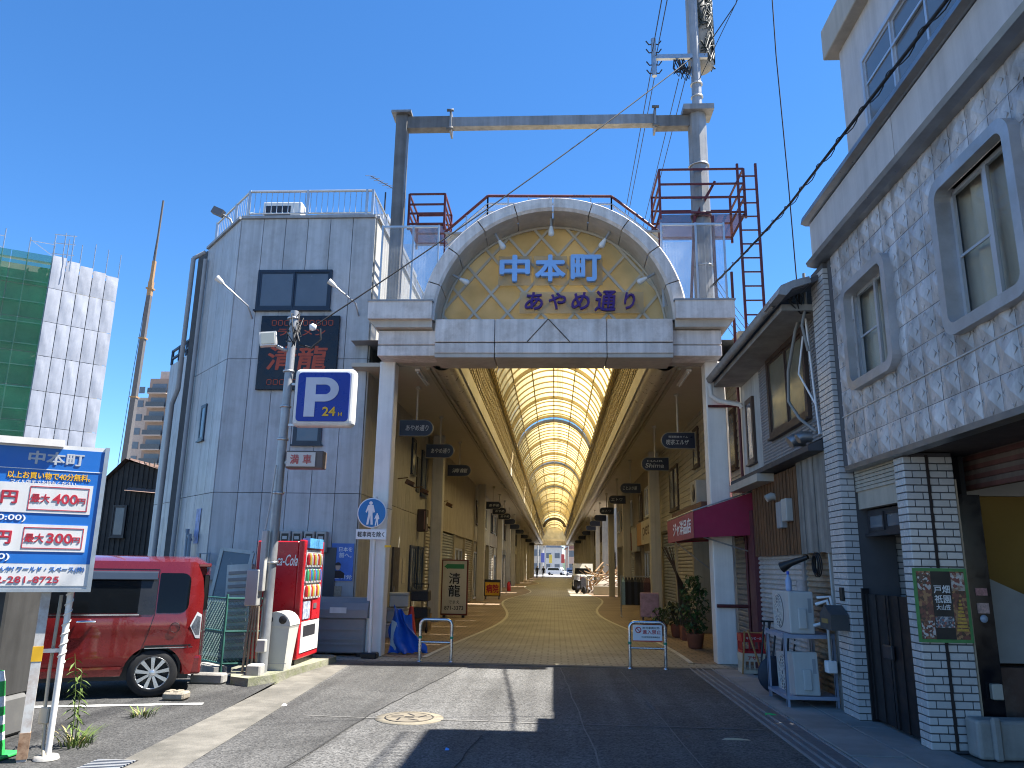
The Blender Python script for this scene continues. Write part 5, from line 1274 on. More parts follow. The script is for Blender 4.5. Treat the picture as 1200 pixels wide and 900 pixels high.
# ================================================================ old low house with gutter
oh = thing('old_house', 'weathered two-storey house with lattice siding and long gutter', 'house', (4.5,12,0))
M_brd = mat('grey_board', (.23,.22,.2), .85, var=.2, scale=4, streak=.45, rnd=.12); M_slatw = mat('brown_slat', (.14,.07,.033), .7, var=.25, streak=.35, rnd=.1)
M_shut = mat('shutter_grey', (.52,.5,.48), .5, var=.08, streak=.22, dirt=(.24,.17,.11), damt=.3); M_shutr = mat('shutter_rusty', (.42,.38,.3), .55, var=.15, streak=.4, dirt=(.25,.12,.05), damt=.6)
MB().box(3.5,9.66,0,8.5,14.35,5.1).build('core', M_room, oh)
def shutter(parent, x, y0, y1, z0, z1, m, nrm=-1, pitch=.075, name='shutter'):
    b = MB(); n = int((z1-z0)/pitch); pr = []
    for k in range(n):
        z = z0+k*pitch
        pr += [(x,z),(x+nrm*.028,z+pitch*.3),(x+nrm*.02,z+pitch*.75),(x,z+pitch*.88)]
    b.sweep(pr, y0, y1); return b.build(name, m, parent)
shutter(oh, 3.47, 11.15, 13.55, .03, 2.5, M_shut); shutter(oh, 3.47, 9.98, 11.05, .03, 1.95, M_shutr)
MB().box(3.40,9.72,0,3.5,9.96,1.9).build('corner_post', M_brd, oh); MB().box(3.42,11.05,0,3.5,11.15,1.9).build('post', M_grey, oh)
MB().box(3.38,13.55,0,3.5,13.95,2.6).build('door_post', mat('post_maroon', (.11,.03,.035), .6), oh)
for k in range(30):
    y = 10.9+k*.083; MB().box(3.35+.006*(k % 2),y,1.82,3.385,y+.058,3.02).build('slat', M_slatw, oh)
for k in range(5):
    y = 9.72+k*.234; MB().box(3.35+.006*(k % 2),y,1.82+.012*(k % 2),3.385,y+.214,3.08).build('plank', M_brd, oh)
MB().box(3.40,9.7,2.0,3.5,13.45,3.05).build('backing', M_black, oh)
MB().prism([(3.15,3.06),(3.15,3.13),(3.46,3.26),(3.5,3.26),(3.5,3.06)], 9.68, 14.0, 'xz').build('ledge', mat('ledge_dark', (.05,.05,.055), .6), oh)
MB().box(3.1,12.0,2.93,3.36,13.9,3.05).build('ledge_soffit', mat('soffit_pale', (.38,.35,.3), .7), oh)
# lattice siding: a dense grid of small slats over a dark sheet
MB().box(3.465,9.7,3.26,3.48,12.9,5.1).build('siding_sheet', mat('siding_dark', (.05,.05,.055), .7), oh)
M_lats = mat('siding_slat', (.27,.27,.28), .5, var=.1, streak=.2); g = MB()
WY0, WY1, WZ0, WZ1 = 10.35, 12.25, 3.62, 4.92
def gbox(y0, y1, z0, z1):
    g.box(3.447,y0,z0,3.464,y1,z1)
z = 3.28
while z < 5.06:
    if WZ0-.06 < z < WZ1+.03: gbox(9.72,WY0-.03,z,z+.022); gbox(WY1+.03,12.88,z,z+.022)
    else: gbox(9.72,12.88,z,z+.022)
    z += .05
y = 9.75
while y < 12.88:
    if WY0-.04 < y < WY1+.03:
        g.box(3.45,y,3.28,3.466,y+.018,WZ0-.03); g.box(3.45,y,WZ1+.03,3.466,y+.018,5.08)
    else: g.box(3.45,y,3.28,3.466,y+.018,5.08)
    y += .05
g.build('siding_lattice', M_lats, oh, kind='stuff')
M_bwin = mat('window_brown', (.07,.045,.035), .5, var=.2, streak=.2)
window(oh, (3.46,WY1,WZ0), (0,-1,0), WY1-WY0, WZ1-WZ0, (-1,0,0), M_bwin, mat('amber_glass', (.17,.155,.11), .12, var=.25, scale=2, spec=.6), 2, .09, .06)
# pale corrugated end of the upper storey
b = MB(); n = 22; vs = []
for k in range(n*2+1):
    y = 12.9+1.45*k/(2*n); x = 3.46-(.014 if k % 2 else 0); vs += [(x,y,3.26),(x,y,5.1)]
b.add(vs, [(2*k,2*k+2,2*k+3,2*k+1) for k in range(2*n)]); b.build('corrugated_wall', mat('corrugated_pale', (.42,.41,.39), .55, streak=.25), oh)
window(oh, (3.445,13.75,3.4), (0,-1,0), .5, 1.15, (-1,0,0), M_bwin, M_frost, 1, .05, .04)
# roof with gutter
rf = MB(); rf.add([(2.9,9.36,5.06),(2.9,14.2,5.06),(6.0,14.2,6.55),(6.0,9.36,6.55),(2.9,9.36,4.99),(2.9,14.2,4.99),(6.0,14.2,6.45),(6.0,9.36,6.45)], [(0,1,2,3),(4,7,6,5),(0,4,5,1),(0,3,7,4),(1,5,6,2)])
rof = rf.build('roof', mat('tile_roof', (.09,.09,.1), .6, var=.25, scale=4), oh)
gt = MB(); pr = [(2.94,5.02)]+[(2.865+.05*math.cos(R(a)),5.02+.06*math.sin(R(a))) for a in range(0,-181,-20)]+[(2.80,5.05)]
gt.sweep(pr, 9.75, 14.05, 0, True); gt.build('gutter', mat('gutter_grey', (.3,.3,.3), .5, var=.15, streak=.2, dirt=(.12,.12,.11), damt=.2), oh)
MB().box(2.95,9.7,4.9,3.48,14.1,4.985).build('eave_soffit', mat('eave_board', (.3,.29,.27), .8, var=.2, dirt=(.1,.1,.1), damt=.4), oh)
for y in (10.4,11.3,12.2,13.1): MB().bar((2.79,y,5.035),(3.0,y,5.1),.03,.01).build('gutter_strap', M_steel, oh)
MB().prism([(2.8,4.98),(2.84,5.1),(3.0,5.17),(3.2,5.22),(3.22,5.14),(2.98,5.06),(2.9,4.97)], 9.3, 10.0, 'xz').build('end_tile', mat('ridge_metal', (.36,.37,.38), .4, metal=.5, streak=.2), oh)
dp = MB(); dp.tube([(2.86,14.0,4.92),(2.87,14.0,4.72),(3.0,14.0,4.62),(3.38,14.02,4.56),(3.42,14.02,4.5)], .045, 8); dp.tube([(3.27,14.65,4.7),(3.27,14.65,.1)], .045, 8); dp.build('downpipe', M_white, oh)
rp = MB(); rp.tube([(3.4,14.15,.1),(3.4,14.15,7.2)], .028, 8); rp.tube([(2.84,14.15,4.55),(3.4,14.15,4.55)], .025, 8); rp.tube([(2.84,14.15,.98),(3.45,14.15,.98)], .03, 8); rp.build('red_pipe_frame', M_rust, oh)
# cables, ducts and vents on the near end
dc = MB(); M_hose = mat('hose_grey', (.24,.235,.22), .7)
dc.tube([(3.35,10.15,5.05),(3.28,10.25,4.8),(3.24,10.55,4.3),(3.26,10.7,3.9),(3.3,10.4,3.6),(3.38,10.0,3.35)], .022, 7); dc.build('hose', M_hose, oh)
dc = MB()
dc.tube([(3.36,10.05,5.0),(3.4,10.05,4.0),(3.38,9.9,3.3)], .016, 6); dc.tube([(3.36,10.2,4.7),(3.3,10.3,4.2),(3.4,10.0,3.7),(3.4,9.9,3.3)], .014, 6); dc.build('hose', M_wp, oh)
dc = MB(); dc.tube([(3.3,9.8,5.45),(3.28,9.75,5.0),(3.2,9.72,4.7),(3.25,9.7,4.35)], .02, 6); dc.build('hose', M_hose, oh)
kb_ = MB()
for k in range(9):
    a = random.uniform(0,6.28); kb_.tube([(3.15,9.7,5.2),(3.1+.12*math.cos(a),9.65,5.1+.12*math.sin(a)),(3.2,9.75,4.95+.08*math.sin(a)),(3.35,9.8,4.9)], .009, 5)
kb_.build('cable_knot', M_wire, oh)
vh = MB(); vh.tube([(3.46,10.72,3.36),(3.3,10.72,3.36),(3.24,10.72,3.32)], [.09,.09,.085], 14); vh.tube([(3.46,10.45,3.36),(3.32,10.45,3.36),(3.27,10.45,3.33)], [.075,.075,.07], 14); vh.build('vent_pipe', M_steel, oh)
vh2 = MB(); vh2.tube([(3.4,12.0,2.68),(3.3,12.0,2.7),(3.22,12.0,2.66)], [.05,.06,.055], 12); vh2.build('vent_cowl', M_meter, oh)
em_ = MB(); em_.cbox(3.26,11.15,2.28,3.36,11.4,2.6,.01,1); em_.build('power_meter', M_meter, oh); MB().cbox(3.27,11.45,2.2,3.36,11.7,2.58,.01,1).build('switch_box', M_grey, oh)
cl = MB()
for k in range(7):
    r_ = .12+.02*math.sin(k*2); cl.tube([(3.36-.008*k,10.25+r_*math.cos(t*.5),1.68+r_*1.1*math.sin(t*.5)) for t in range(14)], .008, 5)
cl.build('coiled_cable', M_wire, oh); sp3 = MB(); sp3.tube([(3.38,10.72,1.78),(3.2,10.9,1.7),(3.1,10.98,1.64)], [.03,.045,.075], 10); sp3.build('work_lamp', M_black, oh)
MB().tube([(3.4,9.95,2.0),(3.4,9.93,1.1),(3.3,9.9,1.0),(3.3,9.9,.55)], .02, 6).build('conduit', M_meter, oh); MB().cbox(3.24,9.84,.42,3.36,9.96,.56,.01,1).build('outlet_box', M_wp, oh)

# air-conditioner rack
rk = thing('steel_rack', 'blue-grey angle-iron rack holding two air conditioners', 'rack', (3.08,10.3,0))
M_ang = mat('angle_iron', (.28,.33,.44), .45, metal=.3, var=.12)
for x in (2.78,3.36):
    for y in (9.97,10.75):
        p = MB(); p.box(x,y,0,x+.035,y+.006,.86); p.box(x,y,0,x+.006,y+.035,.86); lg = p.build('leg', M_ang, rk)
for z in (.1,.8):
    for y in (9.965,10.78): MB().box(2.78,y,z,3.395,y+.006,z+.04).build('beam', M_ang, rk)
    for x in (2.775,3.39): MB().box(x,9.97,z+.001,x+.006,10.79,z+.039).build('side_beam', M_ang, rk)
MB().box(2.79,9.98,.835,3.385,10.78,.845).build('shelf', M_ang, rk); MB().box(2.79,9.98,.125,3.385,10.78,.133).build('shelf', M_ang, rk)
def outdoor_unit(lab, x0, y0, z0, rot=0):
    t = thing('air_conditioner', lab, 'air conditioner', (x0,y0,z0), R(rot), local=True, group='outdoor units on the steel rack')
    MB().cbox(0,0,0,.3,.74,.5,.015,2).build('casing', mat('unit_cream', (.5,.5,.48), .45, var=.06, streak=.1), t)
    fn = MB().lathe([(0,-.012),(.06,-.012),(.2,-.004),(.21,.0)], (0,.44,.25), 26, axis='x').build('fan_disc', mat('fan_grey', (.2,.2,.2), .6), t)
    q = MB()
    for r_ in (.05,.09,.13,.17,.205): q.tube([(-.016,.44+r_*math.cos(2*PI*k/24),.25+r_*math.sin(2*PI*k/24)) for k in range(25)], .004, 4)
    for k in range(12): a = 2*PI*k/12; q.bar((-.016,.44+.03*math.cos(a),.25+.03*math.sin(a)),(-.016,.44+.205*math.cos(a),.25+.205*math.sin(a)),.005)
    q.build('fan_guard', M_white, t)
    MB().cbox(.1,-.035,.06,.2,.003,.3,.012,2).build('valve_cover', mat('unit_cream', (.5,.5,.48)), t); MB().box(.23,-.004,.25,.27,.002,.42).build('rating_label', M_grey, t)
    return t
outdoor_unit('upper of two cream outdoor units, on top of the steel rack', 2.88, 10.0, .85)
outdoor_unit('lower of two cream outdoor units, tilted inside the steel rack', 2.9, 10.02, .14).rotation_euler = (R(-5), 0, 0)
hs_ = tag(MB().tube([(3.2,9.99,1.2),(3.32,9.93,1.25),(3.36,9.93,1.1),(3.25,9.95,.98),(3.15,9.97,.95)], .022, 8).tube([(3.22,9.99,1.28),(3.36,9.93,1.3),(3.4,9.93,1.05),(3.3,9.93,.9)], .018, 8).build('refrigerant_hose', M_wp), 'white insulated hose looping beside the upper outdoor unit', 'hose')
bo = thing('spray_bottle', 'small blue and white bottle on top of the outdoor unit', 'bottle', (2.98,10.3,1.35)); MB().lathe([(.035,0),(.04,.02),(.04,.13),(.02,.17),(.015,.2),(.0,.2)], (2.98,10.3,1.352), 14).build('bottle', mat('bottle_blue', (.3,.4,.6), .3), bo); MB().lathe([(.018,.2),(.018,.24),(0,.24)], (2.98,10.3,1.352), 10).build('cap', mat('cap_blue', (.05,.1,.5), .4), bo)
tag(MB().lathe([(.06,0),(.065,.005),(.065,.12),(.07,.13),(.0,.13)], (3.1,10.15,1.352), 18).build('tin_can', mat('tin', (.4,.36,.35), .4, var=.4, scale=12)), 'open paint tin on top of the outdoor unit', 'tin')
sf = thing('standing_fan_base', 'dark round disc leaning behind the steel rack', 'disc', (2.9,10.95,.2)); MB().lathe([(0,-.02),(.22,-.015),(.24,0),(.22,.015),(0,.02)], (2.92,10.92,.26), 24, axis='y').build('disc', mat('disc_navy', (.02,.03,.05), .5), sf)
# crates and folded stands
cr_ = thing('red_beer_crate', 'red crate stacked on cream crate beside the gate column', 'crate', (3.1,13.3,.36))
M_cr = mat('crate_red', (.42,.02,.025), .4); M_crc = mat('crate_cream', (.55,.5,.4), .5)
def crate(t, x, y, z, m, h_=.3, txt=None):
    b = MB(); w_, d_ = .38, .32
    for zz, hh in ((0,.05),(h_-.12,.12)):
        b.box(x,y,z+zz,x+w_,y+.015,z+zz+hh); b.box(x,y+d_-.015,z+zz,x+w_,y+d_,z+zz+hh); b.box(x,y+.015,z+zz,x+.015,y+d_-.015,z+zz+hh); b.box(x+w_-.015,y+.015,z+zz,x+w_,y+d_-.015,z+zz+hh)
    for k in range(5):
        for yy in (y,y+d_-.015): b.box(x+.03+k*.075,yy,z+.05,x+.05+k*.075,yy+.015,z+h_-.12)
        b.box(x,y+.03+k*.06,z+.05,x+.015,y+.05+k*.06,z+h_-.12)
    b.box(x+.01,y+.01,z,x+w_-.01,y+d_-.01,z+.015); b.build('frame', m, t)
crate(cr_, 2.96, 12.95, .31, M_cr); text('lettering', 'キリンビール', M_wp, cr_, (3.15,12.945,.55), 1, fit=.24, height=.04, bold=.01, extrude=.001)
cr2 = thing('cream_beer_crate', 'cream crate with red print under the red crate', 'crate', (3.1,13.3,0)); crate(cr2, 2.95, 12.94, .02, M_crc); text('lettering', 'アサヒ', M_cr, cr2, (3.14,12.935,.25), 1, fit=.2, height=.06, bold=.02, extrude=.001)
ey = thing('wooden_easel', 'thin wooden easel frame leaning on the beer crates', 'easel', (3.15,12.85,0))
for a, c in (((2.93,12.86,.02),(3.0,12.9,.66)),((3.2,12.7,.02),(3.05,12.9,.68)),((3.36,12.86,.02),(3.28,12.9,.66))): MB().bar(a, c, .022).build('leg', mat('easel_wood', (.4,.2,.07), .6), ey)
MB().bar((2.98,12.9,.64),(3.3,12.9,.64),.02).build('rail', mat('easel_wood', (.4,.2,.07)), ey)
for k, (x, lab) in enumerate(((3.13,'folded black metal stand against the shutter, next to the crates'),(3.30,'folded black metal stand against the shutter, nearer the steel rack'))):
    t = thing('folded_stand', lab, 'stand', (x,12.1-.4*k,0), group='folded stands by the shutter'); yb = 12.2-.42*k
    for dx, lean in ((0,.05),(.05,.09),(.1,.02),(.16,.07)): MB().tube([(x+dx-.12,yb-.05,.0),(x+dx-.02+lean,yb+.1,.85)], .014, 6).build('leg', M_black, t)
    MB().tube([(x-.08+.05,yb+.1,.85),(x+.2,yb+.1,.85)], .014, 6).build('top_bar', M_black, t)

# ================================================================ red awning
aw = thing('red_awning', 'dark red canvas box awning with white lettering over the shop', 'awning', (3.0,15.2,2.1))
M_aw = mat('awning_red', (.30,.02,.06), .75, var=.1, scale=3, bump=.15, bscale=6, dirt=(.12,.03,.05), damt=.2)
YA, YB, XI, XO = 13.75, 16.9, 3.62, 2.42
b = MB(); b.prism([(XO,2.13),(XO,2.58),(XI,2.98),(XI,2.2)], YA, YA+.012, 'xz'); b.build('side_panel', M_aw, aw)
MB().add([(XO,YA,2.58),(XO,YB,2.58),(XI,YB,2.98),(XI,YA,2.98)], [(0,1,2,3)]).build('top', M_aw, aw)
MB().box(XO-.006,YA,2.13,XO+.006,YB,2.58).build('front_panel', mat('awning_faded', (.32,.08,.085), .75, var=.12), aw); MB().prism([(XO,2.13),(XO,2.58),(XI,2.98),(XI,2.2)], YB, YB+.012, 'xz').build('side_panel', M_aw, aw)
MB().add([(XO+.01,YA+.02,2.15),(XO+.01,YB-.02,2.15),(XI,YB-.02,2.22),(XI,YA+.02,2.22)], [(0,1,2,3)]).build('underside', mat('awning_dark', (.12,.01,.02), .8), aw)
text('lettering', 'ジャ洋品店', M_wp, aw, (XO-.01,15.05,2.36), 1, xdir=(0,-1,0), fit=2.1, height=.27, bold=.015, extrude=.002)
for a, c in (((XO,YA,2.60),(XI,YA,3.0)),((XO,YA,2.6),(XO,YB,2.6)),((XO+.2,YA+.2,2.15),(XI,YA+.2,1.85)),((XO+.1,YB-.3,2.15),(XI,YB-.3,1.3))): MB().tube([a,c], .014, 6).build('frame_tube', M_steel, aw)

# ================================================================ portal frame, platforms, poles, wires above the gate
pf = thing('portal_frame', 'steel goalpost frame of box girders rising above the gate', 'steel frame', (0,14.6,5.5))
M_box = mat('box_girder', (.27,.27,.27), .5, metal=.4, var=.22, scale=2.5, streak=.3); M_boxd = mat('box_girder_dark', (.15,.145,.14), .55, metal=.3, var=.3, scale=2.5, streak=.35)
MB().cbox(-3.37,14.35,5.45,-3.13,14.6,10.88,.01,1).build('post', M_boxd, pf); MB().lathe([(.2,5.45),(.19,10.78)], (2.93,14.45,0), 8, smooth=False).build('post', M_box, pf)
MB().box(-3.46,14.26,10.88,-3.04,14.68,10.93).build('cap_plate', M_box, pf); MB().box(2.62,14.18,10.78,3.24,14.72,10.9).build('cap_plate', M_box, pf)
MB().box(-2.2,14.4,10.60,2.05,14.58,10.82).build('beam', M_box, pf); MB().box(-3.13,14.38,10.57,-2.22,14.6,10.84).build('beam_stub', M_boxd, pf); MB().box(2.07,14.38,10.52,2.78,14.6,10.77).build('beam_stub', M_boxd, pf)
for x in (-2.21, 2.06):
    MB().box(x-.02,14.33,10.46,x+.02,14.65,10.93).build('flange', M_box, pf)
    for z in (10.48,10.9): MB().lathe([(.0,-.05),(.03,-.07),(.03,.07),(.0,.07)], (x,14.27,z), 8, axis='x').build('bolt', M_boxd, pf)
for z in (7.4,8.5,9.6): MB().lathe([(.205,0),(.215,0),(.215,.03),(.205,.03)], (2.93,14.45,z), 12).build('clamp', M_steel, pf)
up_ = thing('utility_pole', 'grey utility pole with big transformer drum and tangled cables', 'utility pole', (2.96,14.45,10.9))
MB().tube([(2.95,14.45,10.9),(2.97,14.45,15)], [.105,.095], 12).build('shaft', mat('pole_grey', (.33,.34,.35)), up_)
MB().lathe([(0,12.02),(.18,12.04),(.27,12.12),(.27,15),(0,15)], (3.12,14.72,0), 20).build('transformer', mat('drum_beige', (.27,.26,.24), .5, streak=.2), up_)
tg = MB(); random.seed(5)
for k in range(110):
    z = random.uniform(12.25,14.8); a = random.uniform(-.5,2.4); r_ = .3
    tg.tube([(3.12+r_*math.sin(a+j*.35)*.95,14.72-r_*math.cos(a+j*.35)-.03,z+random.uniform(-.28,.28)) for j in range(5)], random.choice((.012,.018,.022)), 5)
tg.build('cable_tangle', mat('cable_tangle', (.012,.02,.02), .6), up_, kind='stuff')
MB().box(2.1,14.38,12.12,3.2,14.46,12.22).build('cross_arm', M_steel, up_); MB().tube([(2.08,14.42,11.72),(2.08,14.42,12.62)], .055, 8).build('arm_post', M_steel, up_); MB().bar((2.55,14.42,12.12),(2.95,14.42,11.6),.04).build('brace', M_steel, up_)
it = MB()
for z in (11.8,12.0,12.3,12.5):
    for s_ in (-1,1): it.tube([(2.08,14.42,z),(2.08+s_*.1,14.4,z-.03),(2.08+s_*.16,14.4,z+.06)], .014, 5)
for k in range(12):
    x = 2.5+.04*(k % 6); it.tube([(x,14.4,12.1),(x+random.uniform(-.06,.1),14.35,11.85),(x+random.uniform(-.05,.12),14.35,11.55+random.uniform(0,.2)),(x+.15,14.38,11.9)], .012, 5)
it.build('insulator_loops', M_wire, up_, kind='stuff')
for z in (11.2,11.5): MB().lathe([(.1,0),(.13,0),(.13,.03),(.1,.03)], (2.955,14.45,z), 12).build('clamp', M_steel, up_)
def wire(lab, pts, r_=.008, sag=.0, name='overhead_cable', group=None):
    P_ = [Vector(p) for p in pts]
    if len(P_) == 2 and sag: P_ = [P_[0].lerp(P_[1], k/14)-Vector((0,0,sag*4*(k/14)*(1-k/14))) for k in range(15)]
    return tag(MB().tube(P_, r_, 5).build(name, M_wire), lab, 'cable', group)
for k, (dx, dz) in enumerate(((0,.45),(-.03,.3),(.05,.2),(.09,.4))):
    wire(('uppermost','second','third','lowest')[(0,2,3,1)[k]]+' of four cables passing overhead from the cross arm', [(2.08+dx,14.42,12.1+dz-.1),(1.9+dx*2,-6,12.6+dz)], .009, .25, group='cables over the cross arm'); wire(('uppermost','second','third','lowest')[(0,2,3,1)[k]]+' of four cables running on behind the cross arm', [(2.08+dx,14.42,12.0+dz-.25),(2.2+dx,70,12.2+dz)], .009, .6, group='cables beyond the cross arm')
for dx, sd_ in ((0,'left'),(.14,'right')): wire(sd_+' of two cables hanging beyond the tangled knot at the pole', [(2.6+dx,14.5,11.7),(2.7+dx,70,12.0)], .009, .5, group='cables beside the pole')
wire('long black cable from utility pole to the parking sign pole', [(2.9,14.4,12.15),(-3.72,11.1,5.13)], .012, .12)
wire('thin stay cable slanting right from the utility pole', [(2.96,14.4,11.5),(4.0,13.8,13.6),(5,10,17)], .008)
wire('cable from transformer towards upper right corner', [(3.2,14.4,12.4),(3.75,14.0,13.1),(4.6,10,16)], .012)
wire('hanging cable dropping from the sky to the old house', [(1.9,6,6.56) if False else (2.9,9.0,10.5),(3.02,9.4,8.5),(3.09,9.5,6.6),(3.12,9.55,5.2)], .009)
mw = Vector((3.0,14.4,6.95)); me_ = Vector((3.1,4.0,5.93)); wire('thick twisted black cable from the gate over the tiled building', [mw.lerp(Vector((3.1,9.55,6.33)),k/6)-Vector((0,0,.03*math.sin(PI*k/6))) for k in range(7)]+[Vector((3.1,9.55,6.33)).lerp(me_,k/6) for k in range(1,7)], .018)
tw = [mw.lerp(Vector((3.1,9.55,6.33)),k/60) for k in range(61)]+[Vector((3.1,9.55,6.33)).lerp(me_,k/60) for k in range(1,61)]
wire('thin cable spiralling around the twisted black cable', [p+Vector((.03*math.cos(i*.9),0,.035*math.sin(i*.9)-.01)) for i, p in enumerate(tw)], .006)
for k in range(5): wire(('highest','second','middle','fourth','lowest')[k]+' of five slack wires sagging behind the ladder', [(3.0,14.6,7.6-.15*k),(7.5,22,7.0+.1*k)], .007, .5+.15*k, group='slack wires behind gate')

M_mesh = trans_mat('clear_corrugated', (.5,.55,.6), .5, .68, var=.3, scale=3)
gr_ = thing('arch_railing', 'stepped railing with dark red top rail above the gate arch', 'railing', (0,15,8))
path = [(-2.3,8.35),(-1.42,9.17),(1.16,9.13),(2.12,8.33)]
def rail(dz, r_, m, y=14.75):
    for (x0,z0),(x1,z1) in zip(path, path[1:]): MB().tube([(x0,y,z0+dz),(x1,y,z1+dz)], r_, 6).build('rail', m, gr_)
rail(.0,.03,M_rust); rail(-.18,.018,M_rail); rail(-.36,.018,M_rail); rail(-.54,.018,M_rail)
for (x0,z0),(x1,z1) in zip(path, path[1:]):
    n = max(2, int(abs(x1-x0)/.42))
    for k in range(n+1):
        f_ = k/n; x, z = x0+(x1-x0)*f_, z0+(z1-z0)*f_; MB().bar((x,14.75,z-.85),(x,14.75,z-.0),.03).build('post', M_rust if k % n == 0 else M_rail, gr_)
MB().add([(x,14.78,z-.12) for x, z in path]+[(x,14.78,z-.85) for x, z in path], [(0,1,5,4),(1,2,6,5),(2,3,7,6)]).build('clear_sheet', M_mesh, gr_)
MB().box(-2.3,14.7,8.3,2.2,15.3,8.34).build('walkway', M_grey, gr_)
for side, x0, x1, lab in ((-1,-3.42,-2.3,'translucent corrugated screens left of the gate arch'),(1,2.05,3.25,'translucent corrugated screens right of the gate arch')):
    t = thing('corrugated_screen', lab, 'screen', ((x0+x1)/2,14.4,6.4)); n = 40
    for yy, nm in ((13.95,'sheet'),(14.75,'back_sheet')):
        b = MB(); vs = []
        for k in range(n+1): x = x0+(x1-x0)*k/n; y = yy+(.012 if k % 2 else 0); vs += [(x,y,6.44),(x,y,8.1)]
        b.add(vs, [(2*k,2*k+2,2*k+3,2*k+1) for k in range(n)]); b.build(nm, M_mesh, t)
    for x in (x0, (x0*.45+x1*.55), x1): MB().bar((x,13.97,6.43),(x,13.97,8.15),.035).build('post', M_rail, t)
    MB().bar((x0,13.97,8.12),(x1,13.97,8.12),.04).build('top_bar', M_rail, t)
def cage(name, lab, x0, x1, y0, y1, z0, z1, extra=None):
    t = thing(name, lab, 'platform', ((x0+x1)/2,(y0+y1)/2,z0))
    b = MB()
    for a, c in (((x0,y0),(x1,y0)),((x1,y0),(x1,y1)),((x1,y1),(x0,y1)),((x0,y1),(x0,y0))):
        for z in (z0+.03,(z0*2+z1)/3+.03,(z0+2*z1)/3,z1): MB().bar((*a,z),(*c,z),.035).build('rail', M_rust, t)
    for x, y in ((x0,y0),(x1,y0),(x1,y1),(x0,y1)): MB().bar((x,y,z0-.1),(x,y,z1),.045).build('post', M_rust, t)
    MB().box(x0,y0,z0-.03,x1,y1,z0-.01).build('deck', trans_mat('deck_grating', (.1,.05,.05), .2, .45), t); return t
cage('roof_platform', 'small dark red railed platform beside the left girder post', -3.05, -2.3, 14.6, 15.6, 8.45, 9.15)
rpf = cage('ladder_platform', 'dark red railed platform around the right post with ladder', 2.08, 3.75, 14.2, 15.4, 8.45, 9.42)
for x in (3.62,3.98):
    MB().bar((x,14.15,5.6),(x,14.15,9.5),.045).build('ladder_rail', M_rust, rpf)
for k in range(13): MB().bar((3.62,14.15,5.75+.29*k),(3.98,14.15,5.75+.29*k),.025).build('rung', M_rust, rpf)
for a, c in (((2.6,14.2,6.4),(2.75,14.2,8.4)),((3.1,14.2,6.4),(3.1,14.2,8.4)),((2.75,14.3,8.35),(3.2,14.3,9.2))): MB().bar(a, c, .05).build('brace', M_rust, rpf)
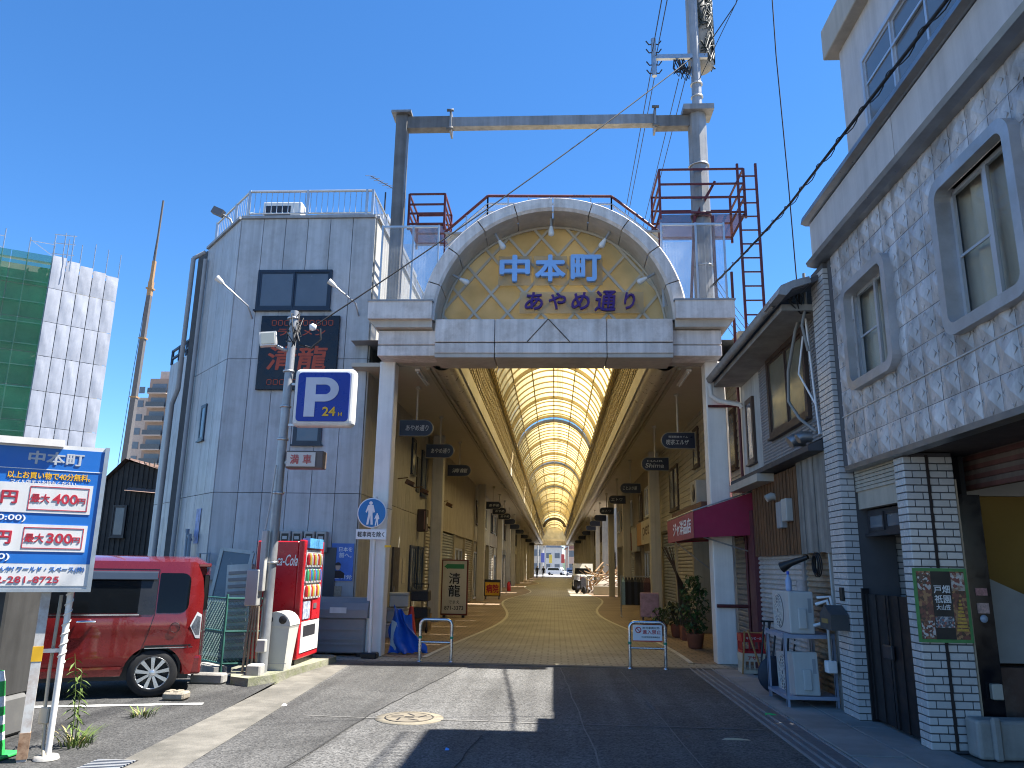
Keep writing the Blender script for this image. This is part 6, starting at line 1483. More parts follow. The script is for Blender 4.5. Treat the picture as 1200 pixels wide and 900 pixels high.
# ================================================================ shops along the arcade
M_shopw = [mat('shop_wall_%d' % i, c, .7, var=.1, streak=.22, dirt=(.2,.16,.11), damt=.25) for i, c in enumerate(((.42,.37,.29),(.36,.33,.28),(.44,.41,.35),(.30,.26,.21),(.40,.35,.25)))]
M_sh2 = mat('shutter_beige', (.36,.33,.27), .5, var=.1, streak=.2); M_sh3 = mat('shutter_blue_grey', (.27,.29,.30), .5, streak=.2)
def shop(side, y0, y1, lab, wi, kind, sign=None, height=6.2, upper=2, depth=7):
    s_ = side; xf = -3.83 if s_ < 0 else 3.62; xb = xf+s_*depth
    t = thing('shop_building', lab, 'shop', ((xf+xb)/2,(y0+y1)/2,0)); X0, X1 = min(xf,xb), max(xf,xb); nrm = Vector((-s_,0,0)); d = Vector((0,-s_*-1,0))
    MB().box(X0 if s_ < 0 else xf, y0+.02, 2.75, xf if s_ < 0 else X1, y1-.02, height).build('upper_wall', M_shopw[wi], t)
    MB().box(xf+s_*.9, y0+.02, 0, xf+s_*1.0, y1-.02, 2.75).build('shop_back', M_room, t)
    MB().box(min(xf+s_*.9,xb), y0+.02, 0, max(xf+s_*.9,xb), y1-.02, 2.75).build('rear_block', M_shopw[wi], t) if y1 > 40 else None
    n = max(1, round((y1-y0)/3.2)); w_ = (y1-y0)/n
    for k in range(n+1):
        y = y0+.02+k*(y1-y0-.24)/n; MB().box(min(xf,xf+s_*.9)-.0, y, 0, max(xf,xf+s_*.9), y+.2, 2.75).build('pier', M_shopw[wi], t)
    for k in range(n):
        a, b_ = y0+.24+k*(y1-y0-.24)/n, y0+.02+(k+1)*(y1-y0-.24)/n
        kd = kind[k % len(kind)]
        if kd == 's': shutter(t, xf+s_*.08, a, b_, .02, 2.75, (M_sh2,M_sh3,M_shut)[(k+wi) % 3], -s_, .1)
        elif kd == 'g':
            m_ = (b_-a)/3
            for j in range(3):
                f = MB(); yy = a+m_*j
                for u0, u1, v0, v1 in ((yy,yy+m_,.02,.1),(yy,yy+m_,2.2,2.28),(yy,yy+.06,.1,2.2),(yy+m_-.06,yy+m_,.1,2.2)): f.box(xf+s_*.1,u0,v0,xf+s_*.15,u1,v1)
                fr = f.build('glass_door', M_alu, t); MB().box(xf+s_*.12,yy+.06,.1,xf+s_*.126,yy+m_-.06,2.2).build('pane', M_frost, fr)
            MB().box(xf+s_*.08,a,2.28,xf+s_*.2,b_,2.75).build('transom_panel', M_shopw[(wi+1) % 5], t)
        elif kd == 'o':
            for j in range(4): MB().box(xf+s_*.5,a+j*(b_-a)/4+.1,0,xf+s_*.6,a+j*(b_-a)/4+.3,2.4).build('stock', mat('stock_dark', (.06,.055,.05), .8, var=.5, scale=3), t)
    yy = y0+.6
    for k in range(int((y1-y0)/2.3)*(1 if upper else 0)):
        wd = 1.2
        if yy+wd > y1-.3: break
        o = (xf-s_*.0, yy if s_ < 0 else yy+wd, 3.55); window(t, o, (0,1,0) if s_ < 0 else (0,-1,0), wd, 1.15, nrm, (M_navyf,M_alu,M_bwin)[(k+wi) % 3], M_frost, 2, .05, .05); yy += 2.3
    if sign:
        for (a, b_, z0, z1, m, txt, tm_) in sign:
            sb = MB().cbox(min(xf-s_*.16,xf),a,z0,max(xf-s_*.16,xf),b_,z1,.01,1).build('sign_board', m, t)
            if txt: text('lettering', txt, tm_, sb, (xf-s_*.165,(a+b_)/2,(z0+z1)/2), 1, xdir=(0,1,0) if s_ < 0 else (0,-1,0), fit=(b_-a)*.7, height=(z1-z0)*.6, bold=.01, extrude=.002)
    return t
M_sgc = mat('sign_cream', (.5,.44,.33), .5); M_sgw = mat('sign_grey', (.32,.31,.28), .5); M_sgo = mat('sign_orange', (.4,.2,.05), .5); M_sgr = mat('sign_dred', (.25,.03,.03), .5)
shop(-1, 22.9, 37, 'beige shop with closed roller shutters inside the arcade on the left', 0, 'ssg', upper=0)
shop(-1, 37, 46, 'pale shop with glass doors past the yellow hospital board', 2, 'gso', [(39,41.5,2.4,2.7,M_wp,None,None)])
shop(-1, 46, 56, 'brownish shop in the middle of the left arcade row', 3, 'sgs'); shop(-1, 56, 68, 'grey shuttered shop deep in the left arcade row', 1, 'sso', [(58,62,2.4,2.75,M_sgw,None,None)])
shop(-1, 68, 84, 'cream shop far along the left arcade row', 2, 'gss'); shop(-1, 84, 108, 'dim beige shop near the far end, left row', 0, 'sgo'); shop(-1, 108, 135, 'last shop at the far end of left row', 4, 'sgs')
r1 = shop(1, 14.75, 27, 'clapboard shop behind the red awning inside the arcade', 4, 'sos', upper=0)
# clapboards
M_clap = mat('clapboard', (.45,.41,.33), .6, var=.06, streak=.15, rnd=.05)
for k in range(18):
    z = 2.8+k*.15
    MB().prism([(3.62,z),(3.585,z),(3.60,z+.148),(3.62,z+.148)], 14.78, 26.95, 'xz').build('clapboard', M_clap, r1)
for y, z0, w_, h_ in ((15.2,3.55,.7,1.2),(19.2,4.1,.7,1.0),(22.6,3.3,1.6,1.3)): window(r1, (3.585,y+w_,z0), (0,-1,0), w_, h_, (-1,0,0), M_bwin, M_frost, 1 if w_ < 1 else 2, .05, .04)
MB().box(3.2,17.2,2.72,3.6,21.5,3.05).build('fascia', mat('fascia_brown', (.16,.09,.07), .6, streak=.2), r1)
au = thing('ledge_air_conditioner', 'old outdoor unit on the ledge above the red awning', 'air conditioner', (3.35,18.4,3.05)); MB().cbox(3.25,18.0,3.06,3.5,18.75,3.62,.015,1).build('casing', M_meter, au); MB().lathe([(0,-.01),(.2,-.01),(.21,0)], (3.25,18.35,3.34), 20, axis='x').build('fan_guard', M_dark, au)
shop(1, 27, 36, 'shop with cream signboard and clothes rack inside the arcade', 3, 'ggo', [(27.6,31.6,2.5,3.4,M_sgc,'pets',mat('sign_brown', (.08,.04,.02), .5)),(31.7,33.2,2.5,3.4,M_sgo,None,None),(33.4,35.6,2.3,3.3,M_sgw,None,None)])
shop(1, 36, 46, 'narrow grey shop before the demolished lot on the right', 1, 'sgo', [(37,40,2.4,3.2,M_sgr,None,None)])
shop(1, 60, 70, 'sunlit white shop beyond the demolished lot, right row', 2, 'sg'); shop(1, 70, 84, 'pale shop along the right row past the vans', 2, 'gss'); shop(1, 84, 108, 'dim shop near the far end, right row', 0, 'sgs'); shop(1, 108, 135, 'last shop at the far end of right row', 4, 'sgs')

# hanging name signs
M_hs = mat('hanging_navy', (.012,.015,.03), .35, var=.15); M_hst = mat('hanging_text', (.42,.42,.4), .6); M_hrim = mat('hanging_rim', (.28,.24,.16), .5)
def hang(side, y, txt, lab, sub=None, x=None, z=4.5, rim=True):
    s_ = side; x = x if x is not None else (-3.0 if s_ < 0 else 2.72); h_, L_ = .17, .36
    t = thing('hanging_sign', lab, 'hanging sign', (x,y,z), group='hanging shop signs'); pr = [(-L_*1, -h_),(L_-h_,-h_)]+[(L_-h_+h_*math.cos(R(a)), h_*math.sin(R(a))) for a in range(-75,76,15)]+[(L_-h_,h_),(-L_,h_)]
    if s_ > 0: pr = [(-a, b_) for a, b_ in pr][::-1]
    b = MB(); b.prism([(x+a*1.04, z+b_*1.07) for a, b_ in pr], y-.035, y+.035, 'xz'); b.build('rim', M_hrim, t)
    MB().prism([(x+a, z+b_) for a, b_ in pr], y-.042, y+.042, 'xz').build('panel', M_hs, t)
    MB().tube([(x,y,z+.17),(x,y,5.42)], .022, 8).build('rod', M_cream, t); MB().lathe([(.07,5.36),(.05,5.42)], (x,y,0), 12).build('rose', M_cream, t)
    if txt: text('lettering', txt, M_hst, t, (x-s_*.02,y-.044,z-(.04 if sub else 0)), 1, fit=.5, height=.13 if not sub else .12, bold=.008, extrude=.001, shear=.15)
    if sub: text('lettering', sub, M_hst, t, (x,y-.044,z+.08), 1, fit=.42, height=.05, bold=.004, extrude=.001)
hang(-1,16.4,'あやめ通り','dark hanging sign reading street name, nearest on the left',x=-3.02); hang(-1,19.8,'あやめ通り','dark hanging sign with street name, second on the left'); hang(-1,24,'清龍','dark hanging sign with two characters, third on the left')
for i, y in enumerate((38,42,46.5,52,58.5,67,78,90,104)): hang(-1,y,'あやめ' if i < 3 else None,'dark hanging sign, number %s along the left row' % ('four','five','six','seven','eight','nine','ten','eleven','twelve')[i])
hang(1,17.0,'喫茶エルザ','dark hanging sign of the coffee shop, nearest on the right','喫茶軽食タイム',z=4.36); hang(1,21,'Shima','dark hanging sign with script lettering, second on the right','HAIR',z=4.36); hang(1,28,'ことぶき屋','dark hanging sign, third along the right row',z=4.4)
for i, y in enumerate((34,41,47,53,59,68,79,92)): hang(1,y,'エトワ' if i < 2 else None,'dark hanging sign, number %s along the right row' % ('four','five','six','seven','eight','nine','ten','eleven')[i])

# things under the left side of the arcade
sb_ = thing('standing_board', 'tall white board with green arrow and black brush characters', 'sign', (-3.15,25,0))
MB().cbox(-3.58,24.95,.08,-2.74,25.1,1.78,.01,1).build('frame', mat('board_frame_red', (.13,.025,.02), .5), sb_); MB().box(-3.54,24.94,.13,-2.78,24.952,1.74).build('face', mat('board_face', (.5,.48,.42), .5), sb_)
MB().prism([(-3.5,1.56),(-3.38,1.48),(-3.38,1.5),(-2.86,1.5),(-2.86,1.64),(-3.38,1.64),(-3.38,1.66)], 24.934, 24.941, 'xz').build('arrow', mat('arrow_green', (.03,.2,.08), .5), sb_)
text('lettering', '清', M_black, sb_, (-3.16,24.938,1.2), 1, fit=.36, height=.34, bold=.015, extrude=.002); text('lettering', '龍', M_black, sb_, (-3.16,24.938,.82), 1, fit=.38, height=.36, bold=.015, extrude=.002)
text('lettering', 'でまえ', M_black, sb_, (-3.16,24.938,.48), 1, fit=.34, height=.1, bold=.01, extrude=.002); text('lettering', '871-3373', M_black, sb_, (-3.16,24.938,.3), 1, fit=.6, height=.12, bold=.02, extrude=.002)
for x in (-3.5,-2.9): MB().box(x,24.9,0,x+.08,25.2,.08).build('foot', M_black, sb_)
hb = thing('hospital_board', 'yellow signboard with two bold red characters in the arcade', 'sign', (-3.05,39,0))
MB().cbox(-3.45,38.9,.15,-2.65,39.0,.95,.01,1).build('frame', M_dark, hb); MB().box(-3.4,38.89,.2,-2.7,38.902,.82).build('face', mat('board_yellow', (.75,.42,.03), .5), hb); text('lettering', '病院', M_sr, hb, (-3.05,38.887,.52), 1, fit=.62, height=.42, bold=.035, extrude=.002)
for x in (-3.4,-2.75): MB().box(x,38.95,0,x+.05,39.2,.15).build('leg', M_dark, hb)
tarp = MB(); n = 16; vs = []; random.seed(3)
for i in range(n+1):
    for j in range(n+1):
        u, v = i/n, j/n; x = -3.05+.8*u*(.4+.6*(1-v)**1.2)+.05*math.sin(v*9+u*5)*(1-v*.4); y = 14.75+.65*v*0+.55*(1-v)*.5*u+.09*math.sin(u*11+v*3)+.2*v; z = .02+.86*v**1.15*(1-.25*u)+.03*math.sin(u*14+v*6)*(v > .05)
        if v < .12: z = .02+.025*abs(math.sin(u*17))
        vs.append((x,y-.25*(1-v),max(.012,z)))
tarp.add(vs, [(i*(n+1)+j,(i+1)*(n+1)+j,(i+1)*(n+1)+j+1,i*(n+1)+j+1) for i in range(n) for j in range(n)], 0, True)
tag(tarp.build('blue_tarpaulin', mat('tarp_blue', (.01,.09,.42), .45, var=.15, scale=6, bump=.3, bscale=8)), 'crumpled blue tarpaulin draped beside the gate column', 'tarpaulin')
lp = thing('leaning_panel', 'pale flat panel leaning on the gate column under tarpaulin', 'panel', (-3.0,14.75,0)); MB().add([(-3.0,14.62,.02),(-2.72,14.72,.02),(-2.92,14.72,.55),(-3.0,14.66,.6),(-3.0,14.66,.02),(-2.72,14.76,.02),(-2.92,14.76,.55),(-3.0,14.7,.6)], [(0,1,2,3),(7,6,5,4),(0,4,5,1),(1,5,6,2),(2,6,7,3),(3,7,4,0)]).build('sheet', mat('pale_sheet', (.35,.42,.46), .5), lp)
M_bxw = mat('box_white', (.5,.49,.46), .6, var=.1)
for k, (x, y, z, w_, r_, lab) in enumerate(((-3.55,17.8,.0,.42,4,'white foam box at the bottom of the stack by the wall'),(-3.52,17.85,.33,.40,-8,'white foam box in the middle of the stack by the wall'),(-3.5,17.8,.66,.42,12,'white foam box on top of the stack by the wall'))):
    t = thing('foam_box', lab, 'box', (x,y,z+.02), R(r_), local=True, group='foam boxes by the wall'); MB().cbox(-w_/2,-.18,0,w_/2,.18,.25,.015,1).build('tub', M_bxw, t); MB().cbox(-w_/2-.01,-.19,.252,w_/2+.01,.19,.31,.015,1).build('lid', M_bxw, t)
rc_ = thing('red_cone', 'red plastic cone behind the blue tarpaulin', 'cone', (-3.1,17.2,0)); MB().lathe([(.16,.03),(.14,.05),(.045,.7),(.03,.72),(0,.72)], (-3.1,17.2,0), 18).build('cone', mat('cone_red', (.45,.04,.03), .5), rc_); MB().cbox(-3.29,17.01,0,-2.91,17.39,.04,.01,1).build('base', mat('cone_red', (.45,.04,.03)), rc_)
tr = thing('hand_trolley', 'black wire trolley with basket against the arcade wall', 'trolley', (-3.25,19.3,0))
for x in (-3.45,-3.05):
    MB().tube([(x,19.0,.1),(x,19.0,1.0),(x,19.15,1.15)], .015, 6).build('upright', M_dark, tr)
for z in (.35,.75): MB().cbox(-3.47,19.0,z,-3.03,19.45,z+.25,.02,1).build('basket', mat('basket', (.035,.035,.04), .6, var=.4, scale=30), tr)
for x in (-3.42,-3.08): MB().lathe([(0,-.02),(.07,-.02),(.07,.02),(0,.02)], (x,19.2,.08), 14, axis='x').build('wheel', M_tyre, tr)
MB().tube([(-3.45,19.15,1.15),(-3.05,19.15,1.15)], .015, 6).build('handle', M_dark, tr)
cbx = thing('cardboard_box', 'brown cardboard box on the arcade floor behind trolley', 'box', (-3.4,19.9,0)); MB().cbox(-3.7,19.6,.0,-3.1,20.1,.42,.006,1).build('carton', mat('cardboard', (.25,.17,.1), .85), cbx); MB().box(-3.5,19.6,.42,-3.3,20.1,.425).build('tape', mat('tape_brown', (.3,.22,.13), .4), cbx)
for i, (x, y, lab) in enumerate(((-3.55,18.45,'left small wall lamp above the arcade doors'),(-3.55,20.6,'middle small wall lamp above the arcade windows'),(-3.5,25.2,'far small wall lamp beside the shuttered shop'))):
    t = thing('wall_lamp', lab, 'lamp', (x,y,3.5), group='wall lamps on arcade side'); MB().tube([(-3.8,y,3.62),(x,y,3.65)], .014, 6).build('arm', mat('lamp_rust', (.12,.06,.03), .6), t); MB().obox(Matrix.Translation((x+.05,y,3.52))@Matrix.Rotation(R(25),4,'Y'), .2,.14,.12).build('head', mat('lamp_rust', (.12,.06,.03)), t); MB().obox(Matrix.Translation((x+.09,y-.02,3.46))@Matrix.Rotation(R(25),4,'Y'), .15,.1,.03).build('lens', M_dark, t)
wb = thing('wall_box', 'dark square wooden lantern box on the arcade wall', 'sign', (-3.7,21.3,2.7)); MB().cbox(-3.79,21.3,2.5,-3.55,21.75,3.1,.01,1).build('case', mat('lantern_wood', (.05,.03,.022), .6), wb); MB().box(-3.6,21.29,2.55,-3.57,21.297,3.05).build('face', mat('lantern_face', (.25,.13,.1), .6), wb); MB().lathe([(0,0),(.1,0),(.1,.012)], (-3.55,21.52,2.8), 16, axis='x').build('emblem', M_hst, wb)

for k in range(3):
    y, z, lab = ((17.3,1.55,'first paper notice on the arcade wall by the doors'),(18.95,1.5,'second paper notice on the arcade wall by the doors'),(19.5,1.45,'third paper notice on the arcade wall by the windows'))[k]
    tag(MB().box(-3.79,y,z-.3,-3.78,y+.4,z+.3).build('paper_notice', mat('notice_paper', (.5,.46,.38), .7, var=.25, scale=25)), lab, 'notice', 'paper notices on the wall')
# arch barriers
M_ss = mat('stainless', (.52,.54,.56), .22, metal=.95, var=.06)
def barrier(x0, x1, y, h_, lab, name='arch_barrier'):
    t = thing(name, lab, 'barrier', ((x0+x1)/2,y,0)); r_ = .09; pts = [(x0,y,0),(x0,y,h_-r_)]+[(x0+r_-r_*math.cos(R(a)),y,h_-r_+r_*math.sin(R(a))) for a in range(15,91,15)]+[(x1-r_+r_*math.sin(R(a)),y,h_-r_+r_*math.cos(R(a))) for a in range(0,91,15)]+[(x1,y,0)]
    MB().tube(pts, .028, 10).build('hoop', M_ss, t); MB().tube([(x0,y,.32),(x1,y,.32)], .018, 8).build('cross_bar', M_ss, t)
    for x in (x0,x1): MB().lathe([(.03,.38),(.03,.42)], (x,y,0), 12).build('green_band', mat('band_green', (.03,.25,.15), .4), t); MB().lathe([(.045,.0),(.045,.02),(.03,.022)], (x,y,0), 12).build('flange', M_ss, t)
    return t
barrier(-2.29,-1.75,13.66,.69,'plain stainless arch barrier on the left of the arcade entrance')
b2 = barrier(1.24,1.82,13.4,.73,'stainless arch barrier with a no-entry sign board'); MB().cbox(1.29,13.36,.43,1.77,13.375,.69,.01,1).build('sign_plate', M_wp, b2)
rg = MB(); 
for k in range(24):
    a, c = 2*PI*k/24, 2*PI*(k+1)/24; rg.add([(1.38+r_*math.cos(t),13.356,.61+r_*math.sin(t)) for r_, t in ((.05,a),(.05,c),(.036,c),(.036,a))], [(0,1,2,3)])
rg.bar((1.345,13.356,.645),(1.415,13.356,.575),.012,.003,(0,1,0)); rg.build('no_entry_ring', M_sr, b2)
text('lettering', '許可車両以外', M_black, b2, (1.59,13.358,.645), 1, fit=.28, height=.04, bold=.01, extrude=.001); text('lettering', '進入禁止', M_sr, b2, (1.6,13.358,.58), 1, fit=.3, height=.07, bold=.02, extrude=.001)
text('lettering', '中本町商店街振興組合', M_black, b2, (1.58,13.358,.5), 1, fit=.3, height=.028, bold=.005, extrude=.001); MB().box(1.29,13.352,.43,1.77,13.36,.445).build('red_strip', M_sr, b2)

# plants and pots on the right
M_leaf = mat('leaf_green', (.045,.09,.025), .5, var=.35, scale=7, rnd=.1); M_pot = mat('terracotta', (.25,.09,.05), .8, var=.15); M_stem = mat('stem_brown', (.1,.065,.04), .8)
def bush(name, lab, c, h_, r_, n, pot, ls=.09, m=M_leaf, z0=.3):
    t = thing(name, lab, 'potted plant', (*c,0)); MB().lathe([(.1,0),(.15,.02),(.18,.28),(.2,.3),(.17,.3),(.0,.26)], (c[0],c[1],.012), 16).build('pot', pot, t)
    st = MB(); lf = MB()
    for k in range(7):
        a = k*.9; st.tube([(c[0],c[1],.25),(c[0]+.3*r_*math.cos(a),c[1]+.3*r_*math.sin(a),z0+h_*.4),(c[0]+.7*r_*math.cos(a),c[1]+.7*r_*math.sin(a),z0+h_*(.6+.05*k))], [.014,.01,.005], 5)
    for k in range(n):
        a = random.uniform(0,6.28); v = random.random(); rr_ = r_*math.sqrt(random.random())*(.55+.6*math.sin(PI*min(1,v*.9+.1))); p = Vector((c[0]+rr_*math.cos(a), c[1]+rr_*math.sin(a), z0+h_*v)); q = Matrix.Rotation(random.uniform(0,6.28),3,'Z')@Matrix.Rotation(random.uniform(.2,1.3),3,'X'); l_ = ls*random.uniform(.6,1.2)
        lf.add([p+q@Vector(v_)*l_ for v_ in ((0,-.5,0),(.33,-.05,.06),(.2,.3,.03),(0,.6,-.05),(-.2,.3,.03),(-.33,-.05,.06))], [(0,1,2,3),(0,3,4,5)])
    st.build('stem', M_stem, t); lf.build('foliage', m, t, kind='stuff'); return t
bush('leafy_plant', 'bushy green potted plant beside the right gate column', (2.9,16.8), 1.15, .28, 380, M_pot, .11)
bush('dry_plant', 'spiky drooping potted plant with pale stems by the shutter', (2.95,19.4), .5, .36, 200, M_pot, .14, mat('leaf_dull', (.10,.11,.05), .7, var=.4, scale=8))
bush('small_plant', 'small plant in brick-red pot next to the drooping plant', (2.6,19.9), .35, .22, 90, M_pot, .1)
for x, y, lab in ((3.1,18.7,'red brick planter under the drooping plant'),(2.45,20.5,'brown square planter by the pink sign')):
    t = thing('planter', lab, 'planter', (x,y,0)); MB().cbox(x-.2,y-.15,.012,x+.2,y+.15,.32,.01,1).build('trough', M_pot, t); MB().box(x-.17,y-.12,.3,x+.17,y+.12,.325).build('soil', mat('soil', (.04,.03,.022), .95), t)
pk_ = thing('pink_board', 'small pink standing notice board among the pots', 'sign', (2.45,21.2,0)); MB().cbox(2.25,21.15,.35,2.75,21.2,.98,.02,1).build('board', mat('board_pink', (.42,.25,.27), .5, var=.3, scale=9), pk_)
for x in (2.3,2.66): MB().box(x,21.1,0,x+.04,21.3,.36).build('leg', M_dark, pk_)
bp_ = thing('bare_branch', 'bundle of dark bare branches leaning under the awning', 'branches', (2.95,18.9,0)); b = MB()
for k in range(7): b.tube([(2.95+.05*k,18.9,.2),(2.9+.03*k,18.85+.04*k,1.2),(2.72-.04*k+.1*random.random(),18.8,2.1)], [.022,.018,.008], 6)
b.build('branches', M_stem, bp_, kind='stuff')
# clothes rack
rk2 = thing('clothes_rack', 'wheeled chrome clothes rack in front of the cream signboard shop', 'clothes rack', (2.75,26.6,0))
for x in (2.2,3.25): MB().tube([(x,26.6,.08),(x,26.6,1.35)], .018, 6).build('upright', M_steel, rk2); MB().tube([(x,26.3,.06),(x,26.9,.06)], .016, 6).build('foot', M_steel, rk2)
MB().tube([(2.2,26.6,1.34),(3.25,26.6,1.34)], .016, 6).build('rail', M_steel, rk2)
cols_ = [(.2,.3,.36),(.02,.02,.025),(.03,.03,.04),(.015,.015,.018),(.03,.035,.05),(.02,.02,.02),(.05,.04,.04),(.12,.09,.08),(.10,.05,.05)]
names_ = ('pale blue','black','charcoal','jet black','navy','dull black','dark brown','taupe','checked maroon')
for k, c in enumerate(cols_):
    x = 2.28+k*.1; t = thing('hanging_garment', names_[k]+' garment hanging on the clothes rack', 'garment', (x,26.6,.5), group='garments on the rack'); w_ = .05 if k < 8 else .14; y0 = 26.42 if k < 8 else 26.38
    b = MB(); vs = [(x-w_*.4,y0+.14,1.3),(x+w_*.4,y0+.14,1.3),(x+w_*.4,y0+.24,1.3),(x-w_*.4,y0+.24,1.3),(x-w_,y0,1.15),(x+w_,y0,1.15),(x+w_,y0+.38,1.15),(x-w_,y0+.38,1.15),(x-w_*1.1,y0+.02,.42),(x+w_*1.1,y0+.02,.42),(x+w_*1.1,y0+.36,.42),(x-w_*1.1,y0+.36,.42)]
    b.add(vs, [(0,1,2,3),(0,4,5,1),(1,5,6,2),(2,6,7,3),(3,7,4,0),(4,8,9,5),(5,9,10,6),(6,10,11,7),(7,11,8,4),(8,11,10,9)]); b.build('cloth', mat('garment_%d' % k, c, .9, var=.5 if k == 8 else .15, scale=30), t); MB().tube([(x,26.6,1.36),(x,26.58,1.3)], .006, 5).build('hook', M_steel, t)

# demolished lot: debris, van, scooters (right side, mid arcade)
db = thing('debris_heap', 'heap of splintered timber in the demolished lot on right', 'debris', (4.0,51,0)); b = MB(); random.seed(8)
for k in range(140):
    p = Vector((random.uniform(2.2,5.5),random.uniform(48,55),random.uniform(.05,1.4))); q = p+Vector((random.uniform(-1.3,1.3),random.uniform(-.8,.8),random.uniform(-.5,.7))); b.bar(p, q, random.uniform(.04,.12), random.uniform(.03,.06))
b.build('timber', mat('broken_timber', (.36,.24,.14), .85, var=.4, scale=2), db, kind='stuff'); MB().lathe([(2.2,0),(1.6,.6),(.7,1.1),(0,1.2)], (4.2,51.5,0), 12, smooth=False).build('rubble', mat('rubble', (.35,.3,.25), .95, var=.3, scale=3), db, kind='stuff')
fnc = tag(MB().cbox(2.3,47.2,.0,4.2,47.35,.55,.02,1).box(2.35,47.1,0,2.5,47.5,.1).box(4.0,47.1,0,4.15,47.5,.1).build('low_hoarding', mat('hoarding', (.38,.36,.3), .7)), 'low cream hoarding in front of the timber heap', 'hoarding')
def small_car(name, lab, x, y, z, w_, l_, h_, m, rz, van=False, cat='car'):
    t = thing(name, lab, cat, (x,y,z), rz, local=True); pr = [(-l_/2,.25),(-l_/2,.75),(-l_*.38,.85),(-l_*.25,h_),(l_*.42,h_),(l_/2,.9),(l_/2,.25)] if not van else [(-l_/2,.3),(-l_/2,.95),(-l_*.42,1.1),(-l_*.33,h_),(l_/2-.05,h_),(l_/2,1.0),(l_/2,.3)]
    MB().prism([(a, b_) for a, b_ in pr], -w_/2, w_/2, 'yz').build('body', m, t)
    for yy, nm in ((-l_/2,'windscreen'),(l_/2,'rear_window')):
        if yy < 0: a0, a1 = (pr[2], pr[3]); 
        else: a0, a1 = pr[5], pr[4]
        dy = .012*(-1 if yy < 0 else 1); MB().add([(-w_*.42,a0[0]+dy,a0[1]+.05),(w_*.42,a0[0]+dy,a0[1]+.05),(w_*.38,a1[0]+dy,a1[1]-.08),(-w_*.38,a1[0]+dy,a1[1]-.08)], [(0,1,2,3)]).build(nm, M_cglass, t)
    for s_ in (-1,1):
        MB().add([(s_*(w_/2+.006),-l_*.22,.95),(s_*(w_/2+.006),l_*.42,.95),(s_*(w_/2+.006),l_*.38,h_-.1),(s_*(w_/2+.006),-l_*.17,h_-.1)], [(0,1,2,3)]).build('side_window', M_cglass, t)
        MB().cbox(s_*w_*.33-.14,-l_/2-.02,.55,s_*w_*.33+.14,-l_/2+.02,.72,.015,1).build('headlight', M_sw, t)
        for yy in (-l_*.32,l_*.32): MB().lathe([(0,-.1),(.27,-.1),(.29,-.05),(.29,.05),(.27,.1),(0,.1)], (s_*(w_/2-.08),yy,.29), 18, axis='x').build('wheel', M_tyre, t)
    MB().box(-w_*.3,-l_/2-.025,.38,w_*.3,-l_/2-.005,.5).build('number_plate', M_wp, t); return t
small_car('kei_van', 'small white van parked by the timber heap inside the arcade', 2.0, 57.5, .01, 1.4, 3.3, 1.85, mat('van_white', (.55,.53,.45), .3), 0, True, 'van')
def scooter(x, y, rz, lab, m):
    t = thing('scooter', lab, 'scooter', (x,y,.01), rz, local=True, group='scooters in the arcade')
    for yy in (-.6,.6): MB().lathe([(.15,-.04),(.21,-.05),(.23,0),(.21,.05),(.15,.04)], (0,yy,.23), 16, axis='x').build('wheel', M_tyre, t)
    MB().prism([(-.55,.35),(-.5,.95),(-.4,.95),(-.35,.35),(.1,.3),(.2,.7),(.75,.72),(.7,.4),(.4,.3),(.1,.2),(-.4,.25)], -.16, .16, 'yz').build('body', m, t)
    MB().cbox(-.14,.1,.7,.14,.75,.82,.03,1).build('seat', M_black, t); MB().tube([(-.3,-.42,1.02),(0,-.46,1.0),(.3,-.42,1.02)], .018, 6).build('handlebar', M_dark, t); MB().cbox(-.2,.6,.8,.2,.98,1.1,.02,1).build('carrier', M_bxw, t)
scooter(1.6,49.5,R(20),'dark scooter nearest the arcade middle', mat('scoot_dark', (.05,.05,.06), .3)); scooter(2.1,50.6,R(-15),'white scooter beside the dark scooter', mat('scoot_white', (.5,.5,.5), .3)); scooter(1.7,53,R(10),'red-brown scooter behind the white one', mat('scoot_red', (.2,.05,.04), .3))
fx = thing('fire_extinguisher', 'red fire extinguisher by a left arcade column', 'extinguisher', (-3.0,52,0)); MB().lathe([(.12,0),(.13,.03),(.13,.5),(.06,.58),(.04,.62),(0,.62)], (-3.0,52,.01), 14).build('cylinder', mat('ext_red', (.5,.02,.02), .35), fx); MB().tube([(-3.0,52,.62),(-2.9,51.95,.66),(-2.85,51.9,.4)], .02, 6).build('hose', M_black, fx)

# ================================================================ beyond the far end
struct(sheet('far_street', [(-30,136.2),(30,136.2),(30,260),(-30,260)], .0, mat('far_concrete', (.34,.33,.31), .85, var=.15, scale=.5)))
def far_house(x, y, w_, d_, h_, c, lab, roofc=(.09,.1,.12)):
    t = thing('far_house', lab, 'house', (x,y,0)); MB().box(x-w_/2,y,0,x+w_/2,y+d_,h_).build('wall', mat('farwall_%d' % int(abs(x*37+y)), c, .7, var=.1), t)
    r = MB(); r.prism([(x-w_/2-.5,h_),(x,h_+w_*.28),(x+w_/2+.5,h_)], y-.5, y+d_+.5, 'xz'); r.build('roof', mat('farroof_%d' % int(abs(x*37+y)), roofc, .6, var=.2), t)
    for k in range(int(w_/2.2)):
        for z in (1.0, 3.8):
            if z+1.4 < h_: MB().box(x-w_/2+.6+2.2*k,y-.05,z,x-w_/2+1.9+2.2*k,y-.0,z+1.3).build('window', M_frost, t)
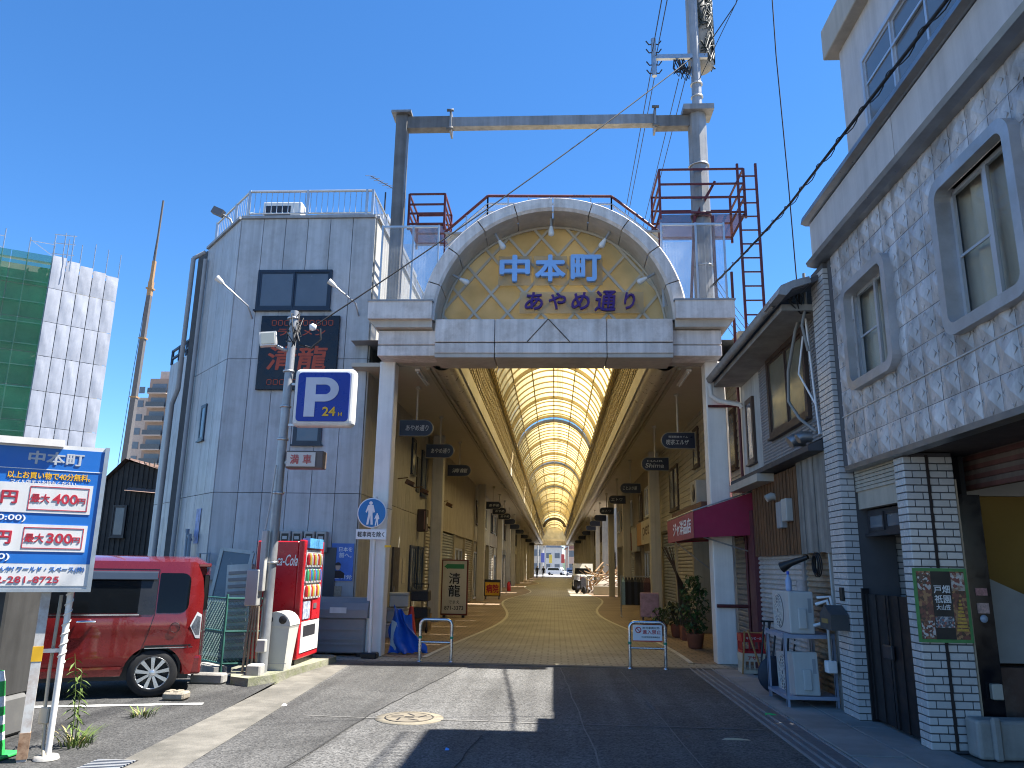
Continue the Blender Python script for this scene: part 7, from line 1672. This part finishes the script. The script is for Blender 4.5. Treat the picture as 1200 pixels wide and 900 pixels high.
for i, (x, y) in enumerate(((-3.2,150),(2.9,168),(-2.2,188))):
    t = thing('far_pole', 'thin utility pole beyond the arcade end, '+('nearest','middle','farthest')[i]+' of three', 'utility pole', (x,y,0)); MB().tube([(x,y,0),(x,y,9)], [.16,.11], 8).build('shaft', M_conc, t); MB().box(x-.7,y-.05,8.1,x+.7,y+.05,8.2).build('cross_arm', M_steel, t); MB().cbox(x-.35,y-.3,6.2,x-.02,y+.1,6.9,.03,1).build('transformer', M_grey, t)
for i, (x, y, c) in enumerate(((-2.3,152,(.1,.12,.35)),(1.7,163,(.4,.06,.05)),(-.9,172,(.5,.4,.08)))):
    t = thing('far_shop_sign', ('blue','red','yellow')[i]+' upright shop sign beyond the arcade end', 'sign', (x,y,0)); MB().cbox(x-.35,y-.1,2.4,x+.35,y+.1,4.2,.02,1).build('panel', mat('far_sign_%d' % i, c, .5), t); MB().tube([(x,y,0),(x,y,2.4)], .06, 8).build('post', M_steel, t)
far_house(-7,165,9,10,6,(.4,.36,.3),'distant cream house left of the arcade end'); far_house(6.5,172,8,10,5.5,(.42,.3,.24),'distant brown house right of the arcade end', (.2,.1,.08)); far_house(-1.5,205,7,8,6.5,(.48,.47,.45),'distant white house in the middle beyond the arcade', (.14,.17,.22)); far_house(8,215,10,10,9,(.36,.34,.36),'distant grey house behind the brown house')
far_house(-12,225,12,9,8,(.42,.38,.34),'distant tan house at the back left beyond the arcade')
small_car('far_car', 'dark blue car parked beyond the far end of arcade', 3.0, 146, 0, 1.6, 3.9, 1.5, mat('far_blue', (.03,.05,.1), .25), 0); small_car('far_car', 'white car standing in the sunlit street beyond arcade', .4, 158, 0, 1.6, 3.9, 1.5, mat('far_white', (.6,.6,.6), .25), R(70))
def person(x, y, lab, top, legs, h_=1.65, step=.12):
    t = thing('person', lab, 'person', (x,y,0)); k = h_/1.65
    b = MB()
    for s_ in (-1,1):
        b.tube([(x+s_*.09*k,y+s_*step,.04),(x+s_*.09*k,y+s_*step*.6,.45*k),(x+s_*.07*k,y,.85*k)], [.05*k,.065*k,.09*k], 8); b.tube([(x+s_*.09*k,y+s_*step+.04,.04),(x+s_*.09*k,y+s_*step-.14,.03)], [.045,.035], 8)
    b.build('trousers', legs, t)
    b = MB(); b.tube([(x,y,.82*k),(x,y,1.0*k),(x,y,1.25*k),(x,y,1.38*k),(x,y,1.43*k)], [.13*k,.14*k,.17*k,.15*k,.06*k], 12)
    for s_ in (-1,1): b.tube([(x+s_*.16*k,y,1.36*k),(x+s_*.23*k,y+.02,1.1*k),(x+s_*.22*k,y-.08,.85*k)], [.06*k,.048*k,.035*k], 8)
    b.build('shirt', top, t)
    b = MB(); b.tube([(x,y,1.4*k),(x,y-.01,1.47*k),(x,y-.02,1.52*k),(x,y-.02,1.6*k),(x,y-.01,1.66*k)], [.05*k,.05*k,.09*k,.1*k,.05*k], 12)
    for s_ in (-1,1): b.tube([(x+s_*.22*k,y-.08,.86*k),(x+s_*.22*k,y-.1,.76*k)], [.035*k,.02*k], 6)
    b.build('skin', M_skin, t); b = MB(); b.tube([(x,y+.015,1.54*k),(x,y+.01,1.62*k),(x,y+.005,1.69*k)], [.095*k,.11*k,.04*k], 12); b.build('hair', M_black, t)
person(-1.7,120,'person in dark clothes walking at the far end of the arcade', M_black, M_dark); person(-2.6,118,'person in dark coat beside the left far columns', M_dark, M_black, 1.7)
hl = MB(); n = 40; vs = []
for i in range(n+1):
    x = -420+840*i/n
    for j in range(7):
        f_ = j/6; vs.append((x, 330+150*f_, -.1+(14+10*math.sin(i*.6)+7*math.sin(i*1.7+1))*math.sin(PI*f_*.5)))
hl.add(vs, [(i*7+j,(i+1)*7+j,(i+1)*7+j+1,i*7+j+1) for i in range(n) for j in range(6)], 0, True); struct(hl.build('hills', mat('wooded_hill', (.05,.08,.04), .9, var=.4, scale=.1)))
# houses behind the right-hand row and behind the camera keep the street enclosed


# bare tube lamps under the entrance soffits
for x, lab in ((-2.75,'fluorescent batten under the left entrance soffit'),(2.62,'fluorescent batten under the right entrance soffit')):
    t = thing('tube_lamp', lab, 'lamp', (x,15.2,5.35)); MB().box(x-.05,14.75,5.37,x+.05,16.0,5.415).build('batten', M_white, t); MB().tube([(x,14.8,5.35),(x,15.95,5.35)], .016, 8).build('tube', M_wp, t)

for nm, lab, x, y, w_, d_, c in (('green_litter','scrap of bright green plastic lying on the drain cover',2.45,9.5,.07,.03,(.05,.45,.12)),('bottle_cap','tiny blue bottle cap on the shaded road',-.95,7.35,.02,.02,(.1,.35,.8)),('dry_twig','pale dry twig on the shaded road near the drain',1.75,8.1,.14,.008,(.4,.34,.24)),('paper_scrap','small white paper scrap by the left gutter',-3.1,9.3,.03,.02,(.6,.6,.58))):
    o = MB().add([(x-w_,y-d_,.004),(x+w_,y-d_*.6,.004),(x+w_*.8,y+d_,.012),(x-w_*.7,y+d_*.9,.02),(x,y,.022)], [(0,1,4),(1,2,4),(2,3,4),(3,0,4),(0,3,2,1)]).build(nm, mat(nm, c, .6)); tag(o, lab, 'litter')
